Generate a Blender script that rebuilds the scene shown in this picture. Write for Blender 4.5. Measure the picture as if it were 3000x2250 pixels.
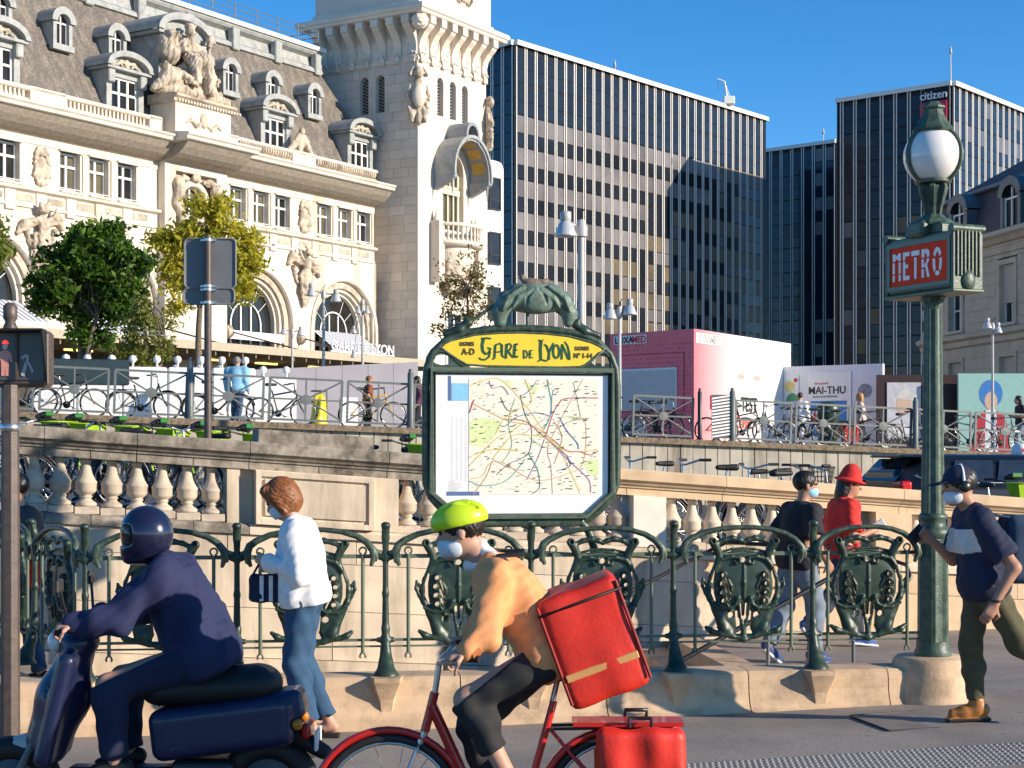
import bpy, math, random
import numpy as np
from mathutils import Vector, Matrix
R = math.radians
random.seed(7)
scene = bpy.context.scene
col = scene.collection
for o in list(bpy.data.objects): bpy.data.objects.remove(o)

# ---------------------------------------------------------------- camera, sky, sun
H, F, CX, HY = 1.85, 4800.0, 1500.0, 1330.0      # eye height, focal length and horizon in photo pixels
cam = bpy.data.cameras.new('camera'); camo = bpy.data.objects.new('camera', cam); col.objects.link(camo)
camo.location = (0, 0, H); camo.rotation_euler = (R(90), 0, 0)
cam.sensor_width = 36; cam.lens = 36 * F / 3000; cam.shift_y = (HY - 1125) / 3000
cam.clip_start = .1; cam.clip_end = 6000
scene.camera = camo
SUN_H = Vector((.93, -.37)).normalized(); SUN_EL = R(17.5)
w = bpy.data.worlds.new('World'); scene.world = w; w.use_nodes = True
nt = w.node_tree
sky = nt.nodes.new('ShaderNodeTexSky'); sky.sky_type = 'NISHITA'; sky.sun_disc = False
sky.sun_elevation = SUN_EL; sky.sun_rotation = math.atan2(SUN_H.x, SUN_H.y)
sky.air_density = 1.0; sky.dust_density = 0.0; sky.ozone_density = 3.0; sky.altitude = 2600
bg = nt.nodes['Background']; bg.inputs[1].default_value = .15
hs = nt.nodes.new('ShaderNodeHueSaturation'); hs.inputs['Saturation'].default_value = 1.28; hs.inputs['Hue'].default_value = .5
nt.links.new(sky.outputs[0], hs.inputs['Color']); nt.links.new(hs.outputs[0], bg.inputs[0])
sl = bpy.data.lights.new('sun', 'SUN'); sl.energy = 5.0; sl.angle = R(.53); sl.color = (1, .87, .70)
so = bpy.data.objects.new('sun', sl); col.objects.link(so)
sd = Vector((SUN_H.x * math.cos(SUN_EL), SUN_H.y * math.cos(SUN_EL), math.sin(SUN_EL)))
so.rotation_euler = (-sd).to_track_quat('-Z', 'Y').to_euler(); so.location = (40, -20, 60)
vs = scene.view_settings; vs.view_transform = 'Standard'; vs.look = 'None'; vs.gamma = 1
vs.exposure = .5; vs.use_curve_mapping = False
scene.render.engine = 'CYCLES'
scene.render.resolution_x = 1024; scene.render.resolution_y = 768

def W(px, py, d):                                 # photo pixel + distance from what it stands on
    return Vector(((px - CX) / F * d, d, H - (py - HY) / F * d))

# ---------------------------------------------------------------- materials
MATS = {}
def mat(name, c, rough=.8, var=.12, sc=6., bump=0., bsc=40., metal=0., spec=.5, c2=None, c2amt=.5, c2sc=1.5,
        rnd=0., em=0., trans=0., coat=0., streak=False):
    if name in MATS: return MATS[name]
    m = bpy.data.materials.new(name); MATS[name] = m; m.use_nodes = True
    t = m.node_tree; N = t.nodes; L = t.links; b = N['Principled BSDF']
    c = tuple(c) + (1,)
    b.inputs['Roughness'].default_value = rough; b.inputs['Metallic'].default_value = metal
    b.inputs['Specular IOR Level'].default_value = spec
    if trans: b.inputs['Transmission Weight'].default_value = trans
    if coat: b.inputs['Coat Weight'].default_value = coat
    g = N.new('ShaderNodeNewGeometry')
    no = N.new('ShaderNodeTexNoise'); no.inputs['Scale'].default_value = sc; no.inputs['Detail'].default_value = 5
    L.new(g.outputs['Position'], no.inputs['Vector'])
    mr = N.new('ShaderNodeMapRange'); mr.inputs[1].default_value = .3; mr.inputs[2].default_value = .7
    mr.inputs[3].default_value = 1 - var; mr.inputs[4].default_value = 1 + var
    L.new(no.outputs[0], mr.inputs[0])
    base = N.new('ShaderNodeMix'); base.data_type = 'RGBA'; base.inputs[6].default_value = c
    base.inputs[7].default_value = c; base.inputs[0].default_value = 0
    if c2:
        base.inputs[7].default_value = tuple(c2) + (1,)
        n2 = N.new('ShaderNodeTexNoise'); n2.inputs['Scale'].default_value = c2sc; n2.inputs['Detail'].default_value = 8
        n2.inputs['Roughness'].default_value = .65
        if streak:
            mp = N.new('ShaderNodeMapping'); mp.inputs['Scale'].default_value = (1, 1, .12)
            L.new(g.outputs['Position'], mp.inputs[0]); L.new(mp.outputs[0], n2.inputs['Vector'])
        else: L.new(g.outputs['Position'], n2.inputs['Vector'])
        r2 = N.new('ShaderNodeMapRange'); r2.inputs[1].default_value = 1 - c2amt - .12; r2.inputs[2].default_value = 1 - c2amt + .12
        L.new(n2.outputs[0], r2.inputs[0]); L.new(r2.outputs[0], base.inputs[0])
    mu = N.new('ShaderNodeVectorMath'); mu.operation = 'SCALE'
    L.new(base.outputs[2], mu.inputs[0]); L.new(mr.outputs[0], mu.inputs['Scale'])
    out = mu.outputs[0]
    if rnd:
        oi = N.new('ShaderNodeObjectInfo'); m3 = N.new('ShaderNodeMapRange')
        m3.inputs[3].default_value = 1 - rnd; m3.inputs[4].default_value = 1 + rnd
        L.new(oi.outputs['Random'], m3.inputs[0])
        m4 = N.new('ShaderNodeVectorMath'); m4.operation = 'SCALE'
        L.new(out, m4.inputs[0]); L.new(m3.outputs[0], m4.inputs['Scale']); out = m4.outputs[0]
    L.new(out, b.inputs['Base Color'])
    if em:
        L.new(out, b.inputs['Emission Color']); b.inputs['Emission Strength'].default_value = em
    if bump:
        nb = N.new('ShaderNodeTexNoise'); nb.inputs['Scale'].default_value = bsc; nb.inputs['Detail'].default_value = 4
        L.new(g.outputs['Position'], nb.inputs['Vector'])
        bp = N.new('ShaderNodeBump'); bp.inputs['Strength'].default_value = bump; bp.inputs['Distance'].default_value = .5 / bsc
        L.new(nb.outputs[0], bp.inputs['Height']); L.new(bp.outputs[0], b.inputs['Normal'])
    return m

# ---------------------------------------------------------------- mesh builder
class MB:
    def __init__(s): s.v = []; s.f = []; s.m = []; s.cur = 0; s.sm = []
    def add(s, v, f, smooth=False):
        n = len(s.v); s.v += [tuple(p) for p in v]
        s.f += [tuple(i + n for i in q) for q in f]; s.m += [s.cur] * len(f); s.sm += [smooth] * len(f)
        return s
    def box(s, x0, x1, y0, y1, z0, z1):
        v = [(x, y, z) for z in (z0, z1) for y in (y0, y1) for x in (x0, x1)]
        return s.add(v, [(0, 2, 3, 1), (4, 5, 7, 6), (0, 1, 5, 4), (2, 6, 7, 3), (0, 4, 6, 2), (1, 3, 7, 5)])
    def cbox(s, x0, x1, y0, y1, z0, z1, b=.01):      # box with its front and outer edges cut back
        xa, xb, ya, yb, za, zb = x0 + b, x1 - b, y0 + b, y1 - b, z0 + b, z1 - b
        v = []
        for (X0, X1, Y0, Y1, z) in ((xa, xb, ya, yb, z0), (x0, x1, ya, yb, za), (xa, xb, y0, y1, za), (x0, x1, ya, yb, zb), (xa, xb, y0, y1, zb), (xa, xb, ya, yb, z1)):
            v += [(X0, Y0, z), (X1, Y0, z), (X1, Y1, z), (X0, Y1, z)]
        f = [(0, 3, 2, 1), (20, 21, 22, 23)]
        # side faces
        f += [(8, 9, 17, 16), (10, 11, 19, 18), (5, 6, 14, 13), (7, 4, 12, 15)]
        f += [(4, 8, 16, 12), (9, 5, 13, 17), (6, 10, 18, 14), (11, 7, 15, 19)]
        f += [(0, 1, 9, 8), (1, 2, 6, 5), (2, 3, 11, 10), (3, 0, 4, 7), (16, 17, 21, 20), (13, 14, 22, 21), (18, 19, 23, 22), (15, 12, 20, 23)]
        f += [(0, 8, 4), (1, 5, 9), (2, 10, 6), (3, 7, 11), (20, 12, 16), (21, 17, 13), (22, 14, 18), (23, 19, 15)]
        return s.add(v, f)
    def prism(s, poly, y0, y1, axis='y', smooth=False):   # polygon in (a,b) pushed along an axis
        n = len(poly)
        P = {'y': lambda a, b, t: (a, t, b), 'x': lambda a, b, t: (t, a, b), 'z': lambda a, b, t: (a, b, t)}[axis]
        v = [P(a, b, y0) for a, b in poly] + [P(a, b, y1) for a, b in poly]
        s.add(v, [tuple(range(n)), tuple(range(2 * n - 1, n - 1, -1))])
        f = [(i, i + n, (i + 1) % n + n, (i + 1) % n) for i in range(n)]
        return s.add(v, f, smooth)
    def tube(s, pts, r, n=8, cap=True, smooth=True, sx=1.):
        pts = [Vector(p) for p in pts]; k = len(pts)
        rr = r if hasattr(r, '__len__') else [r] * k
        v = []; up = Vector((0, 0, 1))
        t0 = (pts[1] - pts[0]).normalized()
        a = t0.cross(Vector((0, 1, 0)) if abs(t0.y) < .9 else up).normalized()
        for i in range(k):
            t = (pts[min(i + 1, k - 1)] - pts[max(i - 1, 0)])
            t = t.normalized() if t.length > 1e-9 else t0
            a = (a - t * a.dot(t)); a = a.normalized() if a.length > 1e-6 else t.orthogonal().normalized()
            b = t.cross(a)
            for j in range(n):
                q = 2 * math.pi * j / n
                v.append(pts[i] + (a * math.cos(q) * sx + b * math.sin(q)) * rr[i])
        f = [(i * n + j, i * n + (j + 1) % n, (i + 1) * n + (j + 1) % n, (i + 1) * n + j) for i in range(k - 1) for j in range(n)]
        s.add(v, f, smooth)
        if cap: s.add(v[:n], [tuple(range(n - 1, -1, -1))]); s.add(v[-n:], [tuple(range(n))])
        return s
    def lathe(s, prof, n=16, o=(0, 0, 0), smooth=True, ph=0, ax=None):
        v = []; M = ax
        for r, z in prof:
            for j in range(n):
                q = 2 * math.pi * j / n + ph
                p = Vector((r * math.cos(q), r * math.sin(q), z))
                if M is not None: p = M @ p
                v.append(p + Vector(o))
        k = len(prof)
        f = [(i * n + j, i * n + (j + 1) % n, (i + 1) * n + (j + 1) % n, (i + 1) * n + j) for i in range(k - 1) for j in range(n)]
        s.add(v, f, smooth); s.add(v[:n], [tuple(range(n - 1, -1, -1))]); s.add(v[-n:], [tuple(range(n))])
        return s
    def ball(s, c, r, n=10, sq=(1, 1, 1)):
        prof = [(max(1e-4, math.sin(math.pi * i / n)), -math.cos(math.pi * i / n)) for i in range(n + 1)]
        v = []; m = 2 * n
        for a, z in prof:
            for j in range(m):
                q = 2 * math.pi * j / m
                v.append((c[0] + r * sq[0] * a * math.cos(q), c[1] + r * sq[1] * a * math.sin(q), c[2] + r * sq[2] * z))
        return s.add(v, [(i * m + j, i * m + (j + 1) % m, (i + 1) * m + (j + 1) % m, (i + 1) * m + j) for i in range(n) for j in range(m)], True)
    def quad(s, a, b, c, d): return s.add([a, b, c, d], [(0, 1, 2, 3)])
    def ring(s, c, r, t, n=24, m=6, ax='y', a0=0, a1=2 * math.pi, sq=1):
        pts = []
        for i in range(n + 1):
            q = a0 + (a1 - a0) * i / n; x = r * math.cos(q); z = r * math.sin(q) * sq
            pts.append({'y': (c[0] + x, c[1], c[2] + z), 'x': (c[0], c[1] + x, c[2] + z), 'z': (c[0] + x, c[1] + z, c[2])}[ax])
        return s.tube(pts, t, m, cap=(a1 - a0 < 6.28))
    def mesh(s, name, mats):
        me = bpy.data.meshes.new(name); me.from_pydata(s.v, [], s.f)
        for m in (mats if isinstance(mats, (list, tuple)) else [mats]): me.materials.append(m)
        me.polygons.foreach_set('material_index', s.m); me.polygons.foreach_set('use_smooth', s.sm)
        me.update(); return me
    def obj(s, name, mats, parent=None, loc=(0, 0, 0), rz=0, **k):
        return O(name, s.mesh(name, mats), parent, loc, rz, **k)

def O(name, me, parent=None, loc=(0, 0, 0), rz=0, label=None, cat=None, group=None, kind=None, scale=None):
    o = bpy.data.objects.new(name, me); col.objects.link(o)
    o.location = loc; o.rotation_euler = (0, 0, rz)
    if scale: o.scale = scale
    if parent is not None: o.parent = parent
    for k, v in (('label', label), ('category', cat), ('group', group), ('kind', kind)):
        if v: o[k] = v
    return o
def thing(name, label, cat, loc=(0, 0, 0), rz=0, group=None):
    return O(name, None, None, loc, rz, label, cat, group)
def dup(root, loc, rz, label=None, mats=None, scale=None):
    def cp(o, par):
        c = o.copy(); col.objects.link(c); c.parent = par
        if mats and c.type == 'MESH':
            key = tuple(m.name for m in c.data.materials)
            if any(k in mats for k in key):
                nk = (c.data.name, tuple(sorted((a, b.name) for a, b in mats.items())))
                if nk not in _RM:
                    d = c.data.copy()
                    for i, k in enumerate(key):
                        if k in mats: d.materials[i] = mats[k]
                    _RM[nk] = d
                c.data = _RM[nk]
        for ch in o.children: cp(ch, c)
        return c
    r = cp(root, None); r.location = loc; r.rotation_euler = (0, 0, rz)
    if label: r['label'] = label
    if scale: r.scale = scale
    return r
_RM = {}
def pieces(parent, name, items, meshes, limit=300):
    """items: (loc, scale, mesh_key, rot, rank); the largest become objects that share mesh data, the rest one stuff part"""
    items = sorted(items, key=lambda i: -i[4])
    for loc, sc, k, rot, _ in items[:limit]:
        o = bpy.data.objects.new(name, meshes[k]); col.objects.link(o)
        o.location = loc; o.scale = sc; o.rotation_euler = rot; o.parent = parent
    rest = items[limit:]
    if rest:
        mb = MB(); keys = list(meshes)
        mm = []
        for k in keys: mm.append(meshes[k].materials[0])
        for loc, sc, k, rot, _ in rest:
            M = Matrix.LocRotScale(Vector(loc), __import__('mathutils').Euler(rot), Vector(sc))
            me = meshes[k]; mb.cur = keys.index(k)
            mb.add([M @ v.co for v in me.vertices], [tuple(p.vertices) for p in me.polygons])
        mb.obj(name + '_rest', mm, parent, kind='stuff')
def unit_box(name, m, b=0.):
    mb = MB()
    return (mb.cbox(-.5, .5, -.5, .5, -.5, .5, b) if b else mb.box(-.5, .5, -.5, .5, -.5, .5)).mesh(name, m)
def text_mesh(txt, size, depth, m, font_x=1., align='CENTER', bold=0., spacing=1.):
    c = bpy.data.curves.new('lettering', 'FONT'); c.body = txt; c.size = size; c.extrude = depth / 2
    c.align_x = align; c.offset = bold; c.resolution_u = 3; c.space_character = spacing
    o = bpy.data.objects.new('lettering', c); col.objects.link(o)
    dg = bpy.context.evaluated_depsgraph_get()
    me = bpy.data.meshes.new_from_object(o.evaluated_get(dg)); bpy.data.objects.remove(o); bpy.data.curves.remove(c)
    me.transform(Matrix.Rotation(R(90), 4, 'X') @ Matrix.Scale(font_x, 4, (1, 0, 0)))   # stands up, reads from -y
    me.materials.clear(); me.materials.append(m); return me

# ---------------------------------------------------------------- smooth solid modeller (distance field -> surface nets)
class SDF:
    def __init__(s, lo, hi, h):
        s.lo = np.array(lo, float); s.h = h
        s.n = np.ceil((np.array(hi, float) - s.lo) / h).astype(int) + 1
        s.F = np.full(s.n, 9., np.float32)
    def win(s, lo, hi, m):
        a = np.clip(np.floor((np.array(lo) - m - s.lo) / s.h).astype(int), 0, s.n - 1)
        b = np.clip(np.ceil((np.array(hi) + m - s.lo) / s.h).astype(int) + 1, 1, s.n)
        sl = tuple(slice(x, y) for x, y in zip(a, b))
        g = np.meshgrid(*[s.lo[i] + s.h * np.arange(a[i], b[i]) for i in range(3)], indexing='ij')
        return sl, np.stack(g, -1).astype(np.float32)
    def mix(s, sl, d, k, cut):
        F = s.F[sl]
        if cut:
            hh = np.clip(.5 - .5 * (F + d) / max(k, 1e-6), 0, 1); s.F[sl] = F * (1 - hh) + (-d) * hh + k * hh * (1 - hh)
        else:
            hh = np.clip(.5 + .5 * (F - d) / max(k, 1e-6), 0, 1); s.F[sl] = F * (1 - hh) + d * hh - k * hh * (1 - hh)
    def cap(s, a, b, ra, rb=None, k=.03, cut=False, sq=None):     # tapered limb
        rb = ra if rb is None else rb; a = np.array(a, float); b = np.array(b, float); r = max(ra, rb)
        sl, P = s.win(np.minimum(a, b) - r, np.maximum(a, b) + r, 2 * k + 3 * s.h + (r * .6 if sq else 0))
        if P.size == 0: return s
        A = a; B = b
        if sq: q = np.array(sq); P = P * q; A = a * q; B = b * q
        ab = B - A; t = np.clip(((P - A) @ ab) / max(ab @ ab, 1e-9), 0, 1)
        d = np.linalg.norm(P - A - t[..., None] * ab, axis=-1) - (ra + (rb - ra) * t)
        s.mix(sl, d.astype(np.float32), k, cut); return s
    def chain(s, pts, rs, k=.02, cut=False):
        rs = rs if hasattr(rs, '__len__') else [rs] * len(pts)
        for i in range(len(pts) - 1): s.cap(pts[i], pts[i + 1], rs[i], rs[i + 1], k, cut)
        return s
    def ell(s, c, r, k=.03, cut=False, rot=None):
        c = np.array(c, float); r = np.array(r, float); m = r.max() if rot is not None else r
        sl, P = s.win(c - m, c + m, 2 * k + 3 * s.h)
        if P.size == 0: return s
        Q = P - c
        if rot is not None: Q = Q @ np.array(rot.to_3x3())
        k0 = np.linalg.norm(Q / r, axis=-1); k1 = np.linalg.norm(Q / (r * r), axis=-1)
        s.mix(sl, np.where(k0 < .15, -r.min(), k0 * (k0 - 1) / np.maximum(k1, 1e-6)).astype(np.float32), k, cut); return s
    def box(s, c, b, k=.01, rd=.01, cut=False, rot=None):
        c = np.array(c, float); b = np.array(b, float); m = np.linalg.norm(b) if rot is not None else b
        sl, P = s.win(c - m, c + m, 2 * k + 3 * s.h)
        if P.size == 0: return s
        Q = P - c
        if rot is not None: Q = Q @ np.array(rot.to_3x3())
        q = np.abs(Q) - (b - rd)
        d = np.linalg.norm(np.maximum(q, 0), axis=-1) + np.minimum(q.max(-1), 0) - rd
        s.mix(sl, d.astype(np.float32), k, cut); return s
    def wrinkle(s, amp, f, seed=0):
        rg = np.random.RandomState(seed); g = [s.lo[i] + s.h * np.arange(s.n[i]) for i in range(3)]
        X, Y, Z = np.meshgrid(*g, indexing='ij'); w = 0
        for i in range(5):
            a = rg.normal(size=3) * f; w = w + np.sin(a[0] * X + a[1] * Y + a[2] * Z * .7 + rg.uniform(0, 6.3))
        s.F += (amp * w / 2).astype(np.float32); return s
    def clipz(s, z0=None, z1=None):
        Z = (s.lo[2] + s.h * np.arange(s.n[2]))[None, None, :]
        if z0 is not None: s.F = np.maximum(s.F, z0 - Z)
        if z1 is not None: s.F = np.maximum(s.F, Z - z1)
        return s
    def mesh(s, name, m, smooth=True):
        F = np.pad(s.F, 1, constant_values=9.); h = s.h; lo = s.lo - h
        S = F < 0; c = np.zeros(np.array(F.shape) - 1, np.int8); V = np.zeros(c.shape + (3,), np.float32); E = np.zeros(c.shape, np.float32)
        sh = c.shape
        def sub(A, d): return A[d[0]:d[0] + sh[0], d[1]:d[1] + sh[1], d[2]:d[2] + sh[2]]
        C8 = [(i, j, k) for i in (0, 1) for j in (0, 1) for k in (0, 1)]
        for d in C8: c += sub(S, d)
        mx = (c > 0) & (c < 8)
        I = np.argwhere(mx)
        if len(I) == 0: return bpy.data.meshes.new(name)
        vals = {d: F[I[:, 0] + d[0], I[:, 1] + d[1], I[:, 2] + d[2]] for d in C8}
        acc = np.zeros((len(I), 3)); cnt = np.zeros(len(I))
        for a in C8:
            for ax in range(3):
                if a[ax]: continue
                b = list(a); b[ax] = 1; b = tuple(b); fa, fb = vals[a], vals[b]
                x = (fa < 0) != (fb < 0); t = np.where(x, fa / np.where(x, fa - fb, 1), 0)
                p = np.tile(np.array(a, float), (len(I), 1)); p[:, ax] += t
                acc += p * x[:, None]; cnt += x
        co = lo + h * (I + acc / cnt[:, None])
        idx = np.full(sh, -1, np.int64); idx[mx] = np.arange(len(I))
        Q = []
        for ax in range(3):
            b, cc = (ax + 1) % 3, (ax + 2) % 3
            s0 = [slice(1, n - 1) for n in F.shape]; s1 = list(s0); s1[ax] = slice(2, F.shape[ax])
            s0 = tuple(s0); s1 = tuple(s1)
            A, B = S[s0], S[s1]; x = np.argwhere(A != B) + 1
            if len(x) == 0: continue
            neg = S[x[:, 0], x[:, 1], x[:, 2]]
            def g(db, dc):
                y = x.copy(); y[:, b] += db; y[:, cc] += dc; return idx[y[:, 0], y[:, 1], y[:, 2]]
            q = np.stack([g(-1, -1), g(0, -1), g(0, 0), g(-1, 0)], 1)
            q = np.where(neg[:, None], q, q[:, ::-1]); Q.append(q)
        Q = np.concatenate(Q); Q = Q[(Q >= 0).all(1)]
        me = bpy.data.meshes.new(name); me.vertices.add(len(co)); me.vertices.foreach_set('co', co.ravel())
        me.loops.add(Q.size); me.loops.foreach_set('vertex_index', Q.ravel().astype(np.int32))
        me.polygons.add(len(Q)); me.polygons.foreach_set('loop_start', np.arange(0, Q.size, 4, dtype=np.int32))
        me.polygons.foreach_set('use_smooth', np.full(len(Q), smooth)); me.update(calc_edges=True); me.validate()
        me.materials.append(m); return me

# ---------------------------------------------------------------- palette
STONE = mat('cream_stone', (.68, .60, .49), .85, .1, 1.2, .25, 12, c2=(.44, .36, .27), c2amt=.36, c2sc=.6, streak=True)
STONE_T = mat('tower_stone', (.68, .60, .50), .85, .08, .8, .15, 9, rnd=.07)
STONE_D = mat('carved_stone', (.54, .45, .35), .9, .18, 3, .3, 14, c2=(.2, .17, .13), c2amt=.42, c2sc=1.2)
WALLST = mat('wall_limestone', (.66, .54, .40), .85, .1, 4, .3, 60, c2=(.30, .235, .17), c2amt=.40, c2sc=2.6, rnd=.08, streak=True)
OLDST = mat('weathered_stone', (.32, .275, .22), .9, .25, 14, .6, 70, c2=(.10, .085, .065), c2amt=.46, c2sc=5, rnd=.05)
TANST = mat('tan_stone', (.62, .45, .28), .85, .08, 5, .25, 50, c2=(.45, .31, .19), c2amt=.36, c2sc=3, rnd=.05)
CURBST = mat('kerb_limestone', (.64, .45, .28), .8, .08, 6, .3, 60, c2=(.34, .235, .15), c2amt=.42, c2sc=4, rnd=.08)
BALST = mat('baluster_stone', (.52, .43, .33), .85, .1, 10, .3, 60, c2=(.3, .23, .17), c2amt=.36, c2sc=9, rnd=.1)
MOSSC = mat('mossy_concrete', (.24, .18, .12), .95, .25, 20, .7, 60, c2=(.09, .07, .045), c2amt=.45, c2sc=9)
PANELC = mat('concrete_panel', (.42, .38, .31), .9, .12, 3, .3, 40, c2=(.16, .13, .1), c2amt=.4, c2sc=1.6, rnd=.1, streak=True)
ASPH = mat('asphalt', (.31, .265, .225), .9, .28, 70, .6, 160, c2=(.20, .172, .15), c2amt=.46, c2sc=.8)
ROADM = mat('road_asphalt', (.07, .068, .066), .8, .2, 3, .5, 150)
PLAZA = mat('plaza_paving', (.30, .27, .23), .85, .15, 1)
GREEN = mat('green_iron', (.018, .040, .028), .42, .3, 25, .08, 60, c2=(.05, .075, .05), c2amt=.36, c2sc=9, spec=.5)
GREEN_L = mat('pale_green_iron', (.07, .11, .075), .45, .25, 18, .3, 60, c2=(.025, .05, .035), c2amt=.45, c2sc=14, spec=.5)
VERDI = mat('verdigris_bronze', (.14, .20, .155), .5, .2, 14, .3, 40, c2=(.05, .08, .06), c2amt=.42, c2sc=12)
ZINC = mat('zinc', (.34, .35, .335), .55, .14, 3, c2=(.21, .225, .22), c2amt=.4, c2sc=2)
ZINC_D = mat('dark_zinc', (.10, .13, .15), .5, .15, 3)
SLATE = mat('slate', (.135, .118, .10), .75, .35, 9, .9, 5, c2=(.25, .21, .17), c2amt=.44, c2sc=2.2, streak=True)
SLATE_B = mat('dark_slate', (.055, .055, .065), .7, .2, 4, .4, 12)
WHITE = mat('white_paint', (.78, .77, .74), .5, .04)
WHITE_B = mat('bright_panel', (.80, .80, .79), .6, .03)
GLASS = mat('window_glass', (.022, .021, .019), .06, .5, .8, spec=.4)
GLASS_Y = mat('lit_interior_glass', (.12, .10, .055), .12, .4, .8, spec=.8)
CURTAIN = mat('window_blind', (.45, .43, .40), .6, .1, 2)
BLACK = mat('black_rubber', (.012, .012, .012), .6, .2)
BLACKM = mat('black_metal', (.02, .02, .021), .35, .2)
CHROME = mat('steel', (.55, .55, .55), .3, .1, metal=.9)
GREYM = mat('grey_paint', (.125, .14, .135), .45, .12, 8, rnd=.05)
GREYL = mat('light_grey_metal', (.42, .41, .40), .4, .1, 8)
BROWNM = mat('brown_metal', (.085, .06, .05), .45, .25, 20, .4, 120)
LIME = mat('lime_plastic', (.30, .48, .02), .35, .1)
LIMEG = mat('green_plastic', (.03, .17, .025), .35, .1)
def extra(m, kind):
    N = m.node_tree.nodes; L = m.node_tree.links; b = N['Principled BSDF']; src = b.inputs['Base Color'].links[0].from_socket
    mx = N.new('ShaderNodeMix'); mx.data_type = 'RGBA'; L.new(src, mx.inputs[6]); g = N.new('ShaderNodeNewGeometry'); mr = N.new('ShaderNodeMapRange')
    if kind == 'wear':                                  # paint rubbed thin along raised edges
        no = N.new('ShaderNodeTexNoise'); no.inputs['Scale'].default_value = 30; L.new(g.outputs['Position'], no.inputs['Vector'])
        ad = N.new('ShaderNodeMath'); ad.operation = 'MULTIPLY_ADD'; ad.inputs[1].default_value = .12; L.new(no.outputs[0], ad.inputs[0]); L.new(g.outputs['Pointiness'], ad.inputs[2])
        L.new(ad.outputs[0], mr.inputs[0]); mr.inputs[1].default_value = .60; mr.inputs[2].default_value = .68; mr.inputs[4].default_value = .75; mx.inputs[7].default_value = (.15, .19, .13, 1)
    else:                                               # trodden gum and small stains
        vo = N.new('ShaderNodeTexVoronoi'); vo.inputs['Scale'].default_value = 2.6; L.new(g.outputs['Position'], vo.inputs['Vector']); L.new(vo.outputs['Distance'], mr.inputs[0])
        mr.inputs[1].default_value = .045; mr.inputs[2].default_value = .07; mr.inputs[3].default_value = .55; mr.inputs[4].default_value = 0; mx.inputs[7].default_value = (.075, .068, .062, 1)
    L.new(mr.outputs[0], mx.inputs[0]); L.new(mx.outputs[2], b.inputs['Base Color'])
extra(GREEN, 'wear'); extra(ASPH, 'gum')
SKIN = mat('skin', (.52, .28, .19), .55, .08, 30)
SKIN_D = mat('tanned_skin', (.42, .21, .13), .55, .08, 30)

# ---------------------------------------------------------------- ground
def gz(X, Y):                                      # pavement falls gently towards the left
    return .03 * min(max(X + .8, 0), 5) * min(max((14.5 - Y) / 2.5, 0), 1)
RAIL0 = Vector((-2.85, 10.95, 0)); RAILA = math.atan2(.6, 4.95)
RM = Matrix.Translation(RAIL0) @ Matrix.Rotation(RAILA, 4, 'Z')
def struct(o): o['kind'] = 'structure'; return o
mb = MB()
xs = [-60, -30, -14, -8, -5, -3.5, -2.2, -.75, 0, 1, 2, 3, 4, 4.95, 6, 7, 8, 9, 11, 15, 30, 60]
ys = [-2.6, -2.2, -1.4, -.7, .13, 1, 2, 3, 4, 5.3, 7]
for i in range(len(xs) - 1):
    for j in range(len(ys) - 1):
        if -.76 < xs[i] < 4.9 and .12 < ys[j] < 5.2: continue
        q = []
        for a, b in ((i, j), (i + 1, j), (i + 1, j + 1), (i, j + 1)):
            p = RM @ Vector((xs[a], ys[b], 0)); q.append((p.x, p.y, gz(p.x, p.y)))
        mb.quad(*q)
struct(mb.obj('pavement', ASPH))
mb = MB()
mb.quad((-400, -200, -.1), (400, -200, -.1), (400, 20, -.1), (-400, 6.6, -.1))
# road sheet stops at the kerb line
mb.v = [tuple(RM @ Vector(p)) for p in ((-400, -200, -.1), (400, -200, -.1), (400, -2.72, -.1), (-400, -2.72, -.1))]
struct(mb.obj('road', ROADM))
kerb_root = struct(O('kerb', None, None, RAIL0, RAILA))
kb = MB().prism([(-2.75, -.2), (-2.75, -.01), (-2.73, .004), (-2.6, .006), (-2.6, -.2)], 0, .985, 'x').mesh('kerb_stone', CURBST)
for i in range(-16, 22): O('kerb_stone', kb, kerb_root, (i * 1.0, 0, 0))
struct(MB().quad((-3000, -900, -6), (3000, -900, -6), (3000, 3000, -6), (-3000, 3000, -6)).obj('ground', PLAZA))

# street behind the balustrade, plaza (upper terrace) behind it
def sz(X): return min(max(1.18 - .062 * (X + 5), .1), 2.0)
def tz(X): return 2.70 - .0351 * (min(max(X, -60), 40) + 10.76)
WALL0 = Vector((-4.35, 14.5, 0)); WALLA = math.atan2(.3053, 1)
TER0 = Vector((-10.76, 36, 0)); TERA = math.atan2(.3264, 1)
def terY(X): return 36 + .3264 * (X + 10.76)
def walY(X): return 14.5 + .3053 * (X + 4.35)
mb = MB()
for i in range(24):
    a, b = -36 + i * 3, -33 + i * 3
    mb.quad((a, walY(a) + .2, sz(a)), (b, walY(b) + .2, sz(b)), (b, terY(b), sz(b)), (a, terY(a), sz(a)))
struct(mb.obj('street', ROADM))
mb = MB(); X = [-300, -60, -30, -20, -10, 0, 10, 20, 30, 40, 300]
for a, b in zip(X, X[1:]):
    mb.quad((a, terY(max(a, -60)) + .1, tz(a)), (b, terY(min(b, 60)) + .1, tz(b)), (b * 8, 2500, tz(b)), (a * 8, 2500, tz(a)))
struct(mb.obj('plaza', PLAZA))

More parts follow.
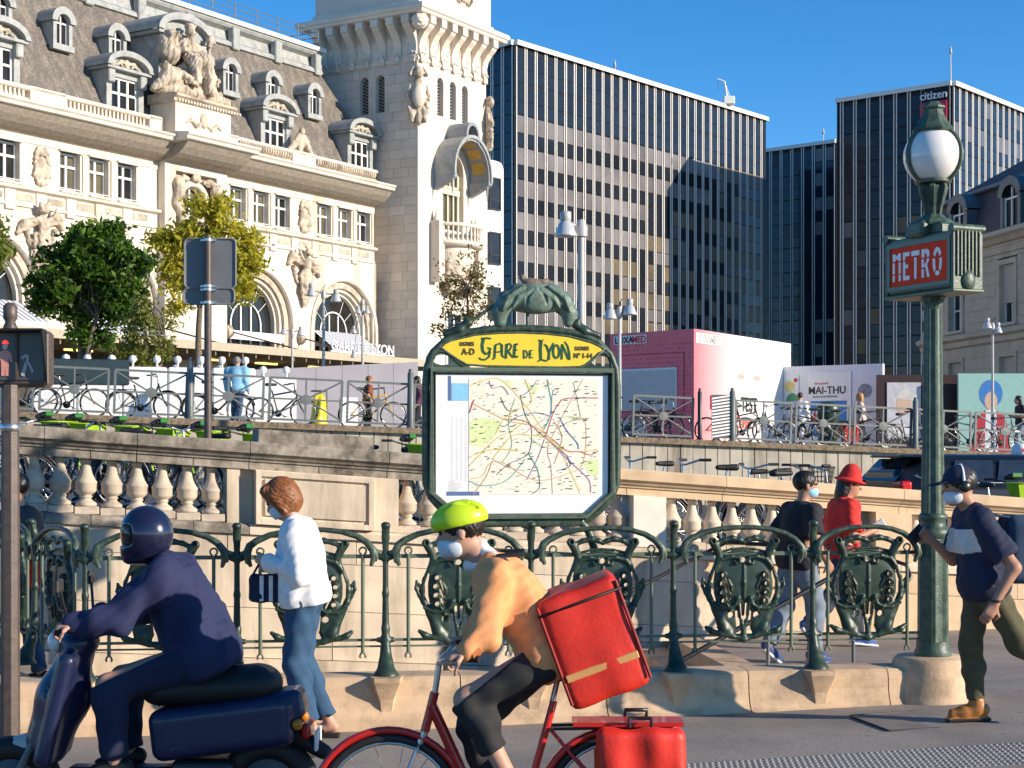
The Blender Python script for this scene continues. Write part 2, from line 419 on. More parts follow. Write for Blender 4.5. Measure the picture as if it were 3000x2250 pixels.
# pavement details: cover plate and tactile strip
c = [W(2490, 2092, 10.95), W(2740, 2078, 11.2), W(2875, 2128, 10.55), W(2605, 2148, 10.35)]
pl = []
for p in c: pl.append((p.x, p.y))
PLATE = mat('cover_plate', (.21, .18, .155), .7, .15, 8, .5, 150)
e = thing('utility_cover', 'flat rectangular grey access cover set in the pavement by the lamp base', 'cover plate', (pl[0][0], pl[0][1], 0))
q = [(x - pl[0][0], y - pl[0][1]) for x, y in pl]
zz = gz(*pl[0]) + .006
mb = MB(); mb.add([(x, y, zz + .006) for x, y in q], [(0, 3, 2, 1)]); mb.obj('plate', PLATE, e)
mb = MB()
for i in range(4):
    a, b = Vector(q[i] + (zz + .005,)), Vector(q[(i + 1) % 4] + (zz + .005,)); mb.tube([a, b], .005, 6)
mb.obj('rim', BLACKM, e)
mb = MB().box(.55, .68, -.17, -.14, zz + .004, zz + .01); mb.obj('lifting_slot', BLACK, e)
TACT = mat('tactile_white', (.40, .37, .33), .75, .15, 12)
e = thing('tactile_strip', 'worn white studded warning strip laid in the asphalt pavement', 'tactile paving', (-.2, 8.68, 0), R(10))
mb = MB()
for i in range(130):
    for j in range(9):
        x, y = i * .036 + (j % 2) * .018, j * .07
        p = Vector((-.2, 8.68)) + Vector((x * math.cos(R(10)) - y * math.sin(R(10)), x * math.sin(R(10)) + y * math.cos(R(10))))
        z = gz(p.x, p.y) + .0
        mb.lathe([(.013, z), (.011, z + .004), (.005, z + .005)], 6, (x, y, 0), ax=Matrix.Diagonal((1, 1.5, 1)))
mb.obj('studs', TACT, e, kind='stuff')

# ---------------------------------------------------------------- balustrade wall above the stairs
BS = -.0708                                          # the coping falls with the street
def bz(x): return 2.107 + BS * x
def bx(px):
    q = (px - CX) / F; d = 15.828 / (1 - .3053 * q); return (q * d + 4.35) / .9564
wall = thing('stone_balustrade', 'long stone balustrade with turned balusters and sloping coping above the stairs', 'balustrade', WALL0, WALLA)
def slab(x0, x1, y0, y1, za, zb, g=.004):            # block whose top and bottom follow the slope, z measured below the coping top
    v = [(x, y, bz(x) + z) for z in (za, zb) for y in (y0, y1) for x in (x0 + g, x1 - g)]
    return MB().add(v, [(0, 2, 3, 1), (4, 5, 7, 6), (0, 1, 5, 4), (2, 6, 7, 3), (0, 4, 6, 2), (1, 3, 7, 5)])
def prof(x0, x1, pr, g=.003):
    x0 += g; x1 -= g; n = len(pr); v = [(x, y, bz(x) + z) for x in (x0, x1) for y, z in pr]
    return MB().add(v, [tuple(range(n)), tuple(range(2 * n - 1, n - 1, -1))] + [(i, i + n, (i + 1) % n + n, (i + 1) % n) for i in range(n)])
COP = [(-.16, -.015), (-.16, -.105), (-.145, -.112), (-.12, -.125), (-.10, -.15), (-.075, -.158), (-.07, -.18), (.3, -.18), (.3, 0), (-.145, 0)]
x = -6.0; rng = random.Random(3); cuts = [bx(727), bx(1130), bx(1540), bx(2110), bx(2626), bx(3060)]
edges = [-6, -4.4, -2.9, -1.3, .2, 1.0] + cuts + [11.5, 13, 15, 17, 19]
edges = sorted(set(round(e, 3) for e in edges))
for a, b in zip(edges, edges[1:]):
    m = OLDST if b < bx(1700) else TANST
    prof(a, b, COP).obj('coping_stone', m, wall)
    for k in range(2):
        c0 = a + (b - a) * k / 2; c1 = a + (b - a) * (k + 1) / 2
        slab(c0, c1, -.05, .25, -.255, -.18).obj('frieze_stone', m, wall)
        prof(c0, c1, [(-.1, -.85), (-.1, -.79), (-.08, -.765), (-.04, -.755), (.3, -.755), (.3, -.85)]).obj('plinth_stone', OLDST if b < bx(1100) else WALLST, wall)
slab(bx(752), bx(1090), -.1, .3, 0, .12).obj('raised_cap', OLDST, wall)
# wall blocks below the balusters
x_breaks = {0: 1.1, 1: 1.45, 2: 1.25, 3: 1.6}
tops = [-.85, -1.08, -1.52, -1.98, -2.45, -2.95, -4.0]
for r in range(len(tops) - 1):
    L = x_breaks[r % 4]; xx = -6 + .37 * r; yo = -.06 if r < 3 else -.13
    while xx < 19:
        ww = L * rng.uniform(.8, 1.25); m = WALLST if xx < bx(1900) or r > 1 else TANST
        slab(xx, xx + ww, yo + rng.uniform(-.003, .003), .3, tops[r + 1], tops[r] - .006).obj('wall_block', m, wall); xx += ww
slab(-6, 19, -.03, .28, -4.1, -.85, 0).obj('wall_core', mat('mortar', (.22, .18, .14), .95), wall)
# pedestals
def pedestal(p0, p1, m, panel=True, y=-.075):
    a, b = bx(p0), bx(p1)
    o = slab(a, b, y, .25, -.757, -.253, 0).obj('pedestal', m, wall)
    if panel:
        w_, t = .05, .018
        for (c0, c1, z0, z1) in ((a + .0, a + w_, -.75, -.26), (b - w_, b, -.75, -.26), (a + w_, b - w_, -.31, -.26), (a + w_, b - w_, -.75, -.70)):
            slab(c0, c1, y - .035, y + .0, z0, z1, 0.001).obj('panel_frame', m, o)
        slab(a + w_ + .035, b - w_ - .03, y - .025, y, -.668, -.335, 0).obj('panel_field', m, o)
pedestal(664, 702, WALLST, False, -.03); pedestal(744, 1087, WALLST, True, -.11); pedestal(1089, 1163, WALLST, False, -.07)
slab(bx(702), bx(744), .05, .25, -.755, -.255).obj('pier_back', WALLST, wall)
pedestal(1848, 1943, mat('pale_pier', (.72, .66, .56), .85, .08, 6, c2=(.5, .42, .34), c2amt=.3, c2sc=7), False, -.08)
pedestal(2555, 2660, TANST, False, -.08); pedestal(-420, -300, WALLST, False, -.08)
BP = [(.058, .0), (.092, .005), (.095, .02), (.088, .035), (.072, .045), (.052, .06), (.045, .075), (.055, .083), (.057, .093), (.045, .1), (.062, .112), (.085, .13), (.0935, .145), (.094, .205),
      (.0975, .21), (.0975, .222), (.088, .232), (.07, .265), (.055, .3), (.045, .34), (.041, .385), (.0405, .405), (.05, .41), (.052, .42), (.044, .426), (.043, .435), (.05, .44)]
balm = MB().lathe(BP, 20, (0, .09, 0)).mesh('baluster', BALST)
for m in [balm]: pass
bal_t = balm.copy(); bal_t.materials[0] = mat('pale_baluster', (.64, .54, .42), .85, .08, 10, c2=(.4, .3, .2), c2amt=.3, c2sc=9)
blk = MB().cbox(-.108, .108, -.02, .2, 0, .07, .006).mesh('baluster_base', BALST)
def balusters(p0, p1, n, tan=False):
    a, b = bx(p0), bx(p1)
    for i in range(n):
        x = a + (b - a) * (i + .5) / n
        o = O('baluster', bal_t if tan else balm, wall, (x, 0, bz(x) - .69)); O('baluster_base', blk, o, (0, 0, -.068))
balusters(-290, 62, 5); balusters(62, 660, 8); balusters(1166, 1845, 11); balusters(1948, 2240, 5, True); balusters(2240, 2552, 5, True); balusters(2664, 3100, 8, True)

# ---------------------------------------------------------------- stairs, handrails
st = thing('metro_stairs', 'stone stairs going down between the green railing and the balustrade wall', 'stairs', RAIL0, RAILA)
for i in range(11):
    MB().cbox(4.95 - .31 * (i + 1), 4.95 - .31 * i + .02, .15, 5.1, -.17 * (i + 1) - .4, -.17 * (i + 1) + .11 + .0, .008).obj('step', CURBST, st)
MB().cbox(4.93, 5.22, .18, 4.3, -.3, .075, .01).obj('nosing_stone', CURBST, st)
MB().box(-.75, 5.0, 5.15, 5.25, -4, -.05).obj('pit_wall', WALLST, st); MB().box(-.85, -.75, .1, 5.2, -4, -.02).obj('pit_wall', WALLST, st)
hr = thing('stair_handrail', 'dark metal handrail sloping down the middle of the stairs', 'handrail', W(2420, 1699, 14.1))
o0 = W(2420, 1699, 14.1)
def rel(p): return p - o0
mb = MB(); mb.tube([rel(W(2500, 1670, 14.2)), rel(W(2420, 1699, 14.1)), rel(W(1989, 1939, 13.6)), rel(W(1800, 2045, 13.4))], .022, 8); mb.obj('rail', BLACKM, hr)
for p in ((2500, 1670, 14.2), (2250, 1794, 13.9), (1985, 1941, 13.6)):
    a = rel(W(*p)); mb = MB(); mb.tube([a, a - Vector((0, 0, .8))], .016, 6); mb.obj('stanchion', GREYM, hr)
o0 = W(2052, 1627, 15.95)
hr = thing('wall_handrail', 'dark metal handrail fixed along the balustrade wall', 'handrail', o0)
mb = MB(); mb.tube([rel(W(p, q, d)) for p, q, d in ((2645, 1722, 15.6), (2668, 1690, 15.6), (2655, 1655, 15.7), (2610, 1640, 15.8), (2560, 1618, 15.9), (2130, 1588, 15.98), (2052, 1627, 15.95), (1888, 1711, 15.7), (1700, 1805, 15.4))], .02, 8); mb.obj('rail', BLACKM, hr)
for p in ((2590, 1628, 16), (2052, 1627, 15.95), (1888, 1711, 15.7)):
    a = rel(W(*p)); mb = MB(); mb.tube([a, a + Vector((0, .35, -.06))], .012, 6); mb.obj('bracket', BLACKM, hr)

# ---------------------------------------------------------------- stone kerb and green railing of the metro entrance
kr = thing('railing_kerb', 'low curved tan stone kerb carrying the green iron railing', 'stone kerb', RAIL0, RAILA)
CP = [(-.25, -.2), (-.25, .075), (-.235, .085), (-.215, .10), (-.185, .15), (-.168, .22), (-.165, .28), (-.155, .325), (-.13, .345), (-.08, .35), (.13, .35), (.13, -.3)]
cs = MB().prism(CP, .004, .996, 'x').mesh('kerb_block', CURBST)
for i in range(6): O('kerb_block', cs, kr, (i - .5 if i else -.5, 0, 0))
MB().prism(CP, .004, .60, 'x').obj('kerb_block', CURBST, kr, (5.5 - .5, 0, 0)) if False else None
MB().prism(CP, .004, .32, 'x').obj('kerb_block', CURBST, kr, (5.5, 0, 0))
RET = R(63)                                          # the left end turns back beside the stairs
for i in range(3): O('kerb_block', cs, kr, (-.5 - math.cos(math.pi - RET) * 0 - .45 * i - .05, .25 + .9 * i, 0), R(90) + R(26))
def pad(x):
    v = [(-.115, -.1, .352), (.115, -.1, .352), (.085, -.27, .352), (-.085, -.27, .352), (-.115, -.1, .325), (.115, -.1, .325), (.085, -.27, .322), (-.085, -.27, .322),
         (.06, -.17, .2), (-.06, -.17, .2), (.045, -.215, .2), (-.045, -.215, .2), (.03, -.2, .085), (-.03, -.2, .085)]
    f = [(0, 3, 2, 1), (0, 1, 5, 4), (1, 2, 6, 5), (2, 3, 7, 6), (3, 0, 4, 7), (5, 6, 10, 8), (7, 4, 9, 11), (6, 7, 11, 10), (8, 10, 12), (9, 13, 11), (10, 11, 13, 12)]
    return MB().add(v, f).obj('post_bracket', CURBST, kr, (x, 0, 0))
for i in range(6): pad(i)
MB().lathe([(.335, -.1), (.335, .12), (.325, .14), (.29, .25), (.27, .36), (.255, .40), (.235, .415), (.0, .418)], 28).obj('lamp_footing', CURBST, kr, (5.87, 0, .0))

def zc(y): return 1.5627 - y * .00101
def shield_mesh():
    s = SDF((-.34, -.085, .50), (.34, .05, 1.30), .0042)
    P = lambda x, z, y=0: (x, y, z)
    s.ell((0, .004, .95), (.243, .034, .235), .012)
    for g in (1, -1):
        X = lambda L: [P(g * a, b, *c) for a, b, *c in L]
        s.chain(X([(.20, 1.205, -.012), (.175, 1.14, -.012), (.196, 1.07, -.01), (.232, .99, -.005), (.247, .92), (.238, .84), (.205, .775), (.165, .70), (.14, .625, -.01)]), [.026, .022, .018, .017, .018, .02, .022, .03, .034], .012)
        s.cap(P(g * .18, 1.17, -.015), P(g * .225, 1.24, -.03), .02, .03, .02); s.ell(P(g * .222, 1.245, -.05), (.016, .02, .016), .004, True)
        s.chain(X([(.243, .83), (.27, .88), (.292, .93), (.288, .98), (.27, .955), (.252, .90)]), [.012, .012, .012, .008, .009, .008], .008)
        s.chain(X([(.215, 1.215, -.02), (.14, 1.25, -.02), (.08, 1.262, -.02), (.03, 1.25, -.02), (0, 1.235, -.02)]), [.018, .017, .02, .018, .014], .012)
        s.chain(X([(.16, 1.165, 0), (.08, 1.185, 0), (0, 1.19, 0)]), .009, .006)
        s.chain(X([(.205, 1.06, -.02), (.16, 1.115, -.025), (.09, 1.135, -.03), (.035, 1.125, -.03), (.03, 1.095, -.035), (.06, 1.085, -.035), (.07, 1.105, -.03)]), [.01, .014, .016, .013, .011, .01, .006], .008)
        s.ell(P(g * .115, .70, 0), (.078, .026, .125), .02); s.ell(P(g * .16, .765, 0), (.06, .024, .07), .02)
        s.chain(X([(.235, .80, -.02), (.17, .772, -.025), (.10, .775, -.03), (.06, .80, -.032), (.045, .845, -.035), (.062, .85, -.03)]), [.012, .013, .013, .012, .013, .008], .008)
        s.chain(X([(.04, .84, -.03), (.028, .74, -.02), (.012, .66, -.012), (.0, .59, -.012)]), [.013, .013, .013, .018], .01)
        s.chain(X([(0, .56, -.01), (.08, .575, -.015), (.17, .595, -.02), (.235, .615, -.025), (.268, .64, -.02)]), [.02, .018, .016, .02, .014], .015)
        s.chain(X([(.14, .64, 0), (.10, .60, 0)]), [.035, .03], .02)
        for (x, z) in ((.148, 1.005), (.160, .945), (.158, .885), (.148, .825)):
            s.cap(P(g * x, z, -.036), P(g * x, z, .0), .026, .026, .004)
            s.chain(X([(x - .012, z - .0, -.036), (x - .055, z - .075, -.03), (x - .06, z - .12, -.022)]), [.008, .008, .005], .006)
        for (x, z) in ((.148, 1.005), (.160, .945), (.158, .885), (.148, .825)):
            s.cap(P(g * x, z, -.1), P(g * x, z, .1), .0165, .0165, .003, True)
        for L in ([(.205, 1.03), (.221, .96), (.219, .88), (.20, .825)],):
            for yy in np.linspace(-.05, .05, 12): s.chain([P(a * g, b, yy) for a, b in L], [.006, .011, .011, .006], .003, True)
        for L in ([(.125, .985), (.10, .90)], [(.128, .92), (.098, .845)], [(.122, .86), (.093, .80)]):
            for yy in np.linspace(-.06, .05, 13): s.chain([P(a * g, b, yy) for a, b in L], [.0075, .005], .003, True)
        s.cap(P(g * .092, .725, -.1), P(g * .092, .725, .1), .0225, .0225, .004, True)
        for yy in np.linspace(-.06, .05, 13):
            s.chain([P(g * .02, .80, yy), P(g * .013, .70, yy)], [.011, .005], .003, True)
            s.chain([P(g * .05, .745, yy), P(g * .045, .65, yy)], [.011, .007], .003, True)
            s.chain([P(g * .12, 1.205, yy), P(g * .04, 1.222, yy)], [.008, .006], .003, True)
            s.chain([P(g * .12, 1.15, yy), P(g * .0, 1.162, yy)], [.006, .006], .003, True)
    s.chain([(0, -.026, 1.09), (0, -.034, .95), (0, -.03, .84)], [.006, .009, .006], .012)
    s.cap((0, -.1, 1.108), (0, .1, 1.108), .02, .02, .004, True)
    s.ell((0, -.02, .552), (.03, .02, .022), .012)
    return s.mesh('shield_panel', GREEN)
def post_mesh():
    s = SDF((-.13, -.2, .33), (.13, .1, 1.42), .0075)
    s.chain([(0, -.10, .36), (0, -.075, .42), (0, -.04, .52), (0, -.02, .66), (0, -.015, .9), (0, -.015, 1.15), (0, -.02, 1.28), (0, -.035, 1.35)], [.078, .050, .033, .026, .0205, .019, .024, .027], .02)
    s.ell((0, -.1, .352), (.086, .09, .026), .03); s.ell((.0, -.045, 1.365), (.033, .036, .024), .01)
    s.cap((-.05, -.03, .585), (.05, -.03, .585), .018, .018, .02)
    s.cap((-.035, -.015, 1.15), (.035, -.015, 1.15), .024, .024, .02)
    for g in (1, -1): s.cap((g * .026, -.06, .5), (g * .05, -.14, .37), .01, .012, .015); s.cap((g * .016, -.04, 1.33), (g * .012, -.02, 1.18), .012, .005, .008)
    return s.clipz(.345).mesh('post', GREEN)
SH, PO = shield_mesh(), post_mesh()
def arch_mesh(L=1.):
    pts = [(-.405, 1.09), (-.425, 1.13), (-.432, 1.185), (-.415, 1.23), (-.37, 1.262), (-.28, 1.302), (-.17, 1.326), (-.05, 1.336), (.08, 1.336), (.2, 1.322), (.30, 1.292), (.37, 1.25), (.415, 1.195), (.418, 1.14), (.40, 1.088)]
    rr = [.012, .021, .03, .027, .024, .021, .019, .0175, .0175, .019, .021, .024, .028, .022, .012]
    s = MB().tube([(x * L, -.02 - (.02 if abs(x) > .4 else 0), z) for x, z in pts], rr, 10)
    s.tube([(-.425 * L, -.045, 1.2), (-.44 * L, -.05, 1.14), (-.437 * L, -.045, 1.11)], [.012, .012, .006], 6)
    s.tube([(.425 * L, -.045, 1.2), (.44 * L, -.05, 1.15), (.437 * L, -.045, 1.12)], [.012, .012, .006], 6)
    for g in (-1, 1): s.tube([(g * .43 * L, -.02, 1.185), (g * .475 * L, -.018, 1.175)], [.02, .016], 8)
    return s.mesh('arch_rail', GREEN)
def bars_mesh(L=1.):
    return [MB().box(-.47 * L, .47 * L, -.012 + .004 * (a < 900), .004, zc(b), zc(a)).mesh('cross_bar', GREEN) for a, b in ((393, 420), (962, 980), (1008, 1020))]
def hook_mesh():
    b = MB(); b.tube([(0, -.018, .50), (0, -.018, 1.165)], .0125, 8)
    b.ring((0, -.018, 1.19), .024, .0065, 14, 6, 'y', R(-70), R(250))
    for g in (-1, 1): b.tube([(0, -.018, .505), (g * .016, -.018, .485), (g * .02, -.018, .468), (g * .012, -.018, .462)], .007, 6)
    return b.mesh('hook_bar', GREEN)
HK = hook_mesh()
rl = thing('metro_railing', 'dark green cast-iron railing with pierced shield panels round the stairs', 'railing', RAIL0, RAILA)
AM, BM = arch_mesh(), bars_mesh(); AM2, BM2 = arch_mesh(.86), bars_mesh(.86)
for i in range(6): O('post', PO, rl, (i, 0, 0))
for i in range(6):
    L = 1. if i < 5 else .84; x = i + .5 if i < 5 else 5.40
    O('shield_panel', SH, rl, (x, -.012, 0)); O('arch_rail', AM if i < 5 else AM2, rl, (x, 0, 0)); [O('cross_bar', q, rl, (x, 0, 0)) for q in (BM if i < 5 else BM2)]
    for g in (-1, 1): O('hook_bar', HK, rl, (x + g * .345 * L, 0, 0))
ra = R(117)
dx, dy = math.cos(ra), math.sin(ra)
for i in range(3):
    O('post', PO, rl, (dx * (i + 1) * 1.02, dy * (i + 1) * 1.02, 0), ra + R(180))
    x, y = dx * (i + .5) * 1.02, dy * (i + .5) * 1.02
    O('shield_panel', SH, rl, (x, y, 0), ra + R(180)); O('arch_rail', AM, rl, (x, y, 0), ra + R(180)); [O('cross_bar', q, rl, (x, y, 0), ra + R(180)) for q in BM]
    for g in (-1, 1): O('hook_bar', HK, rl, (x + dx * g * .345, y + dy * g * .345, 0), ra + R(180))

# ---------------------------------------------------------------- railway station facade
FA = math.atan2(.8456, .534); J = Vector((-7.8, 101.4, 0))
stn = thing('station_building', 'long cream stone railway station with mansard slate roof and arched windows', 'station', J, FA)
NET = mat('cornice_netting', (.36, .31, .25), .9, .15, 8, c2=(.27, .235, .19), c2amt=.5, c2sc=5)  # grey-tan netting that covers the cornice coves
def P(mb, name, m, par=stn, **k): return mb.obj(name, m, par, **k)
UL = 46.                                             # how far the front runs to the left
def arcpts(c, r, z, a0=0., a1=math.pi, n=20, sq=1): return [(c + r * math.cos(a0 + (a1 - a0) * i / n), z + sq * r * math.sin(a0 + (a1 - a0) * i / n)) for i in range(n + 1)]
ARCH = [4.1, 11.95, 22.65, 30.6, 38.5]; AH = 3.1; SP = 9.2; BT = 2.0
def arch_wall(x0, x1, z0, z1, ops, y):
    mb = MB(); xs = [x0]
    for c, h, s in sorted(ops): xs += [c - h] + [c - h * math.cos(math.pi * i / 24) for i in range(1, 24)] + [c + h]
    xs.append(x1)
    def top(x):
        for c, h, s in ops:
            if abs(x - c) <= h + 1e-6: return s + math.sqrt(max(h * h - (x - c) ** 2, 0))
        return None
    for a, b in zip(xs, xs[1:]):
        mid = top((a + b) / 2)
        if mid is None: mb.quad((a, y, z0), (b, y, z0), (b, y, z1), (a, y, z1))
        else:
            ta, tb = top(a) or mid, top(b) or mid
            mb.quad((a, y, ta), (b, y, tb), (b, y, z1), (a, y, z1))
    return mb
def annulus(c, ro, ri, z, y, zb, yb=None):           # flat arch ring with legs, and its inner reveal
    mb = MB(); o = [(c + ro, zb)] + arcpts(c, ro, z) + [(c - ro, zb)]; i = [(c + ri, zb)] + arcpts(c, ri, z) + [(c - ri, zb)]
    for a in range(len(o) - 1):
        mb.quad((o[a][0], y, o[a][1]), (i[a][0], y, i[a][1]), (i[a + 1][0], y, i[a + 1][1]), (o[a + 1][0], y, o[a + 1][1]))
        if yb: mb.quad((i[a][0], y, i[a][1]), (i[a][0], yb, i[a][1]), (i[a + 1][0], yb, i[a + 1][1]), (i[a + 1][0], y, i[a + 1][1]))
    return mb
P(arch_wall(-UL, -1.25, BT, 13.5, [(-c, AH, SP) for c in ARCH], 0), 'front_wall', STONE)
P(MB().box(-UL, -1.26, 1.3, 8, BT, 17), 'building_core', mat('interior_dark', (.05, .04, .03), .9))
P(MB().box(-1.25, .6, 1.15, 8, BT, 17.6).box(-1.35, -1.25, .001, 1.2, BT, 16.9), 'end_return', STONE)
for c in ARCH:
    a = P(annulus(-c, AH + .12, AH - .1, SP, -.06, BT, .02), 'arch_moulding', STONE)
    P(annulus(-c, AH, AH - .14, SP, .0, BT, .22), 'arch_step', STONE, a)
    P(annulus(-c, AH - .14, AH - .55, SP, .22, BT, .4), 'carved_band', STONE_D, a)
    P(annulus(-c, AH - .55, AH - .75, SP, .40, BT, .62), 'arch_step', STONE, a)
    P(annulus(-c, AH - .75, AH - .92, SP, .62, BT, .95), 'arch_step', STONE, a)
    g = MB(); r = AH - .9
    g.add([(-c + x, .93, z) for x, z in [(r, 7.2)] + arcpts(0, r, SP) + [(-r, 7.2)]], [tuple(range(23))])
    gl = P(g, 'arch_window', GLASS)
    mb = MB()
    for x in (-1.25, -.42, .42, 1.25): mb.box(-c + x - .045, -c + x + .045, .84, .92, 7.2, SP + (.95 if abs(x) < 1 else .1))
    mb.box(-c - r, -c + r, .85, .92, SP - .95, SP - .75); mb.box(-c - r, -c + r, .85, .92, 7.2, 7.4)
    mb.ring((-c, .88, SP - .1), 1.25, .055, 16, 6, 'y', 0, math.pi, 1.0)
    for t in (35, 62, 118, 145): mb.tube([(-c + 1.25 * math.cos(R(t)), .9, SP - .1 + 1.25 * math.sin(R(t))), (-c + r * math.cos(R(t)), .9, SP + r * math.sin(R(t)))], .025, 4)
    P(mb, 'mullions', WHITE, gl)
# awnings in the arches
AWN = mat('awning_stripes', (.72, .74, .78), .7, .03)
def awn(c, z1, z0, out, wd):
    a = MB(); n = 26
    for i in range(n):
        a.cur = i % 2; x0 = -c - wd + 2 * wd * i / n; x1 = -c - wd + 2 * wd * (i + 1) / n
        a.quad((x0, -out, z0), (x1, -out, z0), (x1, .6, z1), (x0, .6, z1)); a.cur = 0
        a.quad((x0, -out, z0 - .3), (x1, -out, z0 - .3), (x1, -out, z0), (x0, -out, z0))
    P(a, 'awning', [AWN, mat('awning_blue', (.22, .25, .31), .7, .03)])
awn(4.1, 9.15, 7.85, 1.3, 2.3); awn(22.65, 8.9, 7.8, 1.3, 2.3); awn(30.6, 9.1, 8.0, 1.5, 2.3)
P(MB().box(-14.2, -9.7, -.05, .05, 8.15, 8.62), 'awning', WHITE_B)
# frieze, sill and window storey
def run(pr, x0, x1, name, m, par=stn): return P(MB().prism(pr, x0, x1, 'x'), name, m, par)
CB0, CB1 = -19.7, -15.0                               # projecting middle bay
for (a, b) in ((-UL, CB0), (CB1, -1.25)):
    run([(.0, 13.5), (-.1, 13.5), (-.1, 13.62), (-.04, 13.66), (-.04, 14.2), (-.14, 14.24), (-.3, 14.3), (-.32, 14.42), (-.1, 14.5), (0.0, 14.5)], a, b, 'frieze', STONE)
    run([(.0, 16.55), (-.06, 16.56), (-.06, 16.9), (0, 16.9)], a, b, 'lintel', STONE)
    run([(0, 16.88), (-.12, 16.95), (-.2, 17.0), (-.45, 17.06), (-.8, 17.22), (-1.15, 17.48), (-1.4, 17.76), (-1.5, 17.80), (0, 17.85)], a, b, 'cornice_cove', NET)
    run([(0, 17.8), (-1.52, 17.801), (-1.62, 17.84), (-1.62, 17.98), (-1.72, 18.06), (-1.72, 18.14), (-.5, 18.3), (0, 18.3)], a, b, 'cornice_lip', STONE)
    run([(0.3, 18.2), (-.3, 18.2), (-.3, 18.5), (-.22, 18.56), (-.22, 18.62), (.3, 18.62)], a, b, 'parapet_base', STONE)
    run([(.3, 18.98), (-.26, 18.98), (-.34, 19.03), (-.34, 19.14), (-.28, 19.2), (.3, 19.2)], a, b, 'parapet_coping', STONE)
    P(MB().box(a, b, .15, .3, 18.6, 19.0), 'parapet_back', STONE)
mp = MB()
x = -UL
bal_px = MB().box(-.055, .055, -.2, -.08, 18.6, 19.0).mesh('parapet_baluster', STONE)
roll = MB().ring((0, -.22, 18.82), .17, .075, 8, 6, 'x', R(90), R(270)).mesh('parapet_rib', STONE_D)
def span(u0, u1, me, st, lim=200):
    n = int((u0 - u1) / st)
    for i in range(n): O(me.name, me, stn, (-(u0 - (i + .5) * st), 0, 0))
span(33, 28.4, bal_px, .26); span(26.2, 20.6, bal_px, .26); span(13.9, 9.3, roll, .21); span(7.2, 1.5, roll, .21)
for (a, b) in ((28.4, 26.2), (20.6, 19.7), (9.3, 7.2), (15.0, 13.9)):
    P(MB().cbox(-a, -b, -.34, .25, 18.25, 19.22, .03), 'parapet_pier', STONE)
for c in (8.25,):                                      # small carved crest on the parapet
    s = SDF((-1.2, -.5, 19.1), (1.2, .4, 20.8), .05)
    s.ell((0, 0, 19.9), (.35, .2, .6), .1); s.ell((0, -.1, 20.45), (.2, .2, .22), .05)
    for g in (-1, 1): s.chain([(g * .2, 0, 19.9), (g * .6, -.05, 19.6), (g * .95, 0, 19.3)], [.2, .2, .15], .08); s.chain([(g * .3, -.1, 20.2), (g * .55, -.15, 19.9), (g * .4, -.2, 19.6)], .08, .03)
    O('crest_carving', s.wrinkle(.03, 9, 4).mesh('crest_carving', STONE_D), stn, (-c, 0, 0))
# windows of the upper storey
WU = [2.25, 4.1, 6.05, 9.8, 11.64, 13.55, 21.86, 23.77, 25.65, 29.4, 31.3, 33.2, 35.1, 37, 38.9, 40.8, 42.7]
hw = .64
def win_mesh():
    f = MB(); z0, z1 = 14.62, 16.5
    for x in (-hw, 0, hw): f.box(x - .065, x + .065, .30, .4, z0, z1)
    for z in (z0 + .06, z0 + 1.22, z1 - .06): f.box(-hw, hw, .295, .405, z - .06, z + .06)
    f.tube([(-hw, .05, z0 + .12), (hw, .05, z0 + .12)], .025, 6)
    return f.mesh('window_frame', WHITE)
WF = win_mesh(); WG = MB().quad((-hw, .42, 14.5), (hw, .42, 14.5), (hw, .42, 16.6), (-hw, .42, 16.6)).mesh('window_glass', GLASS)
WG2 = WG.copy(); WG2.materials[0] = mat('curtained_glass', (.12, .105, .07), .15, .5, .7, spec=.7)
for i, u_ in enumerate(WU):
    g = O('window_glass', WG2 if i % 3 else WG, stn, (-u_, 0, 0)); O('window_frame', WF, g)
    P(MB().box(-u_ - hw - .1, -u_ + hw + .1, -.16, .02, 16.50, 16.6), 'window_hood', STONE, g, loc=(u_, 0, 0)); P(MB().box(-u_ - hw - .06, -u_ + hw + .06, -.2, .4, 14.5, 14.6), 'window_sill', STONE, g, loc=(u_, 0, 0))
ed = sorted([(-u_ - hw, -u_ + hw) for u_ in WU] + [(CB0 - .001, CB1 + .001)])
x = -UL
for a, b in ed + [(-1.25, 0)]:
    if a - x > .02:
        c0, c1 = x, a
        P(MB().box(c0, c1, .0, .45, 14.45, 16.58), 'window_pier', STONE)
        if .3 < c1 - c0 < .95: P(MB().cbox(c0 + .12, c1 - .12, -.09, .01, 14.5, 16.5, .02), 'pilaster', STONE)
    x = b
def ornament(seed, w_, h_, n=14, d=.14, m=STONE_D, hh=.035, name='carved_relief'):
    rg = random.Random(seed); s = SDF((-w_ / 2 - .1, -d * 2, -h_ / 2 - .1), (w_ / 2 + .1, .12, h_ / 2 + .1), hh)
    s.ell((0, 0, 0), (w_ * .26, d * 1.2, h_ * .3), .05)
    s.ell((0, -d * .6, h_ * .36), (w_ * .2, d, h_ * .1), .04); s.ell((0, -d * .5, -h_ * .36), (w_ * .13, d * .9, h_ * .1), .05)
    for i in range(n):
        a = rg.uniform(-1.4, 1.4); z = rg.uniform(-.42, .38) * h_; x = w_ * rg.uniform(.2, .42) * math.sqrt(max(.1, 1 - (z / h_ * 2) ** 2))
        for g in (-1, 1):
            s.chain([(g * x, 0, z), (g * (x + .1 * w_ * math.cos(a)), -d * .7, z + .08 * h_ * math.sin(a)), (g * (x - .06 * w_), -d * .5, z + .13 * h_)], [.06 * w_, .075 * w_, .03 * w_], .03)
    return s.mesh(name, m)
OR1 = ornament(1, 1.1, 2.0)
for u_ in (7.92, 27.5): O('carved_relief', OR1, stn, (-u_, -.02, 15.5))
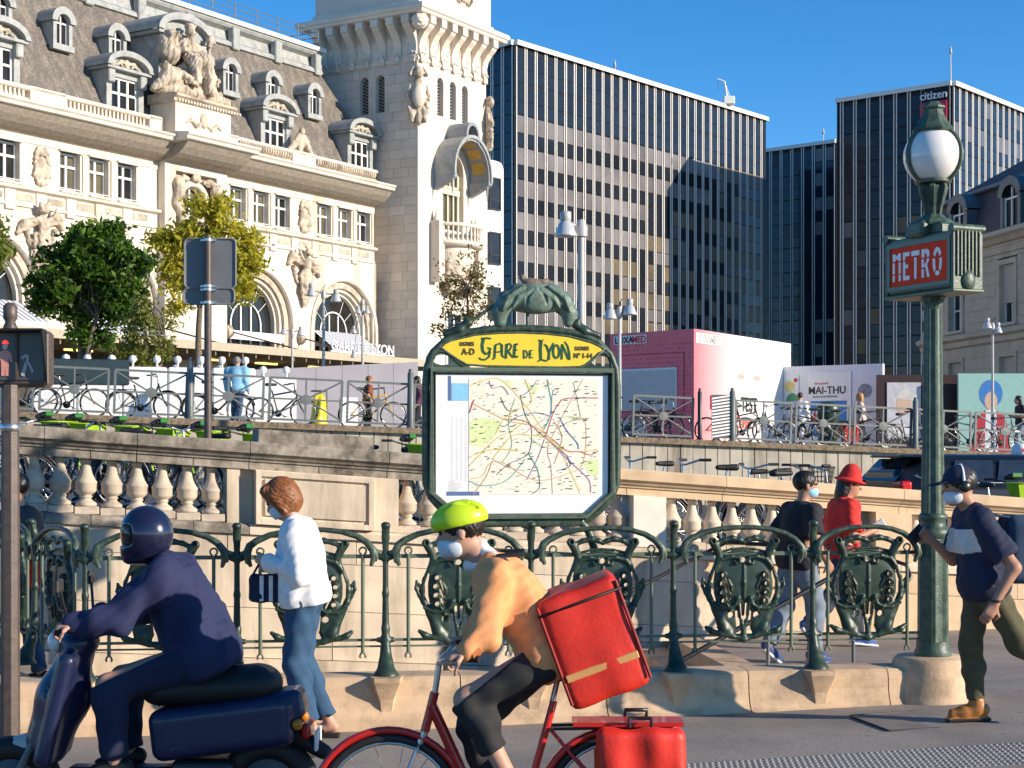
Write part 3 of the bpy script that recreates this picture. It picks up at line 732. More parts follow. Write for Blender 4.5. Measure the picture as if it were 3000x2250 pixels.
# carved stone women between the arches
def figure(seed, m=STONE_D):
    s = SDF((-1.7, -.75, -2.2), (1.7, .25, 1.9), .045)
    s.ell((0, -.42, 1.32), (.2, .22, .26), .04); s.cap((0, -.32, 1.1), (0, -.3, .9), .1, .12, .06); s.ell((0, -.3, .62), (.32, .22, .38), .1)
    s.ell((.03, -.28, .1), (.3, .2, .3), .1)
    s.chain([(-.3, -.3, .85), (-.62, -.38, 1.05), (-.75, -.35, 1.42)], [.12, .1, .08], .06); s.chain([(.3, -.3, .85), (.65, -.36, .72), (1.15, -.3, .62)], [.12, .1, .07], .06)
    s.chain([(-.14, -.28, -.05), (-.25, -.42, -.65), (-.12, -.25, -1.3)], [.2, .16, .1], .08); s.chain([(.16, -.28, -.05), (.18, -.36, -.8), (.05, -.2, -1.5)], [.2, .15, .09], .08)
    rg = random.Random(seed)
    for i in range(9):
        x = rg.uniform(-.5, .5); s.chain([(x, -.2, rg.uniform(-.4, .3)), (x * .8 + rg.uniform(-.2, .2), -.28, -.9), (x * .3, -.12, -1.8)], [.1, .1, .04], .05)
    for g in (-1, 1):
        s.chain([(g * .4, -.05, .7), (g * 1.0, -.12, 1.0 if g < 0 else .5), (g * 1.35, -.05, .55 if g < 0 else .1)], [.22, .25, .12], .12); s.chain([(g * .9, -.05, .4), (g * .6, -.05, -.4)], [.14, .08], .1)
    for i in range(7): s.ell((rg.uniform(-.3, .3), -.42, 1.35 + rg.uniform(-.2, .25)), (.12, .1, .1), .04)
    return s.wrinkle(.018, 14, seed).mesh('figure_relief', m)
FG = figure(5)
for u_, sx in ((8.05, 1), (27.6, -1)): O('figure_relief', FG, stn, (-u_, -.05, 12.15), scale=(sx, 1, 1))
# frieze brackets and panels
br = MB().cbox(-.28, .28, -.14, 0, 13.3, 13.64, .02).box(-.3, .3, -.12, -.0, 13.64, 14.22).mesh('frieze_bracket', STONE)
pn = MB().box(-.5, .5, -.075, -.03, 13.78, 14.1).mesh('frieze_panel', STONE_D)
for i in range(24):
    u_ = 2.3 + i * 1.87
    if not 14.2 < u_ < 19.8: O('frieze_bracket', br, stn, (-u_ - .93, 0, 0)); O('frieze_panel', pn, stn, (-u_, 0, 0))
# middle bay with round window
cm = -17.35
bay = P(MB().box(CB0, CB0 + .8, -.5, .3, BT, 17.0).box(CB1 - .8, CB1, -.5, .3, BT, 17.0).box(CB0 + .8, CB1 - .8, -.5, .3, 16.6, 17.0).box(CB0 + .8, CB1 - .8, -.5, .3, BT, 13.6), 'middle_bay', STONE)
mb = MB(); ro, n = .95, 24; sqp = []
for i in range(n):                                     # wall round the oculus
    a0, a1 = 2 * math.pi * i / n, 2 * math.pi * (i + 1) / n
    def edge(a):
        c_, s_ = math.cos(a), math.sin(a); k = min(1.8 / max(abs(c_), 1e-6), 1.5 / max(abs(s_), 1e-6)); return (cm + k * c_, 15.1 + k * s_)
    i0 = (cm + ro * math.cos(a0), 15.1 + ro * math.sin(a0)); i1 = (cm + ro * math.cos(a1), 15.1 + ro * math.sin(a1)); e0, e1 = edge(a0), edge(a1)
    mb.quad((i0[0], -.1, i0[1]), (i1[0], -.1, i1[1]), (e1[0], -.1, e1[1]), (e0[0], -.1, e0[1]))
P(mb, 'oculus_wall', STONE_D, bay)
oc = P(MB().ring((cm, -.25, 15.1), 1.02, .18, 32, 8, 'y').ring((cm, .0, 15.1), .86, .1, 32, 8, 'y'), 'oculus_ring', STONE, bay)
P(MB().prism(arcpts(cm, .95, 15.1, 0, 2 * math.pi, 24)[:-1], .12, .16, 'y'), 'oculus_glass', WG2.materials[0], bay)
P(MB().box(cm - .05, cm + .05, .02, .1, 14.2, 16).box(cm - .9, cm + .9, .025, .1, 15.05, 15.15), 'oculus_bars', WHITE, bay)
s = SDF((-2.0, -1.0, -1.7), (2.0, .2, 1.6), .05)
for g in (-1, 1):
    s.ell((g * 1.45, -.45, .75), (.38, .35, .42), .1); s.chain([(g * 1.45, -.5, .6), (g * 1.55, -.4, -.2), (g * 1.15, -.3, -1.0), (g * .5, -.25, -1.35)], [.3, .28, .22, .15], .1)
    s.ring = None
    for k in range(5): s.chain([(g * (1.25 + .08 * k), -.65, .3), (g * (1.3 + .08 * k), -.65, -.3), (g * (1.0 + .06 * k), -.5, -.9)], .045, .02)
    s.chain([(g * .6, -.3, 1.15), (g * 1.0, -.4, 1.2), (g * 1.3, -.5, 1.05)], [.12, .15, .12], .06)
s.ell((0, -.3, 1.3), (.3, .25, .25), .08)
O('volute_carving', s.wrinkle(.02, 10, 2).mesh('volute_carving', STONE_D), bay, (cm, -.15, 15.1))
a, b = CB0 - .1, CB1 + .1
cv = [(-.5, 16.98), (-.95, 17.05), (-1.25, 17.12), (-1.6, 17.28), (-1.95, 17.55), (-2.2, 17.8), (-2.3, 17.86), (0, 17.9), (0, 16.98)]
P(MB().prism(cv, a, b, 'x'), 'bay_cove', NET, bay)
run([(0, 17.86), (-2.35, 17.862), (-2.45, 17.9), (-2.45, 18.05), (-2.55, 18.12), (-2.55, 18.22), (-1.0, 18.4), (0, 18.4)], a - .3, b + .3, 'bay_cornice', STONE, bay)
P(MB().box(CB0 + .25, CB1 - .25, -1.0, .8, 18.35, 20.05), 'attic', STONE)
run([(-1.0, 20.02), (-1.1, 20.05), (-1.12, 20.2), (-1.3, 20.3), (-1.3, 20.42), (-1.0, 20.5), (.8, 20.5), (.8, 20.02)], CB0 + .05, CB1 - .05, 'attic_cornice', STONE_D)
for i in range(22): P(MB().box(CB0 + .3 + i * .22, CB0 + .42 + i * .22, -1.2, -1.08, 20.08, 20.2), 'dentil', STONE)
s = SDF((-1.6, -.3, -.5), (1.6, .1, .6), .035); s.ell((0, 0, .1), (.28, .18, .4), .05)
for g in (-1, 1): s.chain([(g * .25, 0, -.1), (g * .6, -.05, -.28), (g * .95, -.05, 0), (g * 1.35, -.02, -.2)], [.1, .1, .1, .04], .04)
O('garland_carving', s.mesh('garland_carving', STONE_D), stn, (cm, -1.0, 19.25))
# statue group on the attic
s = SDF((-3.2, -1.4, -.1), (3.2, 1.6, 4.6), .05)
s.ell((0, .1, .35), (2.7, .9, .55), .2); s.ell((.2, .1, 1.2), (1.2, .7, .9), .3)                # rock and drapery
s.ell((.0, .0, 2.75), (.42, .32, .6), .12); s.ell((-.02, -.1, 3.72), (.25, .27, .32), .05); s.cap((0, 0, 3.3), (0, -.05, 3.5), .14, .13, .06); s.ell((-.02, -.05, 3.98), (.27, .27, .1), .04)
s.chain([(.15, -.1, 2.3), (.35, -.85, 2.1), (.45, -.95, 1.0), (.5, -1.05, .45)], [.38, .36, .3, .22], .15)
s.chain([(-.15, -.1, 2.3), (-.3, -.75, 1.9), (-.35, -.85, .9)], [.36, .32, .26], .15)
s.chain([(.35, 0, 3.1), (.75, -.15, 2.75), (1.15, -.2, 2.45)], [.2, .16, .12], .08); s.chain([(1.25, -.15, 2.2), (1.35, -.15, 3.1), (1.45, -.15, 3.6)], [.1, .13, .2], .06)
s.chain([(-.35, 0, 3.1), (-.8, -.2, 2.8), (-.65, -.5, 2.4)], [.2, .17, .12], .08)
s.ell((-1.25, .3, 2.6), (.6, .6, .95), .15); s.ell((-1.25, .0, 3.2), (.45, .5, .3), .1); s.ell((-1.2, -.35, 2.95), (.4, .3, .4), .05, True)
s.ell((1.55, .0, 2.35), (.22, .22, .26), .04); s.chain([(1.55, 0, 2.05), (1.6, .0, 1.5), (1.55, -.1, .9)], [.2, .28, .22], .1); s.chain([(1.5, -.1, 1.1), (1.45, -.25, .5), (1.5, -.2, 0)], [.2, .15, .12], .08); s.chain([(1.7, -.05, 1.1), (1.75, -.15, .5), (1.75, -.1, 0)], [.2, .14, .12], .08)
s.chain([(1.75, 0, 1.85), (2.0, -.2, 1.4), (1.8, -.35, 1.1)], [.12, .1, .08], .06)
s.ell((-1.7, -.3, .95), (.7, .5, .55), .15); s.ell((-2.2, -.4, 1.35), (.24, .25, .3), .06); s.chain([(-1.4, -.6, 1.2), (-.9, -.9, .9), (-.5, -1.0, .6)], [.2, .16, .12], .1); s.chain([(-2.0, -.3, .8), (-2.6, -.3, .4), (-2.9, -.2, .1)], [.3, .25, .15], .12)
s.chain([(2.0, -.2, .5), (2.5, -.2, .35), (2.9, -.1, .15)], [.28, .25, .15], .12)
O('statue_group', s.wrinkle(.04, 9, 11).wrinkle(.025, 24, 3).clipz(0).mesh('statue_group', STONE_D), stn, (cm - .1, -.1, 20.48))
# roof
P(MB().quad((-UL, .55, 18.9), (1.3, .55, 18.9), (-2.2, 3.7, 25.7), (-UL, 3.7, 25.7)), 'slate_roof', SLATE)
P(MB().quad((1.3, .55, 18.9), (1.3, 8, 18.9), (-2.2, 8, 25.7), (-2.2, 3.7, 25.7)), 'roof_hip', SLATE_B)  # darker, bluer slate than the front: tower's shade put into the hip's colour
run([(3.6, 25.3), (3.35, 25.35), (3.4, 25.6), (3.75, 25.8), (3.85, 26.3), (3.5, 26.45), (3.4, 26.6), (3.4, 26.7), (9, 26.8), (9, 25.3)], -UL, -2.0, 'zinc_band', ZINC)
run([(3.25, 26.7), (3.25, 26.95), (9, 26.98), (9, 26.7)], -UL, -1.8, 'roof_edge', WHITE)
zb = MB().cbox(-.3, .3, 3.25, 3.7, 25.2, 26.5, .05).mesh('zinc_bracket', ZINC)
for i in range(12): O('zinc_bracket', zb, stn, (-2.5 - i * 3.75, 0, 0))
mb = MB()
for z in (27.3, 27.65, 28.0): mb.tube([(-UL, 3.6, z), (-2.2, 3.6, z)], .03, 5); mb.tube([(-2.2, 3.6, z), (-2.2, 8, z)], .03, 5)
for i in range(24): mb.tube([(-2.2 - i * 1.9, 3.6, 26.9), (-2.2 - i * 1.9, 3.6, 28.0)], .035, 5)
P(mb, 'roof_railing', GREYM)
def dormer_small():
    w_ = .62; e = MB(); e.box(-w_, -w_ + .22, -.1, 1.6, 0, 1.25); e.box(w_ - .22, w_, -.1, 1.6, 0, 1.25); e.box(-w_ - .08, w_ + .08, -.18, .1, -.25, .05)
    o_, i_ = arcpts(0, w_ + .16, 1.15, n=14), arcpts(0, w_ - .2, 1.15, n=14)
    for k in range(14):
        e.quad((o_[k][0], -.22, o_[k][1]), (i_[k][0], -.22, i_[k][1]), (i_[k + 1][0], -.22, i_[k + 1][1]), (o_[k + 1][0], -.22, o_[k + 1][1]))
        e.quad((o_[k][0], -.22, o_[k][1]), (o_[k + 1][0], -.22, o_[k + 1][1]), (o_[k + 1][0], 1.9, o_[k + 1][1]), (o_[k][0], 1.9, o_[k][1]))
        e.quad((i_[k][0], -.22, i_[k][1]), (i_[k][0], .2, i_[k][1]), (i_[k + 1][0], .2, i_[k + 1][1]), (i_[k + 1][0], -.22, i_[k + 1][1]))
    g = MB().add([(x, .15, z) for x, z in [(w_ - .2, 0)] + arcpts(0, w_ - .2, 1.15, n=12) + [(-w_ + .2, 0)]], [tuple(range(15))])
    f = MB().box(-.04, .04, .08, .14, 0, 1.55).box(-.42, .42, .085, .14, 1.1, 1.18).box(-.43, -.35, .08, .14, 0, 1.2).box(.35, .43, .08, .14, 0, 1.2)
    return e.mesh('small_dormer', ZINC), g.mesh('dormer_glass', GLASS), f.mesh('dormer_frame', WHITE)
def dormer_big():
    e = MB(); w_ = 1.15
    e.box(-w_, -w_ + .32, -.05, 2.0, 0, 2.0); e.box(w_ - .32, w_, -.05, 2.0, 0, 2.0); e.box(-w_ + .32, w_ - .32, -.03, 2.0, 1.72, 2.02)
    for g in (-1, 1): e.cbox(g * (w_ - .16) - .2, g * (w_ - .16) + .2, -.3, 0, 1.35, 2.02, .05)
    e.box(-w_ - .2, w_ + .2, -.4, 2.2, 2.02, 2.16)
    o_, i_ = arcpts(0, w_ + .28, 2.16, n=16, sq=.62), arcpts(0, w_ - .0, 2.16, n=16, sq=.52)
    for k in range(16):
        e.quad((o_[k][0], -.5, o_[k][1]), (i_[k][0], -.5, i_[k][1]), (i_[k + 1][0], -.5, i_[k + 1][1]), (o_[k + 1][0], -.5, o_[k + 1][1]))
        e.quad((o_[k][0], -.5, o_[k][1]), (o_[k + 1][0], -.5, o_[k + 1][1]), (o_[k + 1][0], 2.6, o_[k + 1][1]), (o_[k][0], 2.6, o_[k][1]))
        e.quad((i_[k][0], -.5, i_[k][1]), (i_[k][0], -.1, i_[k][1]), (i_[k + 1][0], -.1, i_[k + 1][1]), (i_[k + 1][0], -.5, i_[k + 1][1]))
    e.add([(x, -.1, z) for x, z in arcpts(0, w_, 2.16, n=16, sq=.52)], [tuple(range(17))])
    g = MB().quad((-.85, .2, 0), (.85, .2, 0), (.85, .2, 1.75), (-.85, .2, 1.75))
    f = MB()
    for x in (-.8, -.27, .27, .8): f.box(x - .06, x + .06, .1, .18, 0, 1.72)
    f.box(-.85, .85, .105, .18, .86, .98); f.box(-.85, .85, .105, .18, 1.62, 1.74)
    s = SDF((-1, -.35, 0), (1, .1, .6), .03); s.ell((0, 0, .25), (.16, .14, .24), .04)
    for q in (-1, 1): s.chain([(q * .1, -.05, .25), (q * .4, -.08, .3), (q * .6, -.06, .12), (q * .85, -.02, .05)], [.08, .09, .08, .04], .03); s.chain([(q * .3, -.05, .1), (q * .45, -.1, .2)], .06, .03)
    return e.mesh('big_dormer', ZINC), g.mesh('dormer_glass', GLASS), f.mesh('dormer_frame', WHITE), s.mesh('pediment_carving', STONE_D)
DS, DB = dormer_small(), dormer_big()
for u_ in (4.9, 8.7, 12.3, 20.9, 24.6, 28.4, 32.2):
    a = O('small_dormer', DS[0], stn, (-u_, 1.75, 22.15)); O('dormer_glass', DS[1], a); O('dormer_frame', DS[2], a)
for u_ in (1.9, 9.8, 21.5, 29.6):
    a = O('big_dormer', DB[0], stn, (-u_, .55, 19.25), scale=(1.12, 1, 1)); O('dormer_glass', DB[1], a); O('dormer_frame', DB[2], a); O('pediment_carving', DB[3], a, (0, -.12, 2.2))
a = O('niche_roof', DB[0], stn, (cm, .6, 21.2), scale=(1.5, 1, 1.3))
# canopy over the forecourt
P(MB().box(-UL, -3.3, -5.2, -.02, 7.02, 7.3), 'canopy', mat('canopy_metal', (.34, .28, .2), .6, .1))
for i in range(44): P(MB().box(-UL + i * 1.0, -UL + i * 1.0 + .08, -5.15, -.1, 6.72, 7.02), 'canopy_rib', mat('canopy_rib', (.20, .155, .10), .7))
P(MB().box(-UL, -3.3, -5.3, -5.2, 6.95, 7.36), 'canopy_edge', mat('canopy_edge', (.42, .36, .26), .6))
LT = mat('strip_light', (1, .72, .18), .5, 0, em=2.2)
for i in range(9): P(MB().box(-42 + i * 4.4, -40.4 + i * 4.4, -3.2, -3.0, 6.62, 6.7), 'strip_light', LT)
P(MB().box(-UL, -3.3, -.5, -.02, BT, 6.9), 'shopfront', mat('shopfront_dark', (.03, .025, .02), .5, .5, .5))
lt = MB(); O('station_name', text_mesh('GARE DE LYON', .82, .06, WHITE_B, 1.0, bold=.004), stn, (-9.1, -5.22, 7.45))
P(MB().tube([(-12, -5.2, 7.42), (-6.2, -5.2, 7.42)], .04, 6), 'sign_rail', WHITE)
for u_ in (8.3, 14.4, 20.6, 27.6):
    P(MB().tube([(-u_, -.25, 8.5), (-u_ + .3, -4.9, 7.35)], .045, 6), 'canopy_tie', BLACKM)
    s = SDF((-.4, -.45, -.5), (.4, .1, .5), .04); s.ell((0, -.12, 0), (.26, .26, .36), .06); s.ell((0, -.3, -.1), (.14, .14, .14), .04)
    O('lion_mask', s.wrinkle(.02, 16, 3).mesh('lion_mask', STONE_D), stn, (-u_, 0, 8.5))
P(MB().tube([(-.6, .9, BT), (-.6, .9, 12.3), (-.75, .7, 12.8)], .1, 8).lathe([(.1, 12.3), (.22, 12.5), (.22, 12.7)], 8, (-.6, .9, 0)), 'drainpipe', ZINC)

# ---------------------------------------------------------------- clock tower
TC = Vector((-5.75, 100, 0)); TW = 7.6
twr = thing('clock_tower', 'tall square pale stone tower with corbelled cornice beside the station', 'tower', TC, FA)
def slot_wall(mapf, w0, w1, z0, z1, ops):             # flat wall with arched slots; mapf(a, depth, z) -> point
    mb = MB(); n = 12; xs = [w0]
    for c, h, za, zs in sorted(ops): xs += [c - h * math.cos(math.pi * i / n) for i in range(n + 1)]
    xs.append(w1)
    for a, b in zip(xs, xs[1:]):
        op = [o for o in ops if abs((a + b) / 2 - o[0]) < o[1]]
        if not op: mb.quad(mapf(a, 0, z0), mapf(b, 0, z0), mapf(b, 0, z1), mapf(a, 0, z1)); continue
        c, h, za, zs = op[0]; t = lambda x: zs + math.sqrt(max(h * h - (x - c) ** 2, 0))
        mb.quad(mapf(a, 0, z0), mapf(b, 0, z0), mapf(b, 0, za), mapf(a, 0, za)); mb.quad(mapf(a, 0, t(a)), mapf(b, 0, t(b)), mapf(b, 0, z1), mapf(a, 0, z1))
        mb.quad(mapf(a, 0, t(a)), mapf(a, .6, t(a)), mapf(b, .6, t(b)), mapf(b, 0, t(b))); mb.quad(mapf(a, 0, za), mapf(b, 0, za), mapf(b, .6, za), mapf(a, .6, za))
    for c, h, za, zs in ops:
        for g in (-1, 1): mb.quad(mapf(c + g * h, 0, za), mapf(c + g * h, .6, za), mapf(c + g * h, .6, zs), mapf(c + g * h, 0, zs))
    return mb
LITOPS = [(2.41, .34, 22.9, 24.95), (3.8, .34, 22.9, 24.95), (5.15, .34, 22.9, 24.95), (3.8, 1.2, 15.9, 19.6)]
def mlit(a, d, z): return (a, d, z)
def mlef(a, d, z): return (d, a, z)
def litwall():
    lo = slot_wall(mlit, 0, TW, 22.4, 30, LITOPS[:3]); up = slot_wall(mlit, 0, TW, 2, 22.4, LITOPS[3:]); lo.add(up.v, up.f); return lo
P(litwall(), 'front_face', STONE_T, twr)
P(slot_wall(mlef, 0, TW, 2, 30, [(4.1, .33, 23.0, 25.0), (2.85, .33, 23.0, 25.0)]), 'side_face', STONE_T, twr)
P(MB().box(.62, TW, .62, TW, 2, 40), 'tower_core', mat('tower_dark', (.02, .025, .03), .5), twr)
P(MB().quad((TW, 0, 2), (TW, TW, 2), (TW, TW, 30), (TW, 0, 30)), 'rear_face', STONE_T, twr)
LATT = mat('lattice', (.10, .14, .15), .4, .2)
lat = MB()
for c, g in [(o[0], mlit) for o in LITOPS[:3]] + [(4.1, mlef), (2.85, mlef)]:
    m_ = MB(); m_.add([g(c + x, .35, z) for x, z in [(.34, 22.9)] + arcpts(0, .34, 24.95, n=8) + [(-.34, 22.9)]], [tuple(range(11))])
    s_ = P(m_, 'slot_glass', GLASS, twr)
    b_ = MB()
    for i in range(12):
        z = 22.9 + i * .2
        for q in (-1, 1): b_.tube([g(c - .33 * q, .3, z), g(c + .33 * q, .3, z + .33)], .022, 4)
    P(b_, 'lattice', GREYL, s_)
# ashlar blocks on the shaded side and the chamfer
ub = unit_box('ashlar', STONE_T); items = []; rg = random.Random(5)
row = 0; z = 2.6
while z < 27.6:
    hgt = .58; y = .02 if row % 2 else -.35
    if row == 0: pass
    while y < TW:
        L = rg.uniform(.95, 1.35); a, b = max(y, .02), min(y + L, TW)
        cl = [(c - .36, c + .36) for c in (2.85, 4.1)] if 22.4 < z < 25.4 else []
        seg = [(a, b)]
        for c0, c1 in cl:
            ns = []
            for s0, s1 in seg:
                if s1 <= c0 or s0 >= c1: ns.append((s0, s1)); continue
                if s0 < c0: ns.append((s0, c0))
                if s1 > c1: ns.append((c1, s1))
            seg = ns
        for s0, s1 in seg:
            if s1 - s0 > .12: items.append(((-.012 + rg.uniform(-.004, .004), (s0 + s1) / 2, z + hgt / 2), (.05, s1 - s0 - .022, hgt - .022), 'a', (0, 0, 0), (5 - s0) + (2 if z > 8 else -3)))
        y += L
    z += hgt; row += 1
pieces(twr, 'ashlar', items, {'a': ub}, 300)
P(MB().prism([(-.06, .1), (-.04, -.04), (.75, -.05), (.74, .1)], 2, 21.9, 'z'), 'corner_pier', STONE_T, twr)
P(MB().prism([(-.1, .3), (-.1, -.1), (.4, -.1), (.4, .3)], 21.9, 22.1, 'z'), 'pier_cap', STONE_T, twr)
# cartouche on the corner, another on the far corner
CT = ornament(9, 1.5, 3.9, 16, .3, STONE_D, .06, 'cartouche')
o = O('cartouche', CT, twr, (-.05, -.05, 23.7), R(-45)); s = SDF((-.5, -.6, -.8), (.5, .2, .8), .05); s.ell((0, -.3, 0), (.42, .25, .7), .05); O('shield_boss', s.mesh('shield_boss', STONE_T), o, (0, -.12, -.1))
O('cartouche', CT, twr, (TW + .05, -.05, 23.3), R(45))
# cornice
def square(pr, name, m, x0=0, x1=TW):
    mb = MB(); n = len(pr)
    cs = []
    for o_, z in pr: cs.append([(x0 - o_, x0 - o_, z), (x1 + o_, x0 - o_, z), (x1 + o_, x1 + o_, z), (x0 - o_, x1 + o_, z)])
    for a, b in zip(cs, cs[1:]):
        for i in range(4): mb.quad(a[i], a[(i + 1) % 4], b[(i + 1) % 4], b[i])
    return P(mb, name, m, twr)
square([(0, 25.9), (.09, 25.95), (.09, 26.1), (.02, 26.15)], 'string_course', STONE_T)
square([(0.0, 28.55), (.95, 28.56), (1.0, 28.6), (1.02, 28.75), (1.12, 28.8), (1.16, 28.95), (1.1, 29.1), (.6, 29.25), (.35, 29.3), (.35, 29.55), (.25, 29.6)], 'cornice', STONE_T)
P(MB().box(-.22, TW + .22, -.22, TW + .22, 29.5, 42), 'upper_shaft', STONE_T, twr)
cor = MB().prism([(0, 26.2), (-.1, 26.25), (-.14, 26.5), (-.1, 26.8), (-.22, 27.2), (-.5, 27.6), (-.78, 27.85), (-.86, 28.0), (-.98, 28.05), (-.98, 28.5), (-.9, 28.555), (0, 28.555)], -.27, .27, 'x').mesh('corbel', STONE_T)
rose = ornament(4, .6, .75, 8, .12, STONE_T, .05, 'rosette')
tear = MB().ring((0, -.02, 27.1), .2, .05, 14, 5, 'y', 0, 2 * math.pi, 1.7).mesh('drop_ornament', STONE_T)
ncb = 7
for i in range(ncb):
    t = .3 + (TW - .6) * i / (ncb - 1)
    for (lx, ly, rz) in ((t, 0, 0), (0, t, R(-90))):
        c = O('corbel', cor, twr, (lx, ly, 0), rz); O('rosette', rose, c, (0, -.1, 26.15))
        if i < ncb - 1:
            dx_, dy_ = ((TW - .6) / (ncb - 1) / 2, 0)
            O('drop_ornament', tear, c, (dx_ if rz == 0 else -dx_, 0, 0))
s = SDF((-.6, -.6, 27.5), (.5, .5, 28.7), .05); s.ell((-.0, -.0, 28.1), (.5, .5, .5), .05); O('corner_shell', s.wrinkle(.03, 20, 2).mesh('corner_shell', STONE_T), twr, (-.55, -.55, 0))
O('carved_relief', ornament(12, 2.4, 1.2, 14, .12, STONE_D, .05), twr, (4.6, -.22, 31.0))
# hooded window and balcony
wc = 3.8
P(MB().add([(wc + x, .5, z) for x, z in [(1.2, 15.9)] + arcpts(0, 1.2, 19.6, n=16) + [(-1.2, 15.9)]], [tuple(range(19))]), 'balcony_window', WG2.materials[0], twr)
CREAMP = mat('cream_paint', (.62, .58, .42), .6, .05)
mb = MB()
for x in (-1.1, -.62, 0, .62, 1.1): mb.box(wc + x - .07, wc + x + .07, .38, .47, 15.9, 18.3)
mb.box(wc - 1.2, wc + 1.2, .25, .48, 18.2, 18.55); mb.box(wc - 1.2, wc + 1.2, .3, .48, 18.6, 18.75)
for x in (-.7, -.25, .25, .7): mb.box(wc + x - .04, wc + x + .04, .4, .47, 18.7, 20.4)
mb.box(wc - 1.2, wc - .95, .3, .46, 15.9, 19.5); mb.box(wc + .95, wc + 1.2, .3, .46, 15.9, 19.5)
P(mb, 'balcony_window_frame', CREAMP, twr)
HZ = mat('hood_zinc', (.26, .28, .30), .45, .12, 4); GOLD = mat('gilt_mosaic', (.55, .32, .05), .4, .3, 9, .5, 20)
def hood(r0, r1, d, z, a0, a1, c, m, n=20):
    mb = MB(); o_ = [(c + r0 * math.cos(a0 + (a1 - a0) * i / n), z + r0 * 1.12 * math.sin(a0 + (a1 - a0) * i / n)) for i in range(n + 1)]
    i_ = [(c + r1 * math.cos(a0 + (a1 - a0) * i / n), z + r1 * 1.12 * math.sin(a0 + (a1 - a0) * i / n)) for i in range(n + 1)]
    for k in range(n):
        for (A, B, y0, y1) in ((o_[k], o_[k + 1], -d, 0), (i_[k + 1], i_[k], -d, 0)): mb.quad((A[0], y0, A[1]), (B[0], y0, B[1]), (B[0], y1, B[1]), (A[0], y1, A[1]))
        mb.quad((o_[k][0], -d, o_[k][1]), (i_[k][0], -d, i_[k][1]), (i_[k + 1][0], -d, i_[k + 1][1]), (o_[k + 1][0], -d, o_[k + 1][1]))
    for k in (0, n): mb.quad((o_[k][0], -d, o_[k][1]), (o_[k][0], 0, o_[k][1]), (i_[k][0], 0, i_[k][1]), (i_[k][0], -d, i_[k][1]))
    return mb
h = P(hood(2.1, 1.85, 1.5, 19.35, R(-12), R(192), wc, HZ), 'window_hood', HZ, twr)
P(hood(.75, .55, 1.55, 21.75, R(-35), R(215), wc, HZ), 'hood_crest', HZ, h)
P(hood(2.16, 1.98, 1.62, 19.35, R(-8), R(188), wc, HZ), 'hood_rim', ZINC, h, loc=(0, 0, 0))
for a0 in (8, 36, 64, 116, 144):
    mb = MB()
    for k in range(6):
        q0, q1 = R(a0 + k * 3.6), R(a0 + (k + 1) * 3.6); r = 1.83
        mb.quad(*[(wc + r * math.cos(q), y, 19.35 + r * 1.12 * math.sin(q)) for q, y in ((q0, -1.25), (q0, -.3), (q1, -.3), (q1, -1.25))])
    P(mb, 'gilt_panel', GOLD, h)
for g in (-1, 1):
    P(MB().prism([(0, 18.2), (-.3, 18.3), (-1.3, 18.75), (-1.55, 18.9), (-1.55, 19.1), (0, 19.1)], wc + g * 1.95 - .2, wc + g * 1.95 + .2, 'x').tube([(wc + g * 1.95, -1.3, 18.8), (wc + g * 1.95, -1.3, 17.9)], [.09, .03], 6), 'hood_bracket', HZ, h)
bal = MB(); zb_ = 14.9; R2 = 2.15
def half(r, z, n=18, sq=.75): return [(wc - r * math.cos(math.pi * i / n), -r * sq * math.sin(math.pi * i / n), z) for i in range(n + 1)]
def shell(pr, name, m, par):
    mb = MB(); c = [half(r, z) for r, z in pr]
    for a, b in zip(c, c[1:]):
        for i in range(18): mb.quad(a[i], a[i + 1], b[i + 1], b[i])
    return P(mb, name, m, par)
by = shell([(.2, 12.9), (.9, 13.1), (1.45, 13.7), (1.7, 14.4), (1.75, 14.75), (2.2, 14.8), (2.35, 14.9), (2.35, 15.05), (2.25, 15.1), (0, 15.12)], 'balcony', STONE_T, twr)
shell([(2.0, 15.98), (2.3, 15.98), (2.34, 16.06), (2.3, 16.18), (2.0, 16.2)], 'balcony_rail', STONE_T, by)
bl = MB().lathe([(.1, 15.1), (.1, 15.2), (.05, 15.3), (.1, 15.5), (.05, 15.8), (.08, 15.98)], 8).mesh('balcony_baluster', STONE_T)
for i in range(19):
    q = math.pi * (i + .5) / 19; O('balcony_baluster', bl, by, (wc - 2.17 * math.cos(q), -2.17 * .75 * math.sin(q), 0))
for g in (-1, 1): P(MB().cbox(wc + g * 2.2 - .3, wc + g * 2.2 + .3, -.7, .02, 12.5, 16.25, .03).lathe([(.25, 16.25), (.02, 17.0)], 6, (wc + g * 2.2, -.3, 0)), 'balcony_pier', STONE_T, by)
O('balcony_carving', ornament(21, 3.0, 2.6, 22, .35, STONE_D, .07, 'balcony_carving'), by, (wc, -.25, 13.2))
P(MB().box(wc - .7, wc + .7, -.03, .2, 7.5, 10.6), 'lower_window', GLASS, twr)
P(MB().box(wc - .06, wc + .06, -.08, -.03, 7.5, 10.6).box(wc - .8, wc + .8, -.09, -.03, 9.2, 9.3).box(wc - .85, wc - .7, -.1, .1, 7.4, 10.8).box(wc + .7, wc + .85, -.1, .1, 7.4, 10.8).box(wc - .85, wc + .85, -.1, .1, 10.65, 10.8), 'lower_window_frame', WHITE, twr)
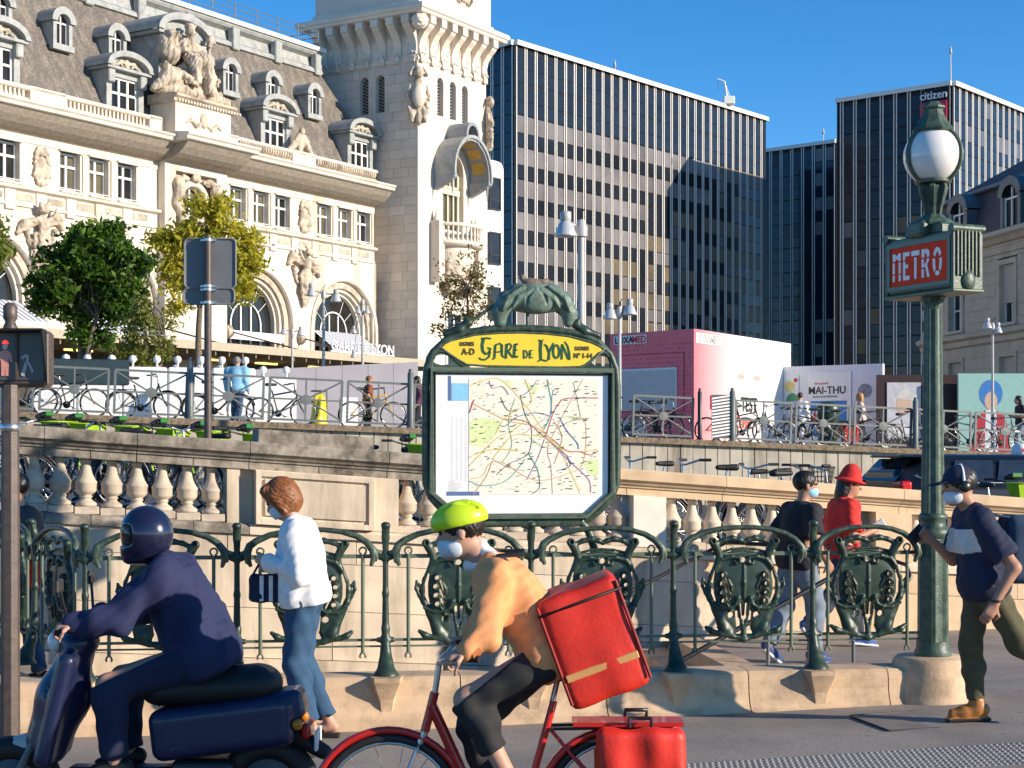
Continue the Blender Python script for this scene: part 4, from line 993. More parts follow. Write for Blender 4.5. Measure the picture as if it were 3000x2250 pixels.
# stair turret behind
tt = thing('stair_turret', 'round-cornered pale rendered stair block behind the stone tower', 'stair block', TC, FA)
REND = mat('pale_render', (.74, .69, .62), .8, .05, 2)
P(MB().lathe([(2.7, 2), (2.7, 20.9), (2.6, 21.2), (0, 21.25)], 32, (9.4, 3.0, 0)), 'drum', REND, tt)
for z in (18.0, 14.4, 10.8, 7.2):
    M_ = Matrix.Rotation(R(-96), 4, 'Z') @ Matrix.Translation((2.62, 0, 0))
    b = MB().box(-.1, .12, -.55, .55, z, z + 2.0); b.v = [tuple(M_ @ Vector(v) + Vector((9.4, 3, 0))) for v in b.v]; wo = P(b, 'window', GLASS, tt)
    b = MB().box(.121, .17, -.6, .6, z - .1, z).box(.121, .16, -.6, .6, z + .5, z + .58).box(.121, .16, -.6, -.5, z, z + 2).box(.121, .16, .5, .6, z, z + 2).box(.121, .16, -.6, .6, z + 1.95, z + 2.05); b.v = [tuple(M_ @ Vector(v) + Vector((9.4, 3, 0))) for v in b.v]; P(b, 'window_frame', BLACKM, wo)

# ---------------------------------------------------------------- dark glass office blocks with white fins
FIN = mat('white_fin', (.74, .71, .66), .5, .03)
def gm(n, c, r=.12, sp=.8): return mat(n, c, r, .35, .25, spec=sp * .35)
PANES = {'d': gm('pane_dark', (.018, .022, .03)), 'n': gm('pane_navy', (.010, .022, .036), .08, 1.), 'l': gm('pane_blind', (.165, .155, .16), .4, .4), 't': gm('pane_tan_reflection', (.13, .105, .07), .3, .5), 'g': gm('pane_grey', (.12, .115, .12), .25, .6)}  # tan panes: reflection of other buildings painted as the glass colour
PM = {k: MB().quad((-.5, 0, -.5), (.5, 0, -.5), (.5, 0, .5), (-.5, 0, .5)).mesh('pane', m) for k, m in PANES.items()}
FRAME = mat('office_frame', (.010, .011, .014), .4, .2, spec=.2)
def office(name, label, C0, dirR, lenR, dirL, lenL, top, pickR, pickL, bay=1.52, floor=3.0, base=2.0, nfin=2):
    t = thing(name, label, 'office block', C0, 0)
    dR, dL = Vector(dirR + (0,)).normalized(), Vector(dirL + (0,)).normalized()
    aR, aL = math.atan2(dR.y, dR.x), math.atan2(-dL.y, -dL.x)
    pts = [Vector((0, 0, 0)), dR * lenR, dR * lenR + dL * lenL, dL * lenL]
    mb = MB(); v = [(p.x, p.y, z) for z in (base, top) for p in pts]
    mb.add(v, [(0, 1, 5, 4), (1, 2, 6, 5), (2, 3, 7, 6), (3, 0, 4, 7), (4, 5, 6, 7)]); mb.obj('curtain_wall', FRAME, t)
    for (d, L, ang, inv, pick) in ((dR, lenR, aR, 1, pickR), (dL, lenL, aL, -1, pickL)):
        nrm = Vector((math.sin(ang), -math.cos(ang), 0)); items = []; n = int(L / bay); nf = int((top - base) / floor)
        for i in range(n):
            for k in range(nf):
                zt = top - .5 - k * floor
                p = d * ((i + .5) * bay + .1)
                key = pick(i, k, n)
                if key is None: continue
                for (hh, zo, kk) in ((floor * .52, floor * .27, key[0]), (floor * .40, floor * .76, key[1])):
                    q = p + nrm * .06
                    items.append(((q.x, q.y, zt - zo), (bay * .62, 1, hh), kk, (0, 0, ang), zt * 10 - i * .01))
        pieces(t, 'pane', items, PM, 300)
        fm = {}
        for i in range(n + 1):
            fl = MB()
            for j in range(2):
                x = i * bay - .15 + j * .30 + .1; w_ = .105
                if x < .02 or x > L: continue
                p = d * x
                a = p + nrm * .02 - d * w_ / 2; b = p + nrm * .02 + d * w_ / 2; c = nrm * .07
                vv = [a, b, b + c, a + c]; fl.add([(q.x, q.y, z) for z in (base, top) for q in vv], [(0, 1, 5, 4), (1, 2, 6, 5), (2, 3, 7, 6), (3, 0, 4, 7), (4, 5, 6, 7)])
            if fl.v: fl.obj('fin_group', FIN, t)
    cap = MB()
    for (d, L, ang) in ((dR, lenR, aR), (dL, lenL, aL)):
        nrm = Vector((math.sin(ang), -math.cos(ang), 0)); a, b = Vector((0, 0, 0)) , d * L
        cap.add([(q.x, q.y, z) for z in (top - .1, top + .35) for q in (a + nrm * .4, b + nrm * .4, b - nrm * .3, a - nrm * .3)], [(0, 1, 5, 4), (1, 2, 6, 5), (2, 3, 7, 6), (3, 0, 4, 7), (4, 5, 6, 7)])
    cap.obj('roof_edge', FIN, t)
    return t, dR, dL, aR, aL
rg = random.Random(11)
def pick_mainR(i, k, n):
    if k < 2: return ('d', 'd')
    if k < 6 and i < 14 + (k < 4) * 8: return ('l' if rg.random() < .85 else 'g', 'd')
    if 5 < k < 9 and i < 9: return ('l' if rg.random() < .5 else 'g', 'd')
    return (rg.choice('tttgtd'), rg.choice('dddg'))
def pick_side(i, k, n): return ('n', 'n' if rg.random() < .8 else 'd')
def pick_dark(i, k, n): return (rg.choice('ddddg'), 'd')
def pick_darkn(i, k, n): return (rg.choice('nnnd') if i > 1 else rg.choice('ln'), 'n')
mainb = office('office_block', 'wide black office slab with white vertical fins behind the stone tower', (.22, 152, 0), (3945, 4800), 45.3, (-4218, 4800), 14, 39.9, pick_mainR, pick_side)
midb = office('office_block', 'narrow dark glass office block with white fins between two larger ones', (39.6, 200, 0), (4002, 4800), 10, (-5707, 4800), 22, 39.9, pick_side, pick_darkn)
DC = 161; hotel_c = ((2790 - CX) / F * DC, DC, 0); HT = H + 1082 / F * DC
hot = office('hotel_block', 'dark finned hotel tower with a red letter M sign near its top corner', hotel_c, (4002, 4800), 30, (-5707, 4800), 12.7, HT, lambda i, k, n: ('g' if rg.random() < .4 else 'd', 'd'), lambda i, k, n: (rg.choice('ddgt') if k > 3 else 'd', 'd'), bay=1.5, nfin=2)
# hotel lettering on the left face, near the corner
t, dR, dL, aR, aL = hot
nrm = Vector((math.sin(aL), -math.cos(aL), 0))
RED = mat('sign_red', (.55, .01, .05), .4, .03)
sg = O('hotel_sign', None, None, Vector(hotel_c) + dL * 1.75 + nrm * .5 + Vector((0, 0, HT * .36)), aL, 'red M hotel sign with white lettering high on the dark block', 'sign')
O('lettering', text_mesh('citizen', 1.75, .1, WHITE_B, 1.0, bold=.02), sg, (0, -.02, HT - 1.9)); O('lettering', text_mesh('hotel', 1.9, .1, WHITE_B, 1.0, bold=.02), sg, (.25, -.02, HT - 7.4))
MB().prism([(-2.2, HT - 5.8), (-2.2, HT - 2.4), (-.9, HT - 2.4), (0, HT - 3.6), (.9, HT - 2.4), (2.2, HT - 2.4), (2.2, HT - 5.8), (.75, HT - 5.8), (.75, HT - 4.7), (0, HT - 5.6), (-.75, HT - 4.7), (-.75, HT - 5.8)], -.1, .1, 'y').obj('letter_mark', RED, sg)
MB().box(-2.1, 2.3, .12, .2, HT - 7.5, HT - .3).obj('back_plate', FRAME, sg); sg.scale = (.64, .64, .64)
for (px, y0, y1, d, lab) in ((2785, 135, 250, 161.5, 'tall thin white mast on the hotel tower roof'), (2412, 375, 418, 205, 'thin mast on the narrow dark office block'), (1801, 175, 215, 170, 'thin mast on the wide office slab roof')):
    a, b = W(px, y1 + 15, d), W(px, y0, d); e = thing('roof_mast', lab, 'mast', (a.x, a.y, a.z), 0)
    MB().tube([(0, 0, 0), (0, 0, b.z - a.z)], [.09, .04], 6).obj('pole', GREYL, e); MB().lathe([(.05, b.z - a.z - .8), (.16, b.z - a.z - .7), (.12, b.z - a.z - .3), (.02, b.z - a.z)], 8).obj('tip', GREYL, e)
a = W(2135, 322, 180); e = thing('roof_crane', 'small white cleaning crane on the roof edge of the wide slab', 'crane', (a.x, a.y, 40.2)); e.scale = (.48, .48, .48)
MB().cbox(-1.3, 1.3, -1, 1, 0, 1.9, .2).obj('cab', WHITE, e); MB().tube([(-.3, 0, 1.2), (-1.0, 0, 5.4)], .22, 6).tube([(-1.0, 0, 5.4), (-2.6, 0, 5.9)], .16, 6).tube([(.2, 0, 2), (-1, 0, 5.3)], .1, 5).obj('jib', WHITE, e)
MB().tube([(-2.5, 0, 5.9), (-2.5, 0, 3.2)], .05, 4).obj('cable', BLACKM, e)

# ---------------------------------------------------------------- stone apartment house at the right edge
HA = math.atan2(4800, -850); hd = Vector((math.cos(HA), math.sin(HA), 0))
D0 = 62.; p0 = Vector(((3080 - CX) / F * D0, D0, 0))
apt = thing('apartment_house', 'tan stone apartment house with dark slate mansard roof and dormers', 'house', p0, HA - math.pi)
# local: x towards the viewer end is +, front looks to -y
def au(px):
    q = (px - CX) / F; t = (p0.x - q * p0.y) / (q * hd.y - hd.x); return -t
def az(px, py): t = -au(px); return H + (HY - py) / F * (p0.y + hd.y * t)
APS = mat('apartment_stone', (.56, .46, .34), .85, .1, 1.5, .2, 20, c2=(.44, .35, .25), c2amt=.35, c2sc=.8, rnd=.05)

x0, x1 = -11.6, 8.; zt = 10.64
def AP(mb, name, m, par=apt, **k): return mb.obj(name, m, par, **k)
AP(MB().box(x0, x1, .3, 12, 1, zt), 'house_core', mat('mortar_tan', (.36, .29, .21), .9))
ub2 = unit_box('stone_block', APS); its = []
AW = [(-8.2, .62), (-3.5, .62), (1.2, .62), (5.8, .62)]
rows = [(1.0 + i * .485, .485) for i in range(20)]
for r, (z, hh) in enumerate(rows):
    x = x0 + (.4 if r % 2 else 0)
    while x < x1:
        L = rg.uniform(1.0, 1.5); a, b = x, x + L; x += L
        seg = [(a, b)]
        for c, w_ in AW:
            for (w0, w1) in ((2.6, 5.75), (7.2, 9.45)):
                if z + hh > w0 + .02 and z < w1 - .02:
                    ns = []
                    for s0, s1 in seg:
                        if s1 <= c - .8 or s0 >= c + .8: ns.append((s0, s1)); continue
                        if s0 < c - .8: ns.append((s0, c - .8))
                        if s1 > c + .8: ns.append((c + .8, s1))
                    seg = ns
        for s0, s1 in seg:
            if s1 - s0 > .1: its.append((((s0 + s1) / 2, .15, z + hh / 2), (s1 - s0 - .012, .3, hh - .012), 'a', (0, 0, 0), 100 - abs((s0 + s1) / 2 + 3)))
pieces(apt, 'stone_block', its, {'a': ub2}, 260)
def ar(pr, name, m): return AP(MB().prism(pr, x0, x1, 'x'), name, m)
ar([(0, 6.35), (-.1, 6.4), (-.12, 6.6), (-.3, 6.7), (-.32, 6.85), (-.1, 6.95), (.1, 6.95), (.1, 6.35)], 'string_course', APS)
ar([(.02, 9.9), (-.08, 9.92), (-.08, 10.05), (.1, 10.05)], 'architrave', APS)
ar([(0, 10.3), (-.15, 10.35), (-.3, 10.5), (-.5, 10.6), (-.5, 10.75), (.2, 10.8), (.2, 10.3)], 'cornice', APS)
for c, w_ in AW:
    for (w0, w1) in ((2.6, 5.75), (7.2, 9.45)):
        o = AP(MB().box(c - .8, c - .62, -.06, .28, w0 - .1, w1 + .0).box(c + .62, c + .8, -.06, .28, w0 - .1, w1).box(c - .8, c + .8, -.06, .28, w1, w1 + .2).box(c - .85, c + .85, -.12, .28, w0 - .22, w0 - .1), 'window_surround', APS)
        AP(MB().quad((c - .62, .26, w0 - .1), (c + .62, .26, w0 - .1), (c + .62, .26, w1), (c - .62, .26, w1)), 'window_glass', GLASS, o)
        f = MB()
        for x in (-.58, 0, .58): f.box(c + x - .04, c + x + .04, .2, .25, w0 - .1, w1)
        f.box(c - .6, c + .6, .205, .25, w0 + .75, w0 + .82); AP(f, 'window_frame', WHITE, o)
        if w0 < 3 or c > -5: AP(MB().box(c - .61, c + .61, .12, .18, w1 - (1.55 if w0 > 3 else 2.6), w1), 'roller_blind', mat('blind_tan', (.5, .42, .33), .7, .05), o)
AP(MB().quad((x0, .1, 10.8), (x1, .1, 10.8), (x1, .75, 12.9), (x0, .75, 12.9)), 'mansard', SLATE_B)
AP(MB().quad((x0, .7, 12.9), (x1, .7, 12.9), (x1, 5, 15.6), (x0 + 4, 5, 15.6)), 'upper_roof', SLATE_B)
AP(MB().tube([(x0, .6, 12.95), (x1, .6, 12.95)], .12, 8), 'gutter_roll', ZINC_D)
AP(MB().box(x0, x1, -.1, .2, 10.8, 10.9), 'gutter', ZINC_D)
for c in (-7.9, -3.2, 1.5):
    e = MB(); o_, i_ = arcpts(c, .95, 12.2, n=12, sq=.75), arcpts(c, .6, 12.1, n=12, sq=.75)
    e.box(c - .85, c - .6, -.05, 1.2, 10.85, 12.15); e.box(c + .6, c + .85, -.05, 1.2, 10.85, 12.15)
    for k in range(12):
        e.quad((o_[k][0], -.12, o_[k][1]), (i_[k][0], -.12, i_[k][1]), (i_[k + 1][0], -.12, i_[k + 1][1]), (o_[k + 1][0], -.12, o_[k + 1][1])); e.quad((o_[k][0], -.12, o_[k][1]), (o_[k + 1][0], -.12, o_[k + 1][1]), (o_[k + 1][0], 1.6, o_[k + 1][1]), (o_[k][0], 1.6, o_[k][1]))
    d = AP(e, 'dormer', ZINC_D); AP(MB().add([(x, .1, z) for x, z in [(c + .6, 10.9)] + i_ + [(c - .6, 10.9)]], [tuple(range(15))]), 'dormer_glass', GLASS, d)
    AP(MB().box(c - .04, c + .04, .02, .08, 10.9, 12.5).box(c - .58, c + .58, .025, .08, 12.0, 12.08).box(c - .6, c - .52, .02, .08, 10.9, 12.1).box(c + .52, c + .6, .02, .08, 10.9, 12.1), 'dormer_frame', WHITE, d)
AP(MB().cbox(-3.6, -2.2, 3.5, 4.6, 14.6, 16.4, .05), 'chimney', APS)

# ---------------------------------------------------------------- terrace wall with panels, fence
def tx(px):                                            # photo column -> distance along the terrace edge
    q = (px - CX) / F; d = 39.512 / (1 - .3264 * q); return (q * d + 10.76) / math.cos(TERA)
TS = -.0349
def tcz(x): return 2.77 + TS * x
tw = thing('terrace_wall', 'concrete retaining wall of upright panels under the plaza fence', 'retaining wall', TER0, TERA)
def tslab(x0, x1, y0, y1, za, zb, g=.004):
    v = [(x, y, tcz(x) + z) for z in (za, zb) for y in (y0, y1) for x in (x0 + g, x1 - g)]
    return MB().add(v, [(0, 2, 3, 1), (4, 5, 7, 6), (0, 1, 5, 4), (2, 6, 7, 3), (0, 4, 6, 2), (1, 3, 7, 5)])
rg = random.Random(8); x = -4.
while x < 32:
    tslab(x, x + 2.4, -.18, .5, -.14, 0).obj('coping_stone', MOSSC, tw); x += 2.4
x = -4.
while x < 32:
    tslab(x, x + .34, rg.uniform(-.05, -.03), .2, -2.6, -.14, .012).obj('concrete_panel', PANELC, tw); x += .34
tslab(-4, 32, .0, .2, -2.6, -.1, 0).obj('wall_back', mat('joint_dark', (.03, .025, .02), .9), tw)
# parked-bike fence
def fence_panel(w_):
    h_, r = 1.02, .022; f = MB()
    for x in (-w_ / 2, w_ / 2): f.box(x - .025, x + .025, -.02, .02, .03, h_)
    for z in (.06, h_): f.box(-w_ / 2, w_ / 2, -.018, .018, z - .025, z + .025)
    b = []
    for g in (-1, 1): b.append(MB().tube([(-w_ / 2, -.01 * g, .54 - g * .45), (w_ / 2, -.01 * g, .54 + g * .45)], .02, 5).mesh('diagonal_bar', GREYM))
    b.append(MB().box(-w_ / 2, w_ / 2, -.014, .014, .52, .56).mesh('cross_bar', GREYM)); b.append(MB().box(-.018, .018, -.013, .013, .08, h_ - .02).mesh('upright_bar', GREYM))
    d = MB().lathe([(.0, -.035), (.115, -.03), (.115, .03), (0, .035)], 14, ax=Matrix.Rotation(R(90), 3, 'X'), smooth=False).mesh('disc', GREYM)
    return f.mesh('fence_panel', GREYM), b, d
FPN = fence_panel(1.46)
def fence(pxs, label):
    xs = [tx(p) for p in pxs]; t = thing('plaza_fence', label, 'fence', TER0, TERA)
    for a, b in zip(xs, xs[1:]):
        c = (a + b) / 2; o = O('fence_panel', FPN[0], t, (c, .1, tcz(c) + .02), scale=((b - a - .1) / 1.5, 1, 1)); o.rotation_euler = (0, -math.atan(TS) , 0)
        for m in FPN[1]: O('bar', m, o)
        O('disc', FPN[2], o, (0, 0, .54))
    return t
fence([-110, 105, 325, 555, 780, 1010, 1205, 1430], 'grey steel fence with crossed bars and discs left of the map sign')
fence([1850, 2040], 'short grey crossed-bar fence beside the pink cabin window'); fence([2150, 2328, 2500, 2680, 2855, 3040], 'grey steel crossed-bar fence in front of the exhibition posters')
for px, lab, hh in ((557, 'grey round post in the fence behind the road sign pole', 1.3), (1203, 'grey round post in the fence beside the map sign', 1.3), (2050, 'slim black post left of the striped panel', 1.2), (2146, 'grey round post right of the striped panel', 1.25), (2682, 'grey round post in the fence beside the hat poster', 1.25)):
    x = tx(px); e = thing('fence_post', lab, 'post', TER0 + Vector((math.cos(TERA) * x, math.sin(TERA) * x, tcz(x))), 0)
    r = .055 if px == 2050 else .075; m = BLACKM if px == 2050 else GREYM
    MB().lathe([(r, 0), (r, hh), (r * .6, hh + .03), (r * .7, hh + .05), (r * .6, hh + .09), (0, hh + .1)], 14).obj('shaft', m, e)
    MB().lathe([(r + .03, 0), (r + .03, .03), (r, .05)], 14).obj('foot', m, e)

# ---------------------------------------------------------------- hoardings, container, posters on the plaza
PINK = mat('pink_panel', (.80, .145, .175), .45, .06, 2); PINKL = mat('pale_pink', (.80, .58, .54), .5, .03)
cb = Vector(((2033 - CX) / F * 48, 48, 0)); zt_ = H + 367 / F * 48; zb_ = tz(5.3)
cab = thing('test_cabin', 'pink and white mobile test cabin with roller shutter behind the fence', 'cabin', (cb.x, cb.y, zb_))
Hc = zt_ - zb_
dl, dr = Vector((-.728, .685)), Vector((.517, .856)); aL_, aR_ = math.atan2(-dl.y, -dl.x), math.atan2(dr.y, dr.x)
LL, LR = 3.2, 7.65
pts = [Vector((0, 0)), dr * LR, dr * LR + dl * LL, dl * LL]
mb = MB(); mb.add([(p.x, p.y, z) for z in (0, Hc) for p in pts], [(0, 1, 5, 4), (1, 2, 6, 5), (2, 3, 7, 6), (3, 0, 4, 7), (4, 5, 6, 7)]); mb.m = [1, 1, 0, 0, 1]
# long side fades from pink to white: printed graphic
GR = mat('cabin_print', (.8, .78, .76), .5, .02)
n_ = GR.node_tree; tcN = n_.nodes.new('ShaderNodeTexCoord'); sx = n_.nodes.new('ShaderNodeVectorMath'); sx.operation = 'DOT_PRODUCT'; sx.inputs[1].default_value = (dr.x, dr.y, 0)
n_.links.new(tcN.outputs['Object'], sx.inputs[0]); rp = n_.nodes.new('ShaderNodeValToRGB'); md = n_.nodes.new('ShaderNodeMath'); md.operation = 'DIVIDE'; md.inputs[1].default_value = LR
n_.links.new(sx.outputs['Value'], md.inputs[0]); n_.links.new(md.outputs[0], rp.inputs[0])
rp.color_ramp.elements[0].color = (.62, .16, .19, 1); rp.color_ramp.elements[0].position = .0; rp.color_ramp.elements[1].color = (.82, .80, .78, 1); rp.color_ramp.elements[1].position = .62
n_.links.new(rp.outputs[0], n_.nodes['Principled BSDF'].inputs['Base Color'])
mb.obj('cabin_body', [PINK, GR], cab)
fl = O('shutter_side', None, cab, (0, 0, 0), aL_); fl = None
def onL(mb, name, m, y=-.03, par=cab): return mb.obj(name, m, par, (dl.x * 0, dl.y * 0, 0), aL_)    # local x runs from -LL to 0
def onR(mb, name, m, par=cab): return mb.obj(name, m, par, (0, 0, 0), aR_)
for o in [o for o in bpy.data.objects if o.name.startswith('shutter_side')]: bpy.data.objects.remove(o)
sh = onL(MB().box(-2.72, -.62, -.05, .0, 1.02, 2.28), 'shutter_frame', WHITE)
sl_ = MB().cbox(-1.0, 1.0, -.02, .02, -.026, .026, .008).mesh('shutter_slat', mat('shutter_grey', (.55, .54, .53), .5, .04))
for i in range(22): O('shutter_slat', sl_, sh, (-1.67, -.07, 1.07 + i * .0535))
onL(MB().box(-2.9, -.35, -.02, .0, .98, 1.0).box(-2.9, -2.88, -.02, 0, 1, 2.7).box(-.37, -.35, -.02, 0, 1, 2.7).box(-2.9, -.35, -.02, 0, 2.7, 2.72), 'panel_seam', mat('pink_dark', (.35, .02, .08), .5))
dt = MB(); rr_ = random.Random(4)
for i in range(22):
    for j in range(16):
        if rr_.random() < .5 + i * .02 and (j > 8 or i > 15): dt.prism([(-2.9 + i * .13 + .03 * math.cos(a) + (j % 2) * .06, .95 + j * .135 + .03 * math.sin(a)) for a in (0, 1.05, 2.1, 3.14, 4.2, 5.24)], -.012, -.002, 'y')
dt.obj('dot_pattern', mat('pink_dot', (.58, .09, .2), .5), cab, (0, 0, 0), aL_, kind='stuff')
onL(MB().box(-3.02, -1.75, -.03, -.01, Hc - .34, Hc - .08), 'name_plate', WHITE_B)
BK = mat('print_black', (.02, .02, .02), .6); RD = mat('print_red', (.6, .03, .05), .6); GYP = mat('print_grey', (.45, .44, .43), .6)
for tx_, x_, m_ in (('LOXA', -2.62, BK), ('MED', -2.03, RD)): O('lettering', text_mesh(tx_, .28, .01, m_, .95, bold=.006), cab, (math.cos(aL_) * x_ + math.sin(aL_) * .04, math.sin(aL_) * x_ - math.cos(aL_) * .04, Hc - .31), aL_)
def putR(txt, size, x_, z, m, fx=1., bold=0.): O('lettering', text_mesh(txt, size, .01, m, fx, bold=bold), cab, (math.cos(aR_) * x_ + math.sin(aR_) * .03, math.sin(aR_) * x_ - math.cos(aR_) * .03, z), aR_)
onR(MB().box(.12, 1.95, -.02, 0, Hc - .4, Hc - .1), 'name_plate', WHITE_B)
putR('LOXAMED', .36, 1.0, Hc - .36, GYP, .95, .004)
putR('MOBIL', .62, 1.95, 1.05, RD, .95); putR('TEST', .62, 4.05, 1.05, BK, .95, .014); putR('COVID', .5, 3.7, .5, mat('print_orange', (.75, .12, .05), .6), 1., .002)
# soft portrait printed on the long side: plain eyes above a mask
SKP = mat('print_skin', (.80, .68, .60), .6, .03); EYE = mat('print_eye', (.45, .36, .32), .6)
onR(MB().prism([(4.0 + 1.3 * math.cos(a) * .9, 2.05 + .95 * math.sin(a)) for a in [i * math.pi / 12 for i in range(24)]], -.006, -.001, 'y'), 'printed_face', SKP)
for x_ in (3.45, 4.75): onR(MB().prism([(x_ + .3 * math.cos(a), 2.12 + .09 * math.sin(a)) for a in [i * math.pi / 6 for i in range(12)]], -.012, -.007, 'y').prism([(x_ - .35, 2.42), (x_, 2.5), (x_ + .35, 2.42), (x_, 2.46)], -.012, -.007, 'y'), 'printed_eye', EYE)
onR(MB().prism([(3.0, 1.75), (4.2, 1.95), (5.4, 1.7), (5.3, .9), (4.3, .65), (3.1, .95)], -.014, -.008, 'y'), 'printed_mask', WHITE_B)
onL(MB().box(-2.95, -1.75, -.02, 0, .15, .75), 'notice', PINKL)
for i, t_ in enumerate(('3 RDV', '0 800 800', 'LOXAMED')): O('lettering', text_mesh(t_, .15, .008, BK, .9, bold=.003), cab, (math.cos(aL_) * -2.35 + math.sin(aL_) * .03, math.sin(aL_) * -2.35 - math.cos(aL_) * .03, .58 - i * .18), aL_)

def hoarding(name, lab, cat, p0, p1, d0, d1, ytop0, m, thick=.12, ytop1=None):
    a, b = W(p0, HY, d0), W(p1, HY, d1); L = (b - a).length; ang = math.atan2(b.y - a.y, b.x - a.x)
    zb0 = min(tz(a.x), tz(b.x)) - .05
    t = thing(name, lab, cat, (a.x, a.y, 0), ang); z1 = H + (HY - ytop0) / F * d0
    return t, L, zb0, z1
GH = mat('hoarding_grey', (.21, .205, .245), .6, .06, 1.5)
t, L, z0, z1 = hoarding('hoarding', 'long plain grey-mauve hoarding below the station canopy', 'hoarding', 600, 1225, 46, 50, 1090, GH)
z1b = H + (HY - 1060) / F * 50
n = 8
for i in range(n):
    a, b = L * i / n, L * (i + 1) / n; za, zb = z1 + (z1b - z1) * i / n, z1 + (z1b - z1) * (i + 1) / n
    mb = MB(); v = [(x, y, z) for y in (0, .1) for x, z in ((a + .006, z0), (b - .006, z0), (b - .006, zb), (a + .006, za))]; mb.add(v, [(0, 1, 2, 3), (7, 6, 5, 4), (3, 2, 6, 7), (0, 4, 5, 1), (1, 5, 6, 2), (0, 3, 7, 4)]); mb.obj('board', GH, t)
PAPER = mat('paper_white', (.72, .72, .72), .6, .04)
for i, (a, b, c, d) in enumerate(((.5, 1.25, 3.3, 4.2), (1.45, 2.0, 3.2, 3.9), (4.3, 4.9, 2.9, 3.7))):
    o = MB().box(a, b, -.02, -.004, z0 + .3, z0 + 1.15).obj('notice', PAPER, t)
    for k in range(5): MB().box(a + .08, b - .1 - .1 * (k % 2), -.026, -.021, z0 + .45 + k * .12, z0 + .48 + k * .12).obj('print_line', GYP, o)
WB = mat('barrier_white', (.76, .75, .73), .5, .04)
wl = thing('site_barrier', 'low white plastic site barrier with ball knobs and dark window behind bikes', 'barrier', W(90, HY, 41) - Vector((0, 0, H)), R(15))
for i in range(5):
    zb = tz(-12); o = MB().cbox(i * 1.12, i * 1.12 + 1.1, -.12, .12, zb, zb + 1.32, .04).obj('barrier_unit', WB, wl)
    for k in (.25, .85): MB().lathe([(.03, 0), (.03, .12), (.08, .16), (.1, .22), (.08, .29), (.02, .32)], 12).obj('knob', WB, o, (i * 1.12 + k, 0, zb + 1.3))
MB().cbox(.35, 2.4, -.16, -.125, tz(-12) + .85, tz(-12) + 1.5, .02).obj('window_panel', mat('dark_pane', (.02, .03, .035), .15, .2), wl)
mb = thing('site_barrier', 'low white site barrier beside the man in the blue shirt', 'barrier', W(485, HY, 42) - Vector((0, 0, H)), R(15)); wl2 = mb
for i in range(3):
    zb = tz(-9); o = MB().cbox(i * 1.12, i * 1.12 + 1.1, -.12, .12, zb, zb + 1.2, .04).obj('barrier_unit', WB, wl2)
    for k in (.25, .85): MB().lathe([(.03, 0), (.03, .12), (.08, .16), (.1, .22), (.08, .29), (.02, .32)], 12).obj('knob', WB, o, (i * 1.12 + k, 0, zb + 1.18))
# exhibition posters
def printed(o, shapes, y=-.03):
    for i, (poly, m) in enumerate(shapes): MB().prism(poly, y - .004 * (i + 1), y - .004 * i - .001, 'y').obj('printed_shape', m, o)
def circ(x, z, rx, rz=None, a0=0, a1=360, n=20): rz = rz or rx; return [(x + rx * math.cos(R(a0 + (a1 - a0) * i / n)), z + rz * math.sin(R(a0 + (a1 - a0) * i / n))) for i in range(n if a1 - a0 == 360 else n + 1)]
PB, PR, PT, PS, PD, PG = [mat(n, c, .6, .06) for n, c in (('print_blue', (.04, .20, .52)), ('print_crimson', (.48, .03, .05)), ('print_teal', (.30, .52, .46)), ('print_flesh', (.62, .42, .30)), ('print_maroon', (.035, .012, .014)), ('print_green', (.08, .30, .14)))]
PY = mat('print_yellow', (.75, .6, .2), .6)
WPN = mat('poster_wall_white', (.66, .65, .70), .6, .04)
t, L, z0, z1 = hoarding('poster_wall', 'white exhibition panel wall reading MAI-THU beside the pink cabin', 'poster wall', 2290, 2586, 54, 52, 1078, WPN)
z1 = H + (HY - 1070) / F * 53
MB().box(0, L, 0, .15, z0, z1).obj('wall_panel', WPN, t)
o = MB().box(.95, 2.45, -.03, -.002, z0 + .4, z1 - .22).obj('poster', PAPER, t)
O('lettering', text_mesh('MAI-THU', .34, .008, BK, .95, bold=.004), o, (1.62, -.04, z1 - .92)); O('lettering', text_mesh('EXPOSITION', .09, .006, RD, .95), o, (1.42, -.04, z1 - .62)); O('lettering', text_mesh("ECHO D'UN VIETNAM", .085, .006, BK, 1.), o, (1.55, -.04, z1 - 1.04))
printed(o, [([(1.05, z0 + .55), (2.3, z0 + .55), (2.3, z1 - 1.15), (1.05, z1 - 1.15)], PB), (circ(1.55, z0 + 1.1, .42, .5), PS), (circ(1.3, z0 + 1.15, .3, .2), PR), (circ(1.9, z0 + .8, .35, .3), mat('print_brown', (.2, .1, .06), .6))])
o = MB().box(.1, .62, -.03, -.002, z1 - 1.25, z1 - .3).obj('poster', PAPER, t); printed(o, [(circ(.3, z1 - .65, .18), PY), (circ(.4, z1 - 1.15, .22, .28, 0, 180), PG), (circ(.52, z1 - .45, .07), PR)])
o = MB().prism(circ(2.9, z1 - .85, .22), -.02, -.002, 'y').obj('round_photo', mat('print_lilac', (.25, .24, .3), .6, .4, 9), t)
for i in range(6): MB().box(2.7, 3.15 - .05 * (i % 3), -.012, -.002, z1 - 1.5 - i * .09, z1 - 1.48 - i * .09).obj('print_line', GYP, t)
t, L, z0, z1 = hoarding('poster_wall', 'dark maroon exhibition panel with a pale portrait under a straw hat', 'poster wall', 2570, 2806, 51, 51, 1098, PD)
MB().box(0, L, 0, .15, z0, z1).obj('wall_panel', PD, t)
o = MB().box(.3, 1.35, -.03, -.002, z0 + .55, z1 - .24).obj('poster', mat('poster_lilac', (.55, .53, .56), .6), t)
